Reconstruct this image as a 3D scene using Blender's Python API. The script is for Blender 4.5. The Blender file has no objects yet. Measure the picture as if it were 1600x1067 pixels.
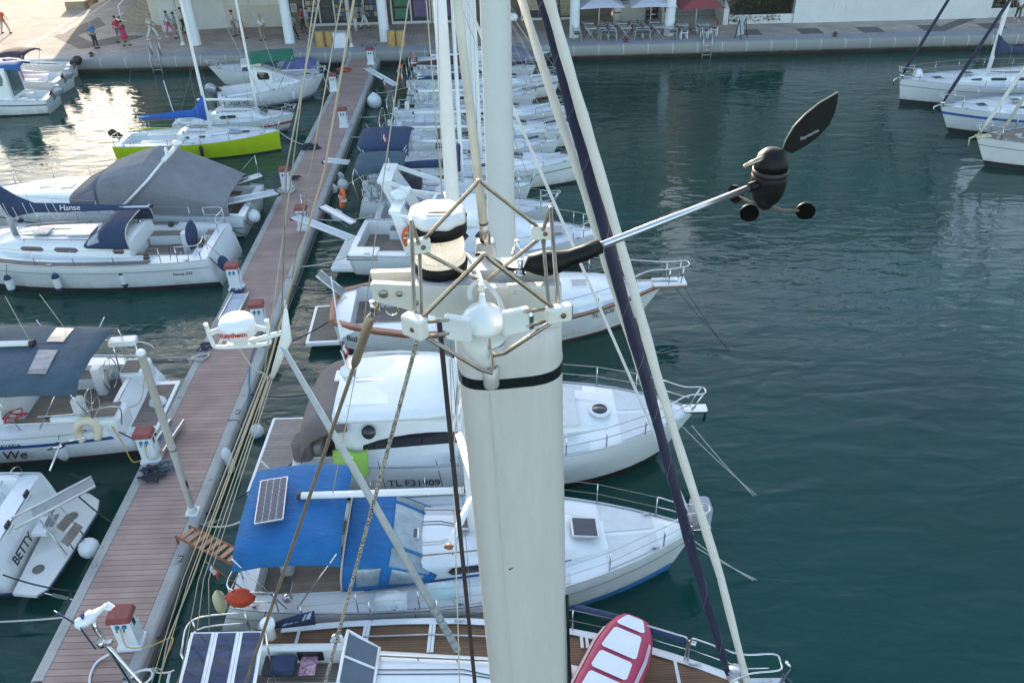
import bpy, math, random
from mathutils import Vector, Matrix
from math import sin, cos, pi, radians as RAD
random.seed(7)
S = bpy.context.scene
COL = S.collection
# ------------------------------------------------------------------ camera
FPX = 1290.0            # focal length in pixels of the 1600 px wide photograph
CAMZ = 15.0
PITCH, YAW, ROLL = RAD(34.0), RAD(0.7), math.atan(45/1910)
_F = Vector((sin(YAW)*cos(PITCH), cos(YAW)*cos(PITCH), -sin(PITCH)))
_R0 = Vector((cos(YAW), -sin(YAW), 0))
_D0 = _F.cross(_R0)
_R = _R0*cos(ROLL) + _D0*sin(ROLL)
_D = _D0*cos(ROLL) - _R0*sin(ROLL)
CAM = Vector((0, 0, CAMZ))
cam = bpy.data.cameras.new('camera'); camo = bpy.data.objects.new('camera', cam); COL.objects.link(camo)
cam.sensor_width = 36; cam.lens = 36*FPX/1600; cam.clip_start = 0.05; cam.clip_end = 3000
camo.matrix_world = Matrix(((_R.x, -_D.x, -_F.x, 0), (_R.y, -_D.y, -_F.y, 0), (_R.z, -_D.z, -_F.z, CAMZ), (0, 0, 0, 1)))
S.camera = camo
# ------------------------------------------------------------------ sky, sun, exposure
SUN_AZ, SUN_EL = RAD(-13), RAD(12.5)     # azimuth from +Y, negative = towards -X
W = bpy.data.worlds.new('World'); S.world = W; W.use_nodes = True
nt = W.node_tree; bg = nt.nodes['Background']
sky = nt.nodes.new('ShaderNodeTexSky'); sky.sky_type = 'NISHITA'; sky.sun_disc = False
sky.sun_elevation = SUN_EL; sky.sun_rotation = SUN_AZ; sky.air_density = 1.0; sky.dust_density = 1.2; sky.ozone_density = 1.0
nt.links.new(sky.outputs[0], bg.inputs[0]); bg.inputs[1].default_value = 0.13
sl = bpy.data.lights.new('sun', 'SUN'); sl.energy = 2.5; sl.angle = RAD(0.5); sl.color = (1.0, 0.86, 0.66)
so = bpy.data.objects.new('sun', sl); COL.objects.link(so)
_s = Vector((sin(SUN_AZ)*cos(SUN_EL), cos(SUN_AZ)*cos(SUN_EL), sin(SUN_EL)))
so.rotation_euler = _s.to_track_quat('Z', 'Y').to_euler(); so.location = (0, 0, 60)
S.view_settings.view_transform = 'Standard'; S.view_settings.look = 'None'
S.view_settings.exposure = 2.15; S.view_settings.gamma = 1.0
S.render.engine = 'CYCLES'; S.cycles.use_denoising = True
S.cycles.max_bounces = 6; S.cycles.caustics_reflective = False; S.cycles.caustics_refractive = False

# ------------------------------------------------------------------ where a thing stands
def ray(px, py): return (_F*FPX + _R*(px-800) + _D*(py-533.5))
def P(px, py, z=0.0):
    r = ray(px, py); t = (z-CAMZ)/r.z; return CAM + r*t
def PY(px, py, y):
    r = ray(px, py); return CAM + r*(y/r.y)
def Q(px, py, d):
    return CAM + ray(px, py)*(d/FPX)
def V(*a): return Vector(a)

# ------------------------------------------------------------------ materials
MATS = {}
def lin(c): return tuple(((x/255/12.92) if x/255 <= .04045 else ((x/255+.055)/1.055)**2.4) for x in c)
def mat(name, col, rough=.5, metal=0, var=.12, scale=3.0, bump=0, bscale=None, coat=0, spec=.5, trans=0, alpha=1, stretch=None, dirt=0):
    if name in MATS: return MATS[name]
    m = bpy.data.materials.new(name); m.use_nodes = True; n = m.node_tree.nodes; l = m.node_tree.links
    b = n['Principled BSDF']; tc = n.new('ShaderNodeTexCoord'); vec = tc.outputs['Object']
    if stretch:
        mp = n.new('ShaderNodeMapping'); mp.inputs['Scale'].default_value = stretch; l.new(vec, mp.inputs[0]); vec = mp.outputs[0]
    no = n.new('ShaderNodeTexNoise'); no.inputs['Scale'].default_value = scale; no.inputs['Detail'].default_value = 5; no.inputs['Roughness'].default_value = .62
    l.new(vec, no.inputs['Vector'])
    cr = n.new('ShaderNodeValToRGB'); cr.color_ramp.elements[0].position = .3; cr.color_ramp.elements[1].position = .72
    cr.color_ramp.elements[0].color = tuple(max(0, c*(1-var)) for c in col)+(1,); cr.color_ramp.elements[1].color = tuple(min(1, c*(1+var*.6)) for c in col)+(1,)
    l.new(no.outputs[0], cr.inputs[0]); out = cr.outputs[0]
    if dirt:
        n2 = n.new('ShaderNodeTexNoise'); n2.inputs['Scale'].default_value = scale*7; n2.inputs['Detail'].default_value = 8; n2.inputs['Roughness'].default_value = .75
        l.new(vec, n2.inputs['Vector'])
        c2 = n.new('ShaderNodeValToRGB'); c2.color_ramp.elements[0].position = .52; c2.color_ramp.elements[1].position = .75
        c2.color_ramp.elements[0].color = (0, 0, 0, 1); c2.color_ramp.elements[1].color = (dirt, dirt, dirt, 1); l.new(n2.outputs[0], c2.inputs[0])
        mx = n.new('ShaderNodeMix'); mx.data_type = 'RGBA'; l.new(c2.outputs[0], mx.inputs[0]); l.new(out, mx.inputs[6]); mx.inputs[7].default_value = (.16, .13, .09, 1); out = mx.outputs[2]
    l.new(out, b.inputs['Base Color'])
    b.inputs['Roughness'].default_value = rough; b.inputs['Metallic'].default_value = metal
    b.inputs['Specular IOR Level'].default_value = spec
    if coat: b.inputs['Coat Weight'].default_value = coat; b.inputs['Coat Roughness'].default_value = .08
    if trans: b.inputs['Transmission Weight'].default_value = trans
    if alpha < 1: b.inputs['Alpha'].default_value = alpha
    if bump:
        nb = n.new('ShaderNodeTexNoise'); nb.inputs['Scale'].default_value = bscale or scale*6; nb.inputs['Detail'].default_value = 4
        l.new(vec, nb.inputs['Vector']); bp = n.new('ShaderNodeBump'); bp.inputs['Strength'].default_value = bump; bp.inputs['Distance'].default_value = .02 if bump < .35 else .05
        l.new(nb.outputs[0], bp.inputs['Height']); l.new(bp.outputs[0], b.inputs['Normal'])
    MATS[name] = m; return m
def stripes(name, c0, c1, axis=0, period=.1, gap=.08, rough=.6, var=.12, scale=4, spec=.3, plank_var=.12):
    """boards or ribs: a repeating band along one object axis, the narrow gap in colour c1"""
    if name in MATS: return MATS[name]
    m = bpy.data.materials.new(name); m.use_nodes = True; n = m.node_tree.nodes; l = m.node_tree.links; b = n['Principled BSDF']
    tc = n.new('ShaderNodeTexCoord'); sp = n.new('ShaderNodeSeparateXYZ'); l.new(tc.outputs['Object'], sp.inputs[0])
    dv = n.new('ShaderNodeMath'); dv.operation = 'DIVIDE'; l.new(sp.outputs[axis], dv.inputs[0]); dv.inputs[1].default_value = period
    fr = n.new('ShaderNodeMath'); fr.operation = 'FRACT'; l.new(dv.outputs[0], fr.inputs[0])
    lt = n.new('ShaderNodeMath'); lt.operation = 'LESS_THAN'; l.new(fr.outputs[0], lt.inputs[0]); lt.inputs[1].default_value = gap
    fl = n.new('ShaderNodeMath'); fl.operation = 'FLOOR'; l.new(dv.outputs[0], fl.inputs[0])
    wn = n.new('ShaderNodeTexWhiteNoise'); wn.noise_dimensions = '1D'; l.new(fl.outputs[0], wn.inputs['W'])
    no = n.new('ShaderNodeTexNoise'); no.inputs['Scale'].default_value = scale; no.inputs['Detail'].default_value = 6; l.new(tc.outputs['Object'], no.inputs['Vector'])
    cr = n.new('ShaderNodeValToRGB'); cr.color_ramp.elements[0].position = .3; cr.color_ramp.elements[1].position = .7
    cr.color_ramp.elements[0].color = tuple(c*(1-var) for c in c0)+(1,); cr.color_ramp.elements[1].color = tuple(c*(1+var) for c in c0)+(1,); l.new(no.outputs[0], cr.inputs[0])
    hs = n.new('ShaderNodeHueSaturation'); mr = n.new('ShaderNodeMapRange'); mr.inputs[3].default_value = 1-plank_var; mr.inputs[4].default_value = 1+plank_var
    l.new(wn.outputs['Value'], mr.inputs[0]); l.new(mr.outputs[0], hs.inputs['Value']); l.new(cr.outputs[0], hs.inputs['Color'])
    mx = n.new('ShaderNodeMix'); mx.data_type = 'RGBA'; l.new(lt.outputs[0], mx.inputs[0]); l.new(hs.outputs[0], mx.inputs[6]); mx.inputs[7].default_value = tuple(c1)+(1,)
    l.new(mx.outputs[2], b.inputs['Base Color']); b.inputs['Roughness'].default_value = rough; b.inputs['Specular IOR Level'].default_value = spec
    MATS[name] = m; return m

# ------------------------------------------------------------------ mesh builder
class MB:
    def __init__(s): s.v = []; s.f = []; s.m = []; s.sm = []
    def add(s, vs, fs, mi=0, smooth=False):
        o = len(s.v); s.v += [tuple(x) for x in vs]
        for f in fs: s.f.append(tuple(i+o for i in f)); s.m.append(mi); s.sm.append(smooth)
        return s
    def box(s, c, d, rz=0, mi=0, M=None):
        vs = [Vector((x*d[0]/2, y*d[1]/2, z*d[2]/2)) for x in (-1, 1) for y in (-1, 1) for z in (-1, 1)]
        if M is not None: vs = [M @ v for v in vs]
        elif rz: r = Matrix.Rotation(rz, 3, 'Z'); vs = [r @ v for v in vs]
        vs = [v+Vector(c) for v in vs]
        return s.add(vs, [(0, 1, 3, 2), (4, 6, 7, 5), (0, 4, 5, 1), (2, 3, 7, 6), (0, 2, 6, 4), (1, 5, 7, 3)], mi)
    def rbox(s, c, d, r=.03, mi=0, n=3, rz=0, taper=1.0):
        """box with rounded vertical corners and a softened top edge"""
        hx, hy = d[0]/2, d[1]/2; z0, z1 = c[2]-d[2]/2, c[2]+d[2]/2; r = min(r, hx*.95, hy*.95, d[2]*.45)
        def ring(off, z, k):
            o = []
            for (sx, sy, a0) in ((1, 1, 0), (-1, 1, pi/2), (-1, -1, pi), (1, -1, 3*pi/2)):
                for i in range(n+1):
                    a = a0+i*pi/2/n; rr = max(r-off, .001)
                    o.append(Vector(((sx*(hx-r)+cos(a)*rr)*k, (sy*(hy-r)+sin(a)*rr)*k, z)))
            return o
        rings = [ring(0, z0, 1), ring(0, z1-r*.5, taper), ring(r*.15, z1-r*.15, taper), ring(r*.5, z1, taper)]
        if rz: R = Matrix.Rotation(rz, 3, 'Z'); rings = [[R @ v for v in q] for q in rings]
        rings = [[v+Vector((c[0], c[1], 0)) for v in q] for q in rings]
        return s.loft(rings, mi=mi, smooth=False)
    def loft(s, rings, mi=0, closed=True, cap=True, smooth=True):
        n = len(rings[0]); vs = [v for r in rings for v in r]; fs = []
        for i in range(len(rings)-1):
            for j in range(n if closed else n-1):
                a = i*n+j; b = i*n+(j+1) % n; fs.append((a, b, b+n, a+n))
        s.add(vs, fs, mi, smooth)
        if cap and closed:
            o = len(s.v)-len(vs)
            s.f.append(tuple(o+i for i in range(n))[::-1]); s.m.append(mi); s.sm.append(False)
            s.f.append(tuple(o+(len(rings)-1)*n+i for i in range(n))); s.m.append(mi); s.sm.append(False)
        return s
    def tube(s, pts, r, seg=6, mi=0, cap=True, flat=1.0, closed=False):
        pts = [Vector(p) for p in pts]; rs = r if isinstance(r, (list, tuple)) else [r]*len(pts)
        rings = []; up = None
        N = len(pts)
        for i, p in enumerate(pts):
            a = pts[i-1] if (i > 0 or closed) else p; b = pts[(i+1) % N] if (i < N-1 or closed) else p
            t = (b-a)
            if t.length < 1e-9: t = Vector((0, 0, 1))
            t.normalize()
            if up is None:
                up = Vector((0, 0, 1)) if abs(t.z) < .9 else Vector((0, 1, 0))
            x = t.cross(up)
            if x.length < 1e-6: x = t.cross(Vector((1, 0, 0)))
            x.normalize(); y = x.cross(t).normalized(); up = y
            rings.append([p + x*cos(2*pi*k/seg)*rs[i] + y*sin(2*pi*k/seg)*rs[i]*flat for k in range(seg)])
        if closed: rings.append(rings[0])
        return s.loft(rings, mi=mi, cap=cap and not closed)
    def lathe(s, prof, c=(0, 0, 0), seg=16, mi=0, M=None, smooth=True):
        rings = []
        for r, z in prof:
            q = [Vector((cos(2*pi*k/seg)*r, sin(2*pi*k/seg)*r, z)) for k in range(seg)]
            if M is not None: q = [M @ v for v in q]
            rings.append([v+Vector(c) for v in q])
        return s.loft(rings, mi=mi, smooth=smooth)
    def poly(s, pts, th=0, mi=0, nrm=None):
        """flat polygon, given thickness th along its normal"""
        pts = [Vector(p) for p in pts]; n = len(pts)
        if nrm is None:
            nrm = Vector((0, 0, 0))
            for i in range(n): nrm += pts[i].cross(pts[(i+1) % n])
            nrm.normalize()
        if not th: return s.add(pts, [tuple(range(n))], mi)
        q = [p+Vector(nrm)*th for p in pts]
        fs = [tuple(range(n))[::-1], tuple(range(n, 2*n))]+[(i, (i+1) % n, n+(i+1) % n, n+i) for i in range(n)]
        return s.add(pts+q, fs, mi)
    def grid(s, rows, mi=0, smooth=True, th=0):
        """sheet through rows of points; th gives it a second face below"""
        n = len(rows[0]); k = len(rows)
        vs = [Vector(v) for r in rows for v in r]; fs = [(i*n+j, i*n+j+1, (i+1)*n+j+1, (i+1)*n+j) for i in range(k-1) for j in range(n-1)]
        if th:
            o = len(vs); vs2 = [v-Vector((0, 0, th)) for v in vs]; fs2 = [tuple(x+o for x in f[::-1]) for f in fs]
            bd = [j for j in range(n)]+[i*n+n-1 for i in range(1, k)]+[(k-1)*n+j for j in range(n-2, -1, -1)]+[i*n for i in range(k-2, 0, -1)]
            ed = [(bd[(i+1) % len(bd)], bd[i], bd[i]+o, bd[(i+1) % len(bd)]+o) for i in range(len(bd))]
            return s.add(vs+vs2, fs+fs2+ed, mi, smooth)
        return s.add(vs, fs, mi, smooth)
    def ball(s, c, r, seg=12, mi=0, sz=1.0, M=None):
        k = max(5, seg//2)
        prof = [(max(1e-4, r*sin(pi*i/k)), -r*sz*cos(pi*i/k)) for i in range(k+1)]
        return s.lathe(prof, c, seg, mi, M)
    def build(s, name, mats, parent=None, loc=None, rz=0, bevel=0, autosmooth=True):
        me = bpy.data.meshes.new(name); me.from_pydata(s.v, [], s.f)
        if not isinstance(mats, (list, tuple)): mats = [mats]
        for m in mats: me.materials.append(m)
        me.polygons.foreach_set('material_index', s.m); me.polygons.foreach_set('use_smooth', s.sm); me.update()
        o = bpy.data.objects.new(name, me); COL.objects.link(o)
        if parent is not None: o.parent = parent
        if loc is not None: o.location = loc
        if rz: o.rotation_euler[2] = rz
        if bevel:
            b = o.modifiers.new('bevel', 'BEVEL'); b.width = bevel; b.segments = 2; b.limit_method = 'ANGLE'
        return o
def weld(o, d=1e-4):
    import bmesh
    bm = bmesh.new(); bm.from_mesh(o.data); bmesh.ops.remove_doubles(bm, verts=bm.verts, dist=d); bm.to_mesh(o.data); bm.free(); return o
def tag(o, label=None, cat=None, group=None, kind=None):
    if label: o['label'] = label
    if cat: o['category'] = cat
    if group: o['group'] = group
    if kind: o['kind'] = kind
    return o
def thing(name, label, cat, loc=(0, 0, 0), rz=0, group=None):
    o = bpy.data.objects.new(name, None); COL.objects.link(o); o.location = loc; o.rotation_euler[2] = rz; o.empty_display_size = .2
    return tag(o, label, cat, group)
def copy_tree(o, parent=None):
    c = o.copy(); COL.objects.link(c); c.parent = parent
    for ch in list(o.children): copy_tree(ch, c)
    return c
def relabel(o, label): o['label'] = label; return o
def bez(p, n=12):
    """smooth curve through points (Catmull-Rom)"""
    p = [Vector(q) for q in p]; o = []
    if len(p) < 3: return p
    for i in range(len(p)-1):
        a = p[i-1] if i else p[0]*2-p[1]; b = p[i]; c = p[i+1]; d = p[i+2] if i+2 < len(p) else p[-1]*2-p[-2]
        for k in range(n):
            t = k/n; o.append(.5*((2*b)+(c-a)*t+(2*a-5*b+4*c-d)*t*t+(3*b-a-3*c+d)*t**3))
    o.append(p[-1]); return o
def sag(a, b, d=.1, n=8):
    a = Vector(a); b = Vector(b); return [a.lerp(b, i/n)-Vector((0, 0, d*4*(i/n)*(1-i/n))) for i in range(n+1)]
def text_mesh(txt, size, name, m, parent, M, ext=.004, shear=0, bold=None, font_off=0):
    c = bpy.data.curves.new(name, 'FONT'); c.body = txt; c.size = size; c.extrude = ext; c.align_x = 'CENTER'; c.align_y = 'CENTER'; c.shear = shear; c.offset = font_off
    t = bpy.data.objects.new(name, c); COL.objects.link(t); dg = bpy.context.evaluated_depsgraph_get()
    me = bpy.data.meshes.new_from_object(t.evaluated_get(dg)); bpy.data.objects.remove(t)
    me.materials.clear(); me.materials.append(m); me.transform(M)
    o = bpy.data.objects.new(name, me); COL.objects.link(o); o.parent = parent; return o
def frame(o, x, n):
    """4x4 placing local x,y,z at o with x along x and z along n"""
    x = Vector(x).normalized(); n = Vector(n).normalized(); y = n.cross(x).normalized(); x = y.cross(n)
    return Matrix(((x.x, y.x, n.x, o[0]), (x.y, y.y, n.y, o[1]), (x.z, y.z, n.z, o[2]), (0, 0, 0, 1)))

# common materials
GEL = mat('white_gelcoat', (.78, .79, .78), .28, var=.05, scale=1.2, coat=.3, dirt=.10)
def hull_mat():
    m = mat('stained_hull_gelcoat', (.76, .77, .76), .28, var=.06, scale=.8, coat=.3, dirt=.14); n = m.node_tree.nodes; l = m.node_tree.links; b = n['Principled BSDF']
    src = b.inputs['Base Color'].links[0].from_socket; tc = n['Texture Coordinate']; sp = n.new('ShaderNodeSeparateXYZ'); l.new(tc.outputs['Object'], sp.inputs[0])
    no = n.new('ShaderNodeTexNoise'); no.inputs['Scale'].default_value = 2.2; no.inputs['Detail'].default_value = 6; mp = n.new('ShaderNodeMapping'); mp.inputs['Scale'].default_value = (1.6, 1.6, .25); l.new(tc.outputs['Object'], mp.inputs[0]); l.new(mp.outputs[0], no.inputs['Vector'])
    ad = n.new('ShaderNodeMath'); ad.operation = 'MULTIPLY_ADD'; l.new(no.outputs[0], ad.inputs[0]); ad.inputs[1].default_value = -.75; l.new(sp.outputs[2], ad.inputs[2])
    mr = n.new('ShaderNodeMapRange'); mr.inputs[1].default_value = -.28; mr.inputs[2].default_value = .10; mr.inputs[3].default_value = .55; mr.inputs[4].default_value = 0; l.new(ad.outputs[0], mr.inputs[0])
    mx = n.new('ShaderNodeMix'); mx.data_type = 'RGBA'; l.new(mr.outputs[0], mx.inputs[0]); l.new(src, mx.inputs[6]); mx.inputs[7].default_value = (.42, .38, .28, 1); l.new(mx.outputs[2], b.inputs['Base Color']); return m
HULLM = hull_mat()
GEL2 = mat('cream_gelcoat', (.74, .72, .66), .35, var=.06, scale=1.4, dirt=.12)
GREYGEL = mat('grey_nonskid_deck', (.66, .67, .67), .7, var=.08, scale=5, bump=.2, bscale=90)
ANTIF = mat('dark_antifouling', (.02, .025, .03), .7, dirt=.3)
ANTIB = mat('blue_antifouling', (.02, .16, .42), .6)
ANTIR = mat('oxblood_antifouling', (.13, .035, .03), .7)
NAVY = mat('navy_canvas', (.018, .042, .10), .85, var=.2, scale=6, bump=.5, bscale=9)
NAVY2 = mat('slate_blue_canvas', (.045, .082, .115), .85, var=.2, scale=3, bump=.4, bscale=7)
ROYAL = mat('royal_blue_canvas', (.003, .125, .35), .8, var=.2, scale=2.5, bump=.9, bscale=6, stretch=(1, 3, 1))
GREYCAN = mat('grey_canvas', (.20, .205, .22), .85, var=.14, scale=2, bump=.4, bscale=6)
TAUPE = mat('taupe_canvas', (.17, .14, .13), .85, var=.12, scale=2, bump=.3, bscale=6)
BLACK = mat('black_plastic', (.018, .018, .02), .45, var=.2, scale=12)
DARKGLASS = mat('smoked_glass', (.012, .014, .018), .06, var=.1, spec=.7)
STEEL = mat('stainless_steel', (.62, .62, .62), .22, 1.0, var=.12, scale=20)
ALU = mat('anodised_aluminium', (.56, .57, .58), .4, .85, var=.06, scale=3, dirt=.08)
ALUW = mat('white_painted_spar', (.78, .78, .76), .45, var=.05, scale=2, dirt=.08, spec=.3)
TEAK = stripes('teak_deck_strips', (.19, .105, .055), (.012, .012, .012), 1, .055, .13, .65)
TEAKG = stripes('weathered_teak_strips', (.23, .19, .155), (.06, .05, .045), 1, .06, .12, .75)
WOOD = mat('varnished_wood', (.28, .10, .04), .35, var=.3, scale=6, stretch=(1, 6, 6))
ROPEW = mat('white_rope', (.62, .59, .52), .9, var=.2, scale=30)
ROPED = mat('dark_rope', (.03, .035, .05), .9, var=.4, scale=30)
ROPEY = mat('yellow_cable', (.55, .36, .08), .7)
WIRE = mat('rigging_wire', (.42, .38, .31), .45, .5, var=.2, scale=8)
RED = mat('red_fabric', (.42, .04, .025), .7)
ORANGE = mat('orange_plastic', (.75, .13, .02), .5)
VINYL = mat('white_vinyl_fender', (.72, .73, .72), .45, var=.08, scale=4, dirt=.25)
CLEARV = mat('clear_vinyl_window', (.25, .30, .33), .10, var=.35, scale=4, spec=.8)
TEXTD = mat('dark_lettering', (.02, .02, .03), .5)
HATCHG = mat('tinted_hatch_glass', (.05, .045, .05), .1, var=.1, spec=.6)
# ================================================================== THE SETTING
QZ = .95; QY = 54.85; PZ = .55
# water --------------------------------------------------------------
def water_mat():
    m = bpy.data.materials.new('harbour_water'); m.use_nodes = True; n = m.node_tree.nodes; l = m.node_tree.links; b = n['Principled BSDF']
    tc = n.new('ShaderNodeTexCoord')
    b.inputs['Roughness'].default_value = .025; b.inputs['IOR'].default_value = 1.333; b.inputs['Specular IOR Level'].default_value = .42
    no = n.new('ShaderNodeTexNoise'); no.inputs['Scale'].default_value = .09; no.inputs['Detail'].default_value = 3; l.new(tc.outputs['Object'], no.inputs['Vector'])
    cr = n.new('ShaderNodeValToRGB'); cr.color_ramp.elements[0].color = (.0005, .034, .027, 1); cr.color_ramp.elements[1].color = (.001, .056, .045, 1)
    cr.color_ramp.elements[0].position = .3; cr.color_ramp.elements[1].position = .7
    l.new(no.outputs[0], cr.inputs[0]); l.new(cr.outputs[0], b.inputs['Base Color'])
    def wave(sx, sy, rot, det, dist, strength, prev, rough=.5, nscale=1.0, patch=False):
        mp = n.new('ShaderNodeMapping'); mp.inputs['Scale'].default_value = (sx, sy, 1); mp.inputs['Rotation'].default_value = (0, 0, rot); l.new(tc.outputs['Object'], mp.inputs[0])
        w = n.new('ShaderNodeTexNoise'); w.inputs['Scale'].default_value = nscale; w.inputs['Detail'].default_value = det; w.inputs['Roughness'].default_value = rough; w.inputs['Distortion'].default_value = .4
        l.new(mp.outputs[0], w.inputs['Vector'])
        bp = n.new('ShaderNodeBump'); bp.inputs['Strength'].default_value = strength; bp.inputs['Distance'].default_value = dist
        l.new(w.outputs[0], bp.inputs['Height'])
        if patch: pn_ = n.new('ShaderNodeTexNoise'); pn_.inputs['Scale'].default_value = .10; pn_.inputs['Detail'].default_value = 3; l.new(tc.outputs['Object'], pn_.inputs['Vector']); pm_ = n.new('ShaderNodeMapRange'); pm_.inputs[1].default_value = .38; pm_.inputs[2].default_value = .62; pm_.inputs[3].default_value = .35; pm_.inputs[4].default_value = 1.35; l.new(pn_.outputs[0], pm_.inputs[0]); l.new(pm_.outputs[0], bp.inputs['Strength'])
        if prev is not None: l.new(prev, bp.inputs['Normal'])
        return bp.outputs[0]
    a = wave(.45, 1.1, .12, 2, .055, 1.0, None)
    a = wave(1.7, 3.3, -.2, 3, .021, 1.0, a, patch=True)
    a = wave(5, 8, .3, 2, .0022, 1.0, a)
    l.new(a, b.inputs['Normal'])
    return m
wm = water_mat()
b = MB(); b.grid([[V(x, y, 0) for x in (-148, -60, 0, 60, 148)] for y in (-28, -10, 20, 40, 54.9)], smooth=False)
tag(b.build('water', wm), kind='structure')
# quay pavement -------------------------------------------------------
def paver_mat(name, c0, c1, mort, sc, bw=.5, rh=.25):
    m = bpy.data.materials.new(name); m.use_nodes = True; n = m.node_tree.nodes; l = m.node_tree.links; b = n['Principled BSDF']
    tc = n.new('ShaderNodeTexCoord'); br = n.new('ShaderNodeTexBrick'); l.new(tc.outputs['Object'], br.inputs['Vector'])
    br.inputs['Color1'].default_value = c0+(1,); br.inputs['Color2'].default_value = c1+(1,); br.inputs['Mortar'].default_value = mort+(1,)
    br.inputs['Scale'].default_value = sc; br.inputs['Mortar Size'].default_value = .018; br.inputs['Brick Width'].default_value = bw; br.inputs['Row Height'].default_value = rh
    no = n.new('ShaderNodeTexNoise'); no.inputs['Scale'].default_value = .8; no.inputs['Detail'].default_value = 6; l.new(tc.outputs['Object'], no.inputs['Vector'])
    mr = n.new('ShaderNodeMapRange'); mr.inputs[1].default_value = .3; mr.inputs[2].default_value = .7; mr.inputs[3].default_value = .78; mr.inputs[4].default_value = 1.12; l.new(no.outputs[0], mr.inputs[0])
    hs = n.new('ShaderNodeHueSaturation'); l.new(br.outputs[0], hs.inputs['Color']); l.new(mr.outputs[0], hs.inputs['Value'])
    l.new(hs.outputs[0], b.inputs['Base Color']); b.inputs['Roughness'].default_value = .85; b.inputs['Specular IOR Level'].default_value = .25
    return m
PAVE = paver_mat('quay_pavers', (.48, .39, .33), (.41, .335, .285), (.26, .21, .18), .9)
DARKP = paver_mat('dark_brick_pavers', (.17, .145, .14), (.13, .115, .115), (.10, .09, .09), 2.0)
LIGHTP = mat('pale_stone_strip', (.55, .48, .38), .8, var=.1)
b = MB(); b.grid([[V(x, y, QZ) for x in (-148, -40, 60, 148)] for y in (55.75, 80, 110, 148)], smooth=False)
tag(b.build('pavement', PAVE), kind='structure')
b = MB()
dp = [(-30.9, 60.7), (-27.6, 57.1), (-25.3, 58.3), (-24.3, 60.3), (-26.2, 60.6), (-27.6, 59.0), (-29.3, 60.9), (-28.4, 63.8), (-30, 66.5)]
b.poly([V(x, y, QZ+.004) for x, y in dp])
for (px, py) in [(1170, 51), (1265, 49), (1360, 47), (1455, 44), (1550, 41)]:
    p = P(px, py, QZ); b.poly([V(p.x+dx, p.y+dy, QZ+.004) for dx, dy in ((-.75, -.75), (.75, -.75), (.75, .75), (-.75, .75))])
a, c = P(1470, 57, QZ), P(1508, 31, QZ); b.poly([V(a.x-.45, 55.75, QZ+.006), V(a.x+.75, 55.75, QZ+.006), V(c.x+.9, 58.9, QZ+.006), V(c.x-.3, 58.9, QZ+.006)])
tag(b.build('paving_band', DARKP), kind='structure')
b = MB(); b.poly([V(-31.6, 56.2, QZ+.008), V(-31.25, 56.2, QZ+.008), V(-31.9, 74, QZ+.008), V(-32.25, 74, QZ+.008)])
b.poly([V(-30.8, 61.5, QZ+.008), V(-30.55, 61.5, QZ+.008), V(-31.3, 73, QZ+.008), V(-31.55, 73, QZ+.008)])
tag(b.build('paving_strip', LIGHTP), kind='structure')
# quay edge: rounded coping, jointed stone face, weed at the waterline
KERB = mat('blue_grey_coping', (.27, .29, .32), .8, var=.12, scale=1.5, dirt=.3)
def quay_face():
    m = bpy.data.materials.new('quay_stone'); m.use_nodes = True; n = m.node_tree.nodes; l = m.node_tree.links; b = n['Principled BSDF']
    tc = n.new('ShaderNodeTexCoord'); sp = n.new('ShaderNodeSeparateXYZ'); l.new(tc.outputs['Object'], sp.inputs[0])
    no = n.new('ShaderNodeTexNoise'); no.inputs['Scale'].default_value = 1.6; no.inputs['Detail'].default_value = 7; l.new(tc.outputs['Object'], no.inputs['Vector'])
    ad = n.new('ShaderNodeMath'); ad.operation = 'MULTIPLY_ADD'; l.new(no.outputs[0], ad.inputs[0]); ad.inputs[1].default_value = .22; l.new(sp.outputs[2], ad.inputs[2])
    cr = n.new('ShaderNodeValToRGB'); e = cr.color_ramp.elements
    e[0].position = .12; e[0].color = (.03, .03, .02, 1); e[1].position = .40; e[1].color = (.27, .27, .25, 1)
    x = e.new(.27); x.color = (.07, .06, .04, 1); x = e.new(.34); x.color = (.20, .20, .17, 1)
    l.new(ad.outputs[0], cr.inputs[0])
    l.new(cr.outputs[0], b.inputs['Base Color']); b.inputs['Roughness'].default_value = .75
    return m
QF = quay_face()
b = MB(); prof = [(54.80, -1.5), (54.78, .28), (54.54, .31), (54.50, .36), (54.47, .55), (54.49, .80), (54.54, .90), (54.66, .945), (54.9, .95)]
b.loft([[V(x, y, z) for y, z in prof] for x in (-148, -80, -40, 0, 40, 80, 148)], closed=False, smooth=True)
prof2 = [(54.9, .95), (55.75, .95), (55.75, .5)]
b.loft([[V(x, y, z+.002) for y, z in prof2] for x in (-148, 0, 148)], mi=1, closed=False, smooth=False)
for k in range(-22, 26):
    x = k*1.6+.3; b.loft([[V(x+d, y-.006, z+.003) for y, z in prof[2:]] for d in (-.03, .03)], mi=2, closed=False)
tag(b.build('quay_kerb', [QF, KERB, mat('pale_mortar_joint', (.5, .5, .48), .8)]), kind='structure')

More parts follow.
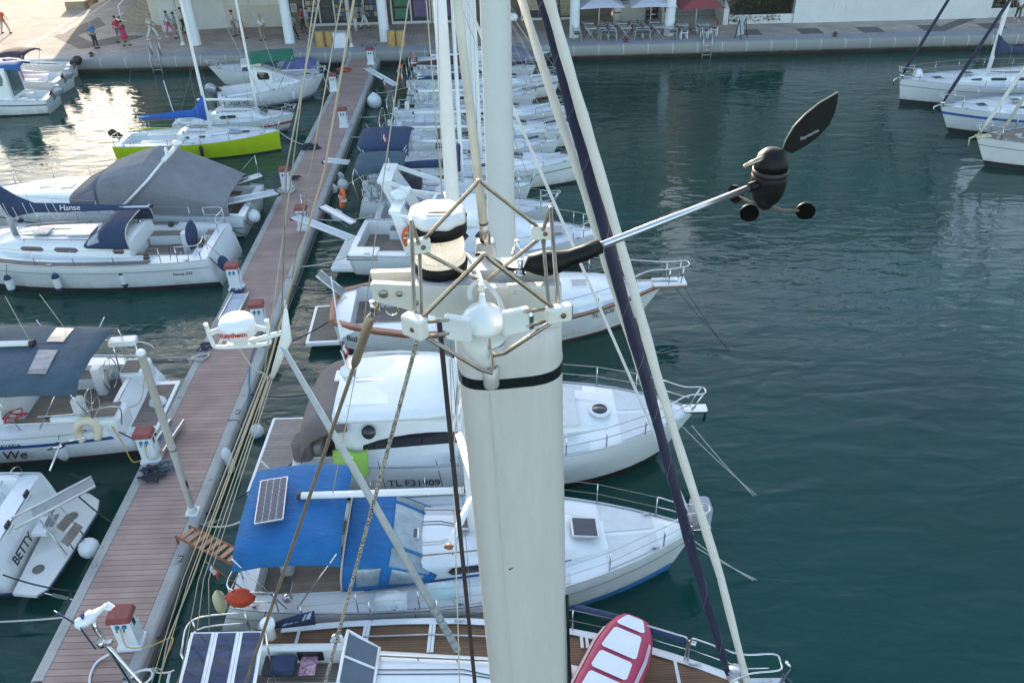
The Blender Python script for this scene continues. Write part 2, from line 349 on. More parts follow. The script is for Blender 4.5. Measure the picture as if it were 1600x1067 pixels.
# pontoon -------------------------------------------------------------
pon = thing('pontoon', 'long concrete edged pontoon decked with red brown planks, leading to the quay', 'pontoon', (-8.48, 0, 0))
CONC = mat('pontoon_concrete', (.40, .39, .36), .85, var=.2, scale=1.3, dirt=.45, bump=.2, bscale=40)
DECK = stripes('red_brown_decking', (.37, .25, .21), (.09, .04, .035), 1, .155, .075, .75, var=.16, scale=1.3, plank_var=.10)
CONCD = mat('wet_pontoon_side', (.10, .095, .08), .8, var=.3, scale=2, dirt=.5)
y0, y1 = -6, 55.2
b = MB(); b.box((-.01, (y0+y1)/2, PZ-.045), (1.58, y1-y0, .09)); b.build('deck', DECK, pon)
for s in (-1, 1):
    y = y0
    while y < y1-.1:
        ye = min(y+7.96, y1)
        b = MB(); L = ye-y-.03; yc = (y+ye)/2
        prof = [(.79, -.6), (.79, .55), (1.00, .55), (1.045, .52), (1.06, .47), (1.06, .12), (1.03, .08), (1.03, -.6)]
        rings = [[V(s*a, yc+d*L/2, z) for a, z in prof] for d in (-1, 1)]
        b.loft(rings, smooth=False); b.box((s*1.085, yc, .26), (.05, L-.1, .10), mi=1)
        b.build('concrete_edge', [CONC, CONCD], pon); y += 7.99
for k, yy in enumerate((12.9, 19.1, 22.8, 15.6, 28.5, 35.2)):
    for s in (-1, 1):
        b = MB(); b.lathe([(.001, 0), (.06, 0), (.06, .02), (.03, .03), (.001, .03)], (s*.92, yy, PZ), 10); b.build('deck_bolt', CONC, pon)
for s, yy, t in ((1, 13.0, '93'), (1, 18.3, '91'), (1, 21.6, '89'), (-1, 24.0, '88')):
    M = Matrix.Translation((s*.97, yy, PZ+.004)) @ Matrix.Rotation(pi/2 if s > 0 else -pi/2, 4, 'Z')
    b = MB(); b.box((s*.97, yy, PZ+.003), (.13, .2, .006)); pl = b.build('number_plate', BLACK, pon)
    text_mesh(t, .13, 'number', mat('white_paint', (.8, .8, .8), .5), pl, Matrix.Translation((s*.97, yy, PZ+.010)) @ Matrix.Rotation(pi/2 if s > 0 else -pi/2, 4, 'Z'), .001)

# electricity and water pedestals ------------------------------------
PEDW = mat('pedestal_white', (.74, .76, .78), .4, var=.06, scale=3, dirt=.15)
PEDR = mat('weathered_red_lid', (.24, .055, .050), .7, var=.25, scale=6, dirt=.2)
BLUEV = mat('blue_valve', (.02, .18, .30), .4)
def pedestal():
    t = thing('service_pedestal', '', 'service pedestal', group='service pedestals along the pontoon')
    b = MB(); b.rbox((0, 0, .04), (.50, .42, .08), .08); b.build('base_plate', PEDW, t)
    b = MB(); b.loft([[V(x*k, y*k, z) for x, y in ((-.19, -.15), (.19, -.15), (.19, .15), (-.19, .15))] for k, z in ((1.12, .08), (1.0, .2), (.98, .86))], smooth=False); b.build('body', PEDW, t)
    b = MB(); b.rbox((0, .0, .92), (.50, .44, .12), .07, taper=.9); b.build('lid', PEDR, t)
    b = MB()
    for x in (-.07, .07):
        b.lathe([(.001, 0), (.05, 0), (.045, .03), (.02, .06), (.001, .06)], (x, -.147, .70), 10, M=Matrix.Rotation(pi/2, 3, 'X'))
        b.tube([(x, -.19, .70), (x, -.22, .62)], .018, 6)
    b.build('tap', BLUEV, t)
    b = MB(); b.box((.187, .02, .62), (.012, .10, .22)); b.build('meter_window', mat('dark_green_display', (.01, .05, .03), .1), t)
    b = MB(); b.box((.2, .05, .35), (.012, .26, .4)); b.build('side_panel', PEDW, t)
    return t
ped0 = pedestal()
peds = [((207, 1003), .06, 'white pedestal with faded red lid and white hose, nearest the camera beside the wind generator'),
        ((238, 717), .06, 'white pedestal with yellow cable, by the foot ramp behind the tall lamp post'),
        ((370, 450), .0, 'white pedestal with red lid above the ribbed aluminium ramp'),
        ((408, 512), .1, 'white pedestal half hidden behind the round radar dome'),
        ((475, 357), .0, 'white pedestal with red lid behind the white passerelle end'),
        ((449, 295), .0, 'white pedestal with coiled pale hose at its foot, by the grey canopied cruiser'),
        ((538, 198), .0, 'white pedestal with red lid on the pontoon edge by the navy awning with tricolour flag'),
        ((522, 142), .0, 'white pedestal with red lid beside the green topped cabin boat'),
        ((580, 100), .0, 'white pedestal with red lid farthest along, beside the quay steps')]
for i, (q, r, lab) in enumerate(peds):
    o = ped0 if i == 0 else copy_tree(ped0); o.location = P(q[0], q[1], PZ+.01); o.location.z = PZ; o.rotation_euler[2] = r; o['label'] = lab
# lamp post --------------------------------------------------------------
lp = P(302, 800, PZ)
def lamp_post(loc, h, r, label, group):
    t = thing('lamp_post', label, 'lamp post', loc, group=group)
    b = MB(); b.rbox((0, 0, .03), (.30, .30, .06), .04); b.lathe([(.11, .06), (.11, .16), (r*1.2, .2)], (0, 0, 0), 14); b.build('base_plate', ALUW, t)
    b = MB(); b.lathe([(r, .06), (r, h-.1), (r*1.15, h-.1), (r*1.15, h-.03), (r*.9, h), (.001, h)], (0, 0, 0), 14); b.build('pole', ALUW, t)
    b = MB(); b.lathe([(r*1.03, h*.42), (r*1.03, h*.42+.03)], (0, 0, 0), 14); b.box((r, -.03, h*.2), (.01, .07, .2)); b.build('collar', BLACK, t)
    return t
lamp_post(V(lp.x, lp.y, PZ), 4.75, .085, 'tall white lamp post standing on the pontoon edge over the wooden gangway', 'white lamp posts')
a = P(549, 73, QZ); lamp_post(V(a.x, a.y, QZ), 5.2, .09, 'white lamp post on the quay beside the white cabinet at the pontoon head', 'white lamp posts')
a = P(1143, 35, QZ); lamp_post(V(a.x, a.y, QZ), 5.2, .10, 'white lamp post in front of the bushy hedge', 'white lamp posts')
a = P(286, 70, QZ); lamp_post(V(a.x, a.y, QZ), 5.2, .10, 'white lamp post on the quay left of the walkers, near the leftmost pillar', 'white lamp posts')

# buildings -------------------------------------------------------------
PLAS = mat('cream_render', (.56, .53, .46), .85, var=.10, scale=.5, dirt=.15)
WPLAS = mat('white_render', (.62, .63, .62), .85, var=.08, scale=.4, dirt=.15)
PINKP = mat('ochre_render', (.55, .40, .27), .85, var=.10, scale=.4)
SHUT = mat('blue_grey_shutter', (.20, .26, .29), .7)
WING = mat('window_glass_dark', (.03, .035, .04), .08, spec=.8)
STONEW = mat('pale_column_paint', (.70, .70, .68), .6, var=.08, scale=1, dirt=.12)
def facade(par, x0, x1, y, z0, n, floors, fh, dz=0, loggia=True):
    """windows, shutters and balconies on a front facing -Y; returns list"""
    w = (x1-x0)/n
    for f in range(floors):
        for i in range(n):
            cx = x0+w*(i+.5); cz = z0+fh*(f+.55)
            m = MB(); m.box((cx, y-.02, cz), (1.3, .1, 2.0), mi=0); m.box((cx, y-.08, cz), (1.1, .04, 1.8), mi=1)
            if (i+f) % 3 == 0: m.box((cx-1.0, y-.05, cz), (.6, .06, 2.0), mi=2); m.box((cx+1.0, y-.05, cz), (.6, .06, 2.0), mi=2)
            m.build('window', [STONEW, WING, SHUT], par)
        m = MB(); m.box(((x0+x1)/2, y-.5, z0+fh*f+.1), (x1-x0-.4, 1.0, .16)); m.box(((x0+x1)/2, y-.97, z0+fh*f+.62), (x1-x0-.4, .05, .9), mi=1)
        m.build('balcony', [WPLAS, mat('pale_balcony_panel', (.5, .52, .5), .6)], par)
A = thing('apartment_building', 'long cream apartment block with shops behind a row of round white pillars', 'building', (0, 0, 0))
b = MB(); b.box((-6, 66.5, 10.5), (37, 17.8, 11.6)); b.build('wall', PLAS, A)
b = MB(); b.box((-6, 66.5, 16.4), (37.8, 18.6, .25)); b.build('roof', PLAS, A)
facade(A, -24, 12, 57.6, 4.9, 9, 4, 2.8)
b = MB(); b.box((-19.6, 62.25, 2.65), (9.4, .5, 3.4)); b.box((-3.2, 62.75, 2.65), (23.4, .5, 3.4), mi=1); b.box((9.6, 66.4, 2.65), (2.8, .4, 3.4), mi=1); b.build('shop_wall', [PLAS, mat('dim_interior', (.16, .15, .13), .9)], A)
def column(x, y, label):
    t = thing('pillar', label, 'pillar', (x, y, QZ), group='round white pillars of the arcade')
    b = MB(); b.lathe([(.36, 0), (.36, .05), (.335, .06), (.31, 3.75), (.001, 3.75)], (0, 0, 0), 20); b.build('shaft', STONEW, t); return t
for (q, lab) in (((305, 72), 'round white pillar behind the walkers, leftmost of the arcade'), ((452, 69), 'round white pillar between the cream wall and the wooden bins'),
                 ((601, 66), 'round white pillar between the two pairs of wooden bins'), ((898, 60), 'round white pillar at the cafe terrace, left of the white parasol'),
                 ((1046, 57), 'round white pillar between the white parasol and the dark red parasol')):
    p = P(q[0], q[1], QZ); column(p.x, p.y+.3, lab)
p = P(820, 60, QZ); 
# shop fronts at the back of the arcade
POST = [mat('poster_%s' % n_, c, .4, var=.5, scale=s_) for n_, c, s_ in (('green', (.05, .20, .12), 2), ('purple', (.13, .10, .22), 1), ('blue', (.05, .15, .28), 3), ('dark', (.06, .06, .06), 6), ('beige', (.42, .38, .28), 3), ('red', (.35, .08, .05), 8), ('yellow', (.5, .33, .06), 8), ('grey', (.3, .31, .32), 5))]
WFR = mat('white_shop_frame', (.62, .64, .64), .5)
YB = 61.85
def shopfront(px0, px1, label, n, panels):
    x0, x1 = PY(px0, 20, YB).x, PY(px1, 20, YB).x
    t = thing('shop_window', label, 'shop window', ((x0+x1)/2, YB, QZ), group='shop fronts under the arcade')
    w = (x1-x0)/n; b = MB(); b.box((0, .05, 1.6), (x1-x0, .03, 3.1)); b.build('glass', mat('shop_glass', (.05, .055, .06), .08, var=.3, spec=.7), t)
    for i in range(n+1):
        b = MB(); b.box((-(x1-x0)/2+w*i, -.02, 1.6), (.1, .08, 3.2)); b.build('mullion', WFR, t)
    b = MB(); b.box((0, -.02, .08), (x1-x0-.1, .085, .16)); b.box((0, -.02, 1.95), (x1-x0-.1, .06, .07)); b.build('sill', WFR, t)
    rr = random.Random(px0)
    for (i, j0, mats_, nx, nz) in panels:
        b = MB(); ww = w*.84/nx; hh = (1.7)/nz
        for a in range(nx):
            for c in range(nz):
                b.box((-(x1-x0)/2+w*i+w*.08+ww*(a+.5), .015, j0+hh*(c+.5)), (ww*.82, .02, hh*.8), mi=rr.randrange(len(mats_)))
        b.build('poster', [POST[k] for k in mats_], t)
    return t
shopfront(476, 592, 'shop window full of postcards and framed pictures behind the white cabinet', 5, [(0, .9, (7, 4), 2, 4), (1, .3, (3,), 1, 2), (2, .3, (3, 6, 7, 2), 4, 6), (3, .4, (7, 3, 2), 3, 4), (4, .5, (7, 2, 3), 3, 4)])
shopfront(612, 672, 'shop window with tall green poster and plain purple poster', 2, [(0, .25, (0, 2), 1, 2), (1, .25, (1,), 1, 1)])
shopfront(676, 740, 'shop window with purple poster half hidden behind the masts', 2, [(0, .25, (1,), 1, 1), (1, .25, (1,), 1, 1)])
shopfront(815, 862, 'shop window with beige roller blind right of the big mast', 1, [(0, .5, (4,), 1, 1)])
shopfront(864, 892, 'narrow shop window with beige blind left of the cafe pillar', 1, [(0, .5, (4,), 1, 1)])
# cream wall doors and vents
for px in (372, 405, 435):
    c = PY(px, 5, 61.97); b = MB(); b.box((c.x, 61.99, 2.9), (1.3, .05, .9)); b.build('wall_panel', WPLAS, A)
def notice(px, py, w, h, m_, lab):
    c = PY(px, py, 61.95); b = MB(); b.box((0, 0, 0), (w, .04, h)); b.box((0, -.025, 0), (w*.85, .012, h*.85), mi=1)
    tag(b.build('notice_board', [WFR, m_], None, c), lab, 'notice board')
notice(459, 13, .4, .55, POST[7], 'small white framed notice on the cream wall left of the shop door')
# left steps, ramp wall and white block
STEP = mat('sandstone_steps', (.34, .27, .19), .85, var=.15, scale=2)
st = thing('stone_stairs', 'broad sandstone steps with white handrail at the left corner of the building', 'stairs', (-26.5, 61.2, QZ))
for k in range(9):
    b = MB(); n_ = 10; pts = []
    for i in range(n_+1):
        a = -pi*.9+pi*.8*i/n_; pts.append(V(2.2+(3.9-k*.18)*cos(a)*1.0, 5.4+k*.42+(5.4)*sin(a), .0))
    b.poly([p+V(0, 0, k*.16-.01) for p in pts]+[V(5.6, 11.2, k*.16-.01), V(-1.0, 11.2, k*.16-.01)], .16, nrm=(0, 0, 1)); b.build('step', STEP, st)
b = MB(); b.tube([V(-.9, 3.2, .1), V(-.9, 3.2, 1.2), V(.1, 5.4, 2.2), V(1.3, 8.0, 3.0)], .06, 6); b.tube([V(.1, 5.4, .4), V(.1, 5.4, 2.2)], .05, 6); b.tube([V(.8, 6.9, .6), V(.8, 6.9, 2.6)], .05, 6); b.build('handrail', WFR, st)
b = MB(); b.tube(bez([V(1.6, 1.6, .22), V(-.7, 2.6, .22), V(-1.6, 3.9, .22), V(-1.2, 5.2, .22)]), .12, 6); b.build('low_kerb', WFR, st)
wb = thing('white_block', 'white triangular stair wall carrying a short round pillar', 'wall', (-23.4, 61.2, QZ))
b = MB(); b.poly([V(0, 0, 0), V(4.9, .9, 0), V(4.9, 4.5, 0), V(-1.2, 4.5, 0)], 2.35, nrm=(0, 0, 1)); b.build('block', WPLAS, wb)
b = MB(); b.lathe([(.42, 2.35), (.4, 4.0)], (1.6, 2.2, 0), 16); b.build('stub_pillar', STONEW, wb)
# right steps, planter wall, hedge
sr = thing('stone_stairs', 'dull green ramp of steps rising behind the dark red parasol', 'stairs', (13.9, 60.6, QZ))
for k in range(12):
    b = MB(); b.box((0, .6+k*.36, .08+k*.16), (3.6, .36, .16+.0)); b.box((0, .6+k*.36, k*.08), (3.55, .34, k*.16+.01)); b.build('step', mat('mossy_steps', (.22, .22, .19), .9, var=.2), sr)
b = MB(); b.poly([V(1.9, -1.5, 0), V(2.25, -1.5, 0), V(2.25, -1.5, .95), V(2.25, 4.6, 3.4), V(2.25, 4.6, 0)], 0); b.poly([V(1.85, -1.6, 0), V(1.85, -1.6, 1.0), V(1.85, 4.6, 3.4), V(1.85, 4.6, 0)], .35, nrm=(1, 0, 0)); b.build('side_wall', WPLAS, sr)
b = MB(); b.poly([V(1.9, -1.3, 1.1), V(1.9, -1.2, 1.75), V(1.9, 4.6, 4.2), V(1.9, 4.6, 3.5)], .03, nrm=(1, 0, 0)); b.build('balustrade', mat('green_glass_panel', (.06, .20, .19), .2), sr)
b = MB(); b.poly([V(-2.0, -.6, 0), V(-2.0, -.6, .7), V(-2.0, 4.6, 2.8), V(-2.0, 4.6, 0)], .2, nrm=(-1, 0, 0)); b.build('side_wall', WPLAS, sr)
B = thing('white_building', 'white rendered building with blank ground floor wall along the right of the quay', 'building', (0, 0, 0))
b = MB()
for x0, x1 in ((20.6, 34.2), (37.4, 70)): b.box(((x0+x1)/2, 59.25, 2.4), (x1-x0, .5, 2.9))
b.box((27, 59.3, 1.25), (54-33+.6, .35, .62)); b.box((18.6, 59.3, 1.25), (3.9, .4, .62)); b.box((35.8, 59.3, 1.25), (3.1, .36, .62)); b.box((26.5, 68.6, 10.4), (19, 17, 13.2), mi=0); b.box((53, 68.6, 6.6), (34, 17, 5.6), mi=0)
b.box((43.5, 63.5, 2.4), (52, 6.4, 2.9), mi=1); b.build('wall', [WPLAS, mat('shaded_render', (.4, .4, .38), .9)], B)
b = MB(); b.box((26.5, 68.6, 17.1), (19.8, 17.8, .25)); b.box((53.2, 68.6, 9.5), (34, 17.8, .25)); b.build('roof', WPLAS, B)
facade(B, 17.5, 35.5, 60.1, 4.0, 4, 4, 3.2); facade(B, 37, 68, 60.1, 4.0, 7, 1, 4.6)
for px, w in ((1340, 1.4), (1310, .5)):
    c = PY(px, 2, 59.0); b = MB(); b.box((c.x, 58.99, 1.95), (w, .04, .5)); b.build('vent_panel', WPLAS, B)
# hedges as leaf clumps round twigs
LEAFA = mat('leaf_bright', (.060, .115, .018), .6, var=.4, scale=2); LEAFB = mat('leaf_mid', (.03, .075, .018), .6, var=.3, scale=3); LEAFC = mat('leaf_dark', (.015, .04, .012), .65)
def hedge(name, cat, lab, loc, sx, sy, sz, n, seed, droop=.0, lean=(5, 3, 2)):
    t = thing(name, lab, cat, loc); rr = random.Random(seed)
    b = MB()
    for i in range(7):
        x = (i/6-.5)*sx*.8; b.tube([V(x, 0, 0), V(x+.1, .0, sz*.4), V(x-.1, .05, sz*.8)], [.05, .035, .01], 5)
    b.build('stems', mat('bark', (.09, .065, .045), .9), t)
    b = MB(); mis = [0]*lean[0]+[1]*lean[1]+[2]*lean[2]
    for i in range(n):
        k = rr.random(); x = (rr.random()-.5)*sx; y = -sy*.5*abs(rr.gauss(.55, .35)) if rr.random() < .7 else (rr.random()-.5)*sy; z = rr.random()**.8*sz
        z += .25*sin(x*2.3+seed)+.2*sin(x*5.1)
        if droop and y < -.3*sy: z -= droop*rr.random()
        mi = mis[rr.randrange(len(mis))] if z > .3*sz else 2-(rr.random() < .3)
        a = rr.random()*2*pi; s_ = .07+.1*rr.random(); d = V(cos(a), sin(a), -.5+rr.random()*.6).normalized(); w = d.cross(V(0, 0, 1)).normalized()*s_*.45
        c = V(x, y, max(z, -.25)); b.add([c, c+d*s_+w, c+d*s_*2.1, c+d*s_-w], [(0, 1, 2, 3)], mi)
    b.build('foliage', [LEAFA, LEAFB, LEAFC], t); return t
hedge('hedge', 'hedge', 'bright green feathery bush spilling over the planter wall by the lamp post', (18.0, 60.0, QZ+.55), 3.4, 1.9, 2.6, 5200, 3, .7)
hedge('hedge', 'hedge', 'darker trimmed hedge filling the wall recess beside the bright green bush', (20.0, 60.2, QZ+.55), 1.5, 1.2, 2.4, 1700, 5, lean=(1, 5, 5))
hedge('hedge', 'hedge', 'dark hedge in the wall recess at the upper right behind the yacht masts', (35.8, 60.0, QZ+.55), 3.1, 1.5, 2.4, 2600, 9, lean=(1, 5, 4))
hedge('shrub', 'shrub', 'green shrub at the far right end of the quay beside the walker', (39.2, 58.2, QZ), 2.6, 1.6, 1.9, 2000, 12, lean=(2, 5, 3))
D_ = thing('shade_building', 'pale building standing at the back of the plaza behind the stairs', 'building', (-20, 83, 0))  # unseen building, set so that its shadow edge crosses the plaza
b = MB(); b.box((-1.0, 0, 10), (24, 16, 18.2)); b.build('wall', PINKP, D_); b = MB(); b.box((-1.0, 0, 19.2), (25, 17, .3)); b.build('roof', PLAS, D_)
E_ = thing('far_building', 'ochre building beyond the plaza far to the left', 'building', (-75, 84, 0))
b = MB(); b.box((0, 0, 8), (34, 14, 14.2)); b.build('wall', PINKP, E_); b = MB(); b.box((0, 0, 15.2), (35, 15, .3)); b.build('roof', PLAS, E_)

G2 = thing('glare_blocker', 'ochre block behind the ramp of steps', 'building', (18, 92, 0))  # unseen block, added to keep sky glare in the gap off the water
b = MB(); b.box((0, 0, 12.5), (22, 12, 23.2)); b.build('wall', PINKP, G2); b = MB(); b.box((0, 0, 24.2), (23, 13, .3)); b.build('roof', PLAS, G2)
# furniture on the quay -------------------------------------------------
BINW = stripes('yellow_bin_slats', (.52, .33, .12), (.22, .13, .04), 0, .085, .12, .7)
def bin_():
    t = thing('litter_bin', '', 'litter bin', group='octagonal slatted wooden bins')
    b = MB(); b.lathe([(.29, 0), (.29, .93), (.26, .95)], (0, 0, 0), 8, smooth=False); b.build('slats', BINW, t)
    b = MB(); b.lathe([(.25, .9), (.25, .97), (.12, 1.0), (.001, 1.0)], (0, 0, 0), 8, smooth=False); b.build('rim', mat('grey_bin_lid', (.2, .22, .22), .6), t); return t
b0 = bin_()
for i, (q, lab) in enumerate((((500, 75), 'slatted wooden bin farther left of the pair beside the white cabinet'), ((516, 75), 'slatted wooden bin touching the white cabinet on its left'),
                              ((612, 74), 'slatted wooden bin beside the foot of the round pillar'), ((626, 74), 'slatted wooden bin with greenish lid, next to the rigging at the boats'))):
    o = b0 if i == 0 else copy_tree(b0); p = P(q[0], q[1], QZ); o.location = (p.x, p.y+.35, QZ); o['label'] = lab
cb = P(532, 76, QZ); t = thing('cabinet', 'white metal cabinet beside two wooden bins at the pontoon head', 'cabinet', (cb.x, cb.y+.3, QZ))
b = MB(); b.rbox((0, 0, .47), (.82, .55, .94), .03); b.build('body', PEDW, t); b = MB(); b.rbox((0, 0, .97), (.9, .62, .06), .03); b.build('lid', mat('grey_lid', (.4, .4, .4), .6), t); b = MB(); b.box((0, -.285, .5), (.7, .015, .75)); b.build('door', PEDW, t)
p = P(577, 71, QZ); b = MB(); b.box((0, 0, 0), (.95, .7, .012)); b.box((0, 0, .006), (.8, .55, .012), mi=1); tag(b.build('manhole_cover', [BLACK, KERB], None, (p.x, p.y, QZ+.012)), 'rectangular steel cover set in the paving at the pontoon head', 'manhole cover')
# ladders and bollards
LADM = mat('galvanised_ladder', (.5, .52, .53), .4, .6, var=.2)
for q, lab in (((247, 86), 'metal quay ladder by the walkers on the left'), ((1108, 70), 'metal quay ladder in front of the cafe tables under the red parasol')):
    p = P(q[0], q[1], QZ); t = thing('quay_ladder', lab, 'ladder', (p.x, 54.42, 0), group='quay ladders')
    for s in (-1, 1):
        b = MB(); b.tube([V(s*.28, 0, -.5), V(s*.28, 0, .95), V(s*.28, .25, 1.7), V(s*.28, .5, 1.75)][:3]+[V(s*.28, .45, 1.0)], .035, 6); b.tube([V(s*.28, .62, .95), V(s*.28, .62, 1.75)], .04, 6); b.build('side_rail', LADM, t)
    for z in (-.1, .2, .5, .8):
        b = MB(); b.tube([V(-.28, 0, z), V(.28, 0, z)], .025, 6); b.build('rung', LADM, t)
BOLM = mat('rusty_bollard', (.10, .055, .035), .8, var=.4, scale=8)
for q, lab in (((143, 89), 'small rusty mooring bollard on the quay edge under the man in blue'), ((981, 72), 'small rusty mooring bollard on the quay edge by the grey cafe tables'), ((1316, 66), 'small rusty mooring bollard on the quay edge in front of the blank white wall')):
    p = P(q[0], q[1], QZ); t = thing('bollard', lab, 'bollard', (p.x, 55.2, QZ), group='mooring bollards on the quay')
    b = MB(); b.lathe([(.16, 0), (.16, .03), (.09, .05), (.08, .18), (.13, .22), (.13, .26), (.06, .29), (.001, .29)], (0, 0, 0), 10); b.build('post', BOLM, t)
    b = MB(); b.tube([V(-.2, 0, .15), V(.2, 0, .15)], .03, 6); b.build('cross_bar', BOLM, t)
# cafe ------------------------------------------------------------------
GRY = mat('grey_rattan', (.12, .13, .14), .7, var=.2); AL2 = mat('pale_aluminium_frame', (.55, .57, .58), .4, .5); WHP = mat('white_plastic', (.74, .77, .80), .4)
def cafe_table():
    t = thing('cafe_table', '', 'table', group='square cafe tables on the terrace')
    b = MB(); b.rbox((0, 0, .72), (.72, .72, .04), .04); b.build('tabletop', mat('pale_tabletop', (.46, .48, .45), .4), t)
    b = MB(); b.box((0, 0, .746), (.5, .5, .008)); b.build('place_mat', mat('grey_slate_top', (.25, .27, .27), .5), t)
    for s in (-1, 1):
        b = MB(); b.tube([V(-.28, s*.25, .02), V(.28, s*.25, .70)], .02, 5); b.tube([V(.28, s*.27, .02), V(-.28, s*.27, .70)], .02, 5); b.build('crossed_legs', AL2, t)
    return t
def cafe_chair():
    t = thing('cafe_chair', '', 'chair', group='grey armchairs at the cafe tables')
    b = MB(); b.rbox((0, 0, .44), (.46, .46, .04), .05); b.build('seat', GRY, t)
    b = MB(); b.grid([[V(-.24+.0-.08*(z-.45), y, z) for y in (-.21, -.1, 0, .1, .21)] for z in (.46, .6, .75, .88)], th=.03); b.build('backrest', GRY, t)
    for s in (-1, 1):
        b = MB(); b.tube(bez([V(.26, s*.26, 0), V(.22, s*.26, .45), V(.16, s*.26, .66), V(-.05, s*.26, .68), V(-.25, s*.24, .66)], 4), .02, 5); b.build('arm_frame', AL2, t)
        b = MB(); b.tube([V(-.22, s*.24, .44), V(-.34, s*.25, 0)], .02, 5); b.build('leg', AL2, t)
    return t
def white_chair():
    t = thing('white_chair', '', 'chair', group='white legged chairs under the red parasol')
    b = MB(); b.rbox((0, 0, .44), (.44, .44, .04), .04); b.build('seat', GRY, t)
    b = MB(); b.rbox((-.22, 0, .68), (.04, .42, .28), .02); b.build('backrest', GRY, t)
    for sx in (-1, 1):
        for s in (-1, 1):
            b = MB(); b.box((sx*.2, s*.2, .21 if sx > 0 else .29), (.05, .05, .42 if sx > 0 else .58)); b.build('leg', WHP, t)
    b = MB(); b.box((0, .2, .40), (.38, .04, .04)); b.box((0, -.2, .40), (.38, .04, .04)); b.box((-.2, 0, .40), (.04, .38, .04)); b.build('rail', WHP, t)
    return t
T0, C0, W0 = cafe_table(), cafe_chair(), white_chair()
tabs = [(6.3, 56.2, 'front left cafe table under the left white parasol'), (6.3, 57.6, 'back left cafe table under the left white parasol'),
        (8.6, 56.1, 'front cafe table between the two white parasols, blue item on top'), (8.5, 57.4, 'back cafe table between the two white parasols'),
        (10.8, 56.1, 'front cafe table under the right white parasol'), (10.7, 57.5, 'back cafe table under the right white parasol'),
        (12.4, 56.4, 'left cafe table under the dark red parasol'), (13.75, 56.4, 'right cafe table under the dark red parasol')]
ordn = ['left', 'right']
first = True; firstw = True
for i, (x, y, lab) in enumerate(tabs):
    o = T0 if i == 0 else copy_tree(T0); o.location = (x, y, QZ); o['label'] = lab
    if i < 6:
        for s in (-1, 1):
            for e in ((0,) if i % 2 else (-.3, .3)):
                c = C0 if first else copy_tree(C0); first = False
                c.location = (x+s*.85, y+e*1.2, QZ); c.rotation_euler[2] = (0 if s < 0 else pi)+random.uniform(-.2, .2)
                w_ = 'only' if i % 2 else ('nearer' if e < 0 else 'farther'); c['label'] = 'grey armchair, %s on the %s of the %s' % (w_, ordn[s > 0], lab.split(',')[0].replace('cafe ', '').replace('the left white', 'left').replace('the right white', 'right').replace('the two white', 'two white'))
    else:
        for j, (dx, dy, rz) in enumerate(((0, -.65, pi/2), (0, .65, -pi/2), (.75, 0, pi))):
            if j == 2 and i == 6: continue
            c = W0 if firstw else copy_tree(W0); firstw = False
            c.location = (x+dx, y+dy, QZ); c.rotation_euler[2] = rz; c['label'] = 'white legged chair on the %s side, %s' % (('quay', 'cafe', 'far right')[j], lab.replace('cafe ', ''))
def parasol(loc, w, h, mcol, lab, txt=None, rz=0):
    t = thing('parasol', lab, 'parasol', loc, rz, group='parasols on the cafe terrace')
    b = MB(); b.tube([V(0, 0, .05), V(0, 0, h+.75)], .035, 8); b.build('pole', WHP, t)
    b = MB(); b.rbox((0, 0, .04), (.5, .5, .08), .05); b.build('base', KERB, t)
    b = MB(); pts = [V(-w, -w, h), V(0, -w, h+.05), V(w, -w, h), V(w, 0, h+.05), V(w, w, h), V(0, w, h+.05), V(-w, w, h), V(-w, 0, h+.05)]
    for i in range(8):
        a, c = pts[i], pts[(i+1) % 8]; ap = V(0, 0, h+.75); m1, m2 = a.lerp(ap, .5)-V(0, 0, .05), c.lerp(ap, .5)-V(0, 0, .05)
        b.add([a, c, m2, m1], [(0, 1, 2, 3)]); b.add([m1, m2, ap], [(0, 1, 2)])
    b.build('canopy', mcol, t)
    if txt:
        M = frame(V(0, -w*.70, h+.21), (1, 0, 0), V(0, -.62, 1)); text_mesh(txt, .22, 'lettering', mat('grey_print', (.32, .32, .36), .7), t, M, .003)
    return t
PARW = mat('lavender_white_canvas', (.60, .60, .68), .8, var=.06); PARR = mat('dark_red_canvas', (.26, .05, .06), .8, var=.1)
p = P(935, 50, QZ); parasol((p.x, p.y, QZ), 1.5, 1.80, PARW, 'white square parasol on the left part of the cafe terrace', "CARTE D'OR", .04)
p = P(1015, 49, QZ); parasol((p.x, p.y, QZ), 1.5, 1.82, PARW, 'white square parasol on the right, before the drinks fridges', "CARTE D'OR", -.04)
parasol((13.6, 57.9, QZ), 1.5, 1.62, PARR, 'dark red square parasol in front of the ramp of steps', None, .1)
YC = 61.6
def fridge(px0, px1, lab):
    x0, x1 = PY(px0, 25, YC).x, PY(px1, 25, YC).x; t = thing('drinks_fridge', lab, 'fridge', ((x0+x1)/2, YC, QZ), group='cafe drinks fridges'); w = x1-x0
    b = MB(); b.box((0, .3, 1.0), (w, .6, 2.0)); b.build('cabinet', BLACK, t); rr = random.Random(px0)
    b = MB(); b.box((0, -.02, .25), (w*.9, .05, .1)); b.build('kick_plate', WHP, t)
    for k in range(3):
        b = MB()
        for i in range(5): b.box((-w*.38+i*w*.19, -.01, .72+k*.46), (w*.14, .05, .34), mi=rr.randrange(4))
        b.build('bottles', [POST[5], POST[6], POST[0], mat('amber_bottles', (.42, .16, .05), .3)], t)
fridge(1009, 1025, 'tall fridge of coloured bottles next to the ice cream counter'); fridge(1026, 1043, 'tall fridge of coloured bottles against the right pillar')
x0, x1 = PY(968, 25, YC-.5).x, PY(1008, 25, YC-.5).x
t = thing('ice_cream_counter', 'white ice cream counter with glass top at the back of the terrace', 'counter', ((x0+x1)/2, YC-.3, QZ))
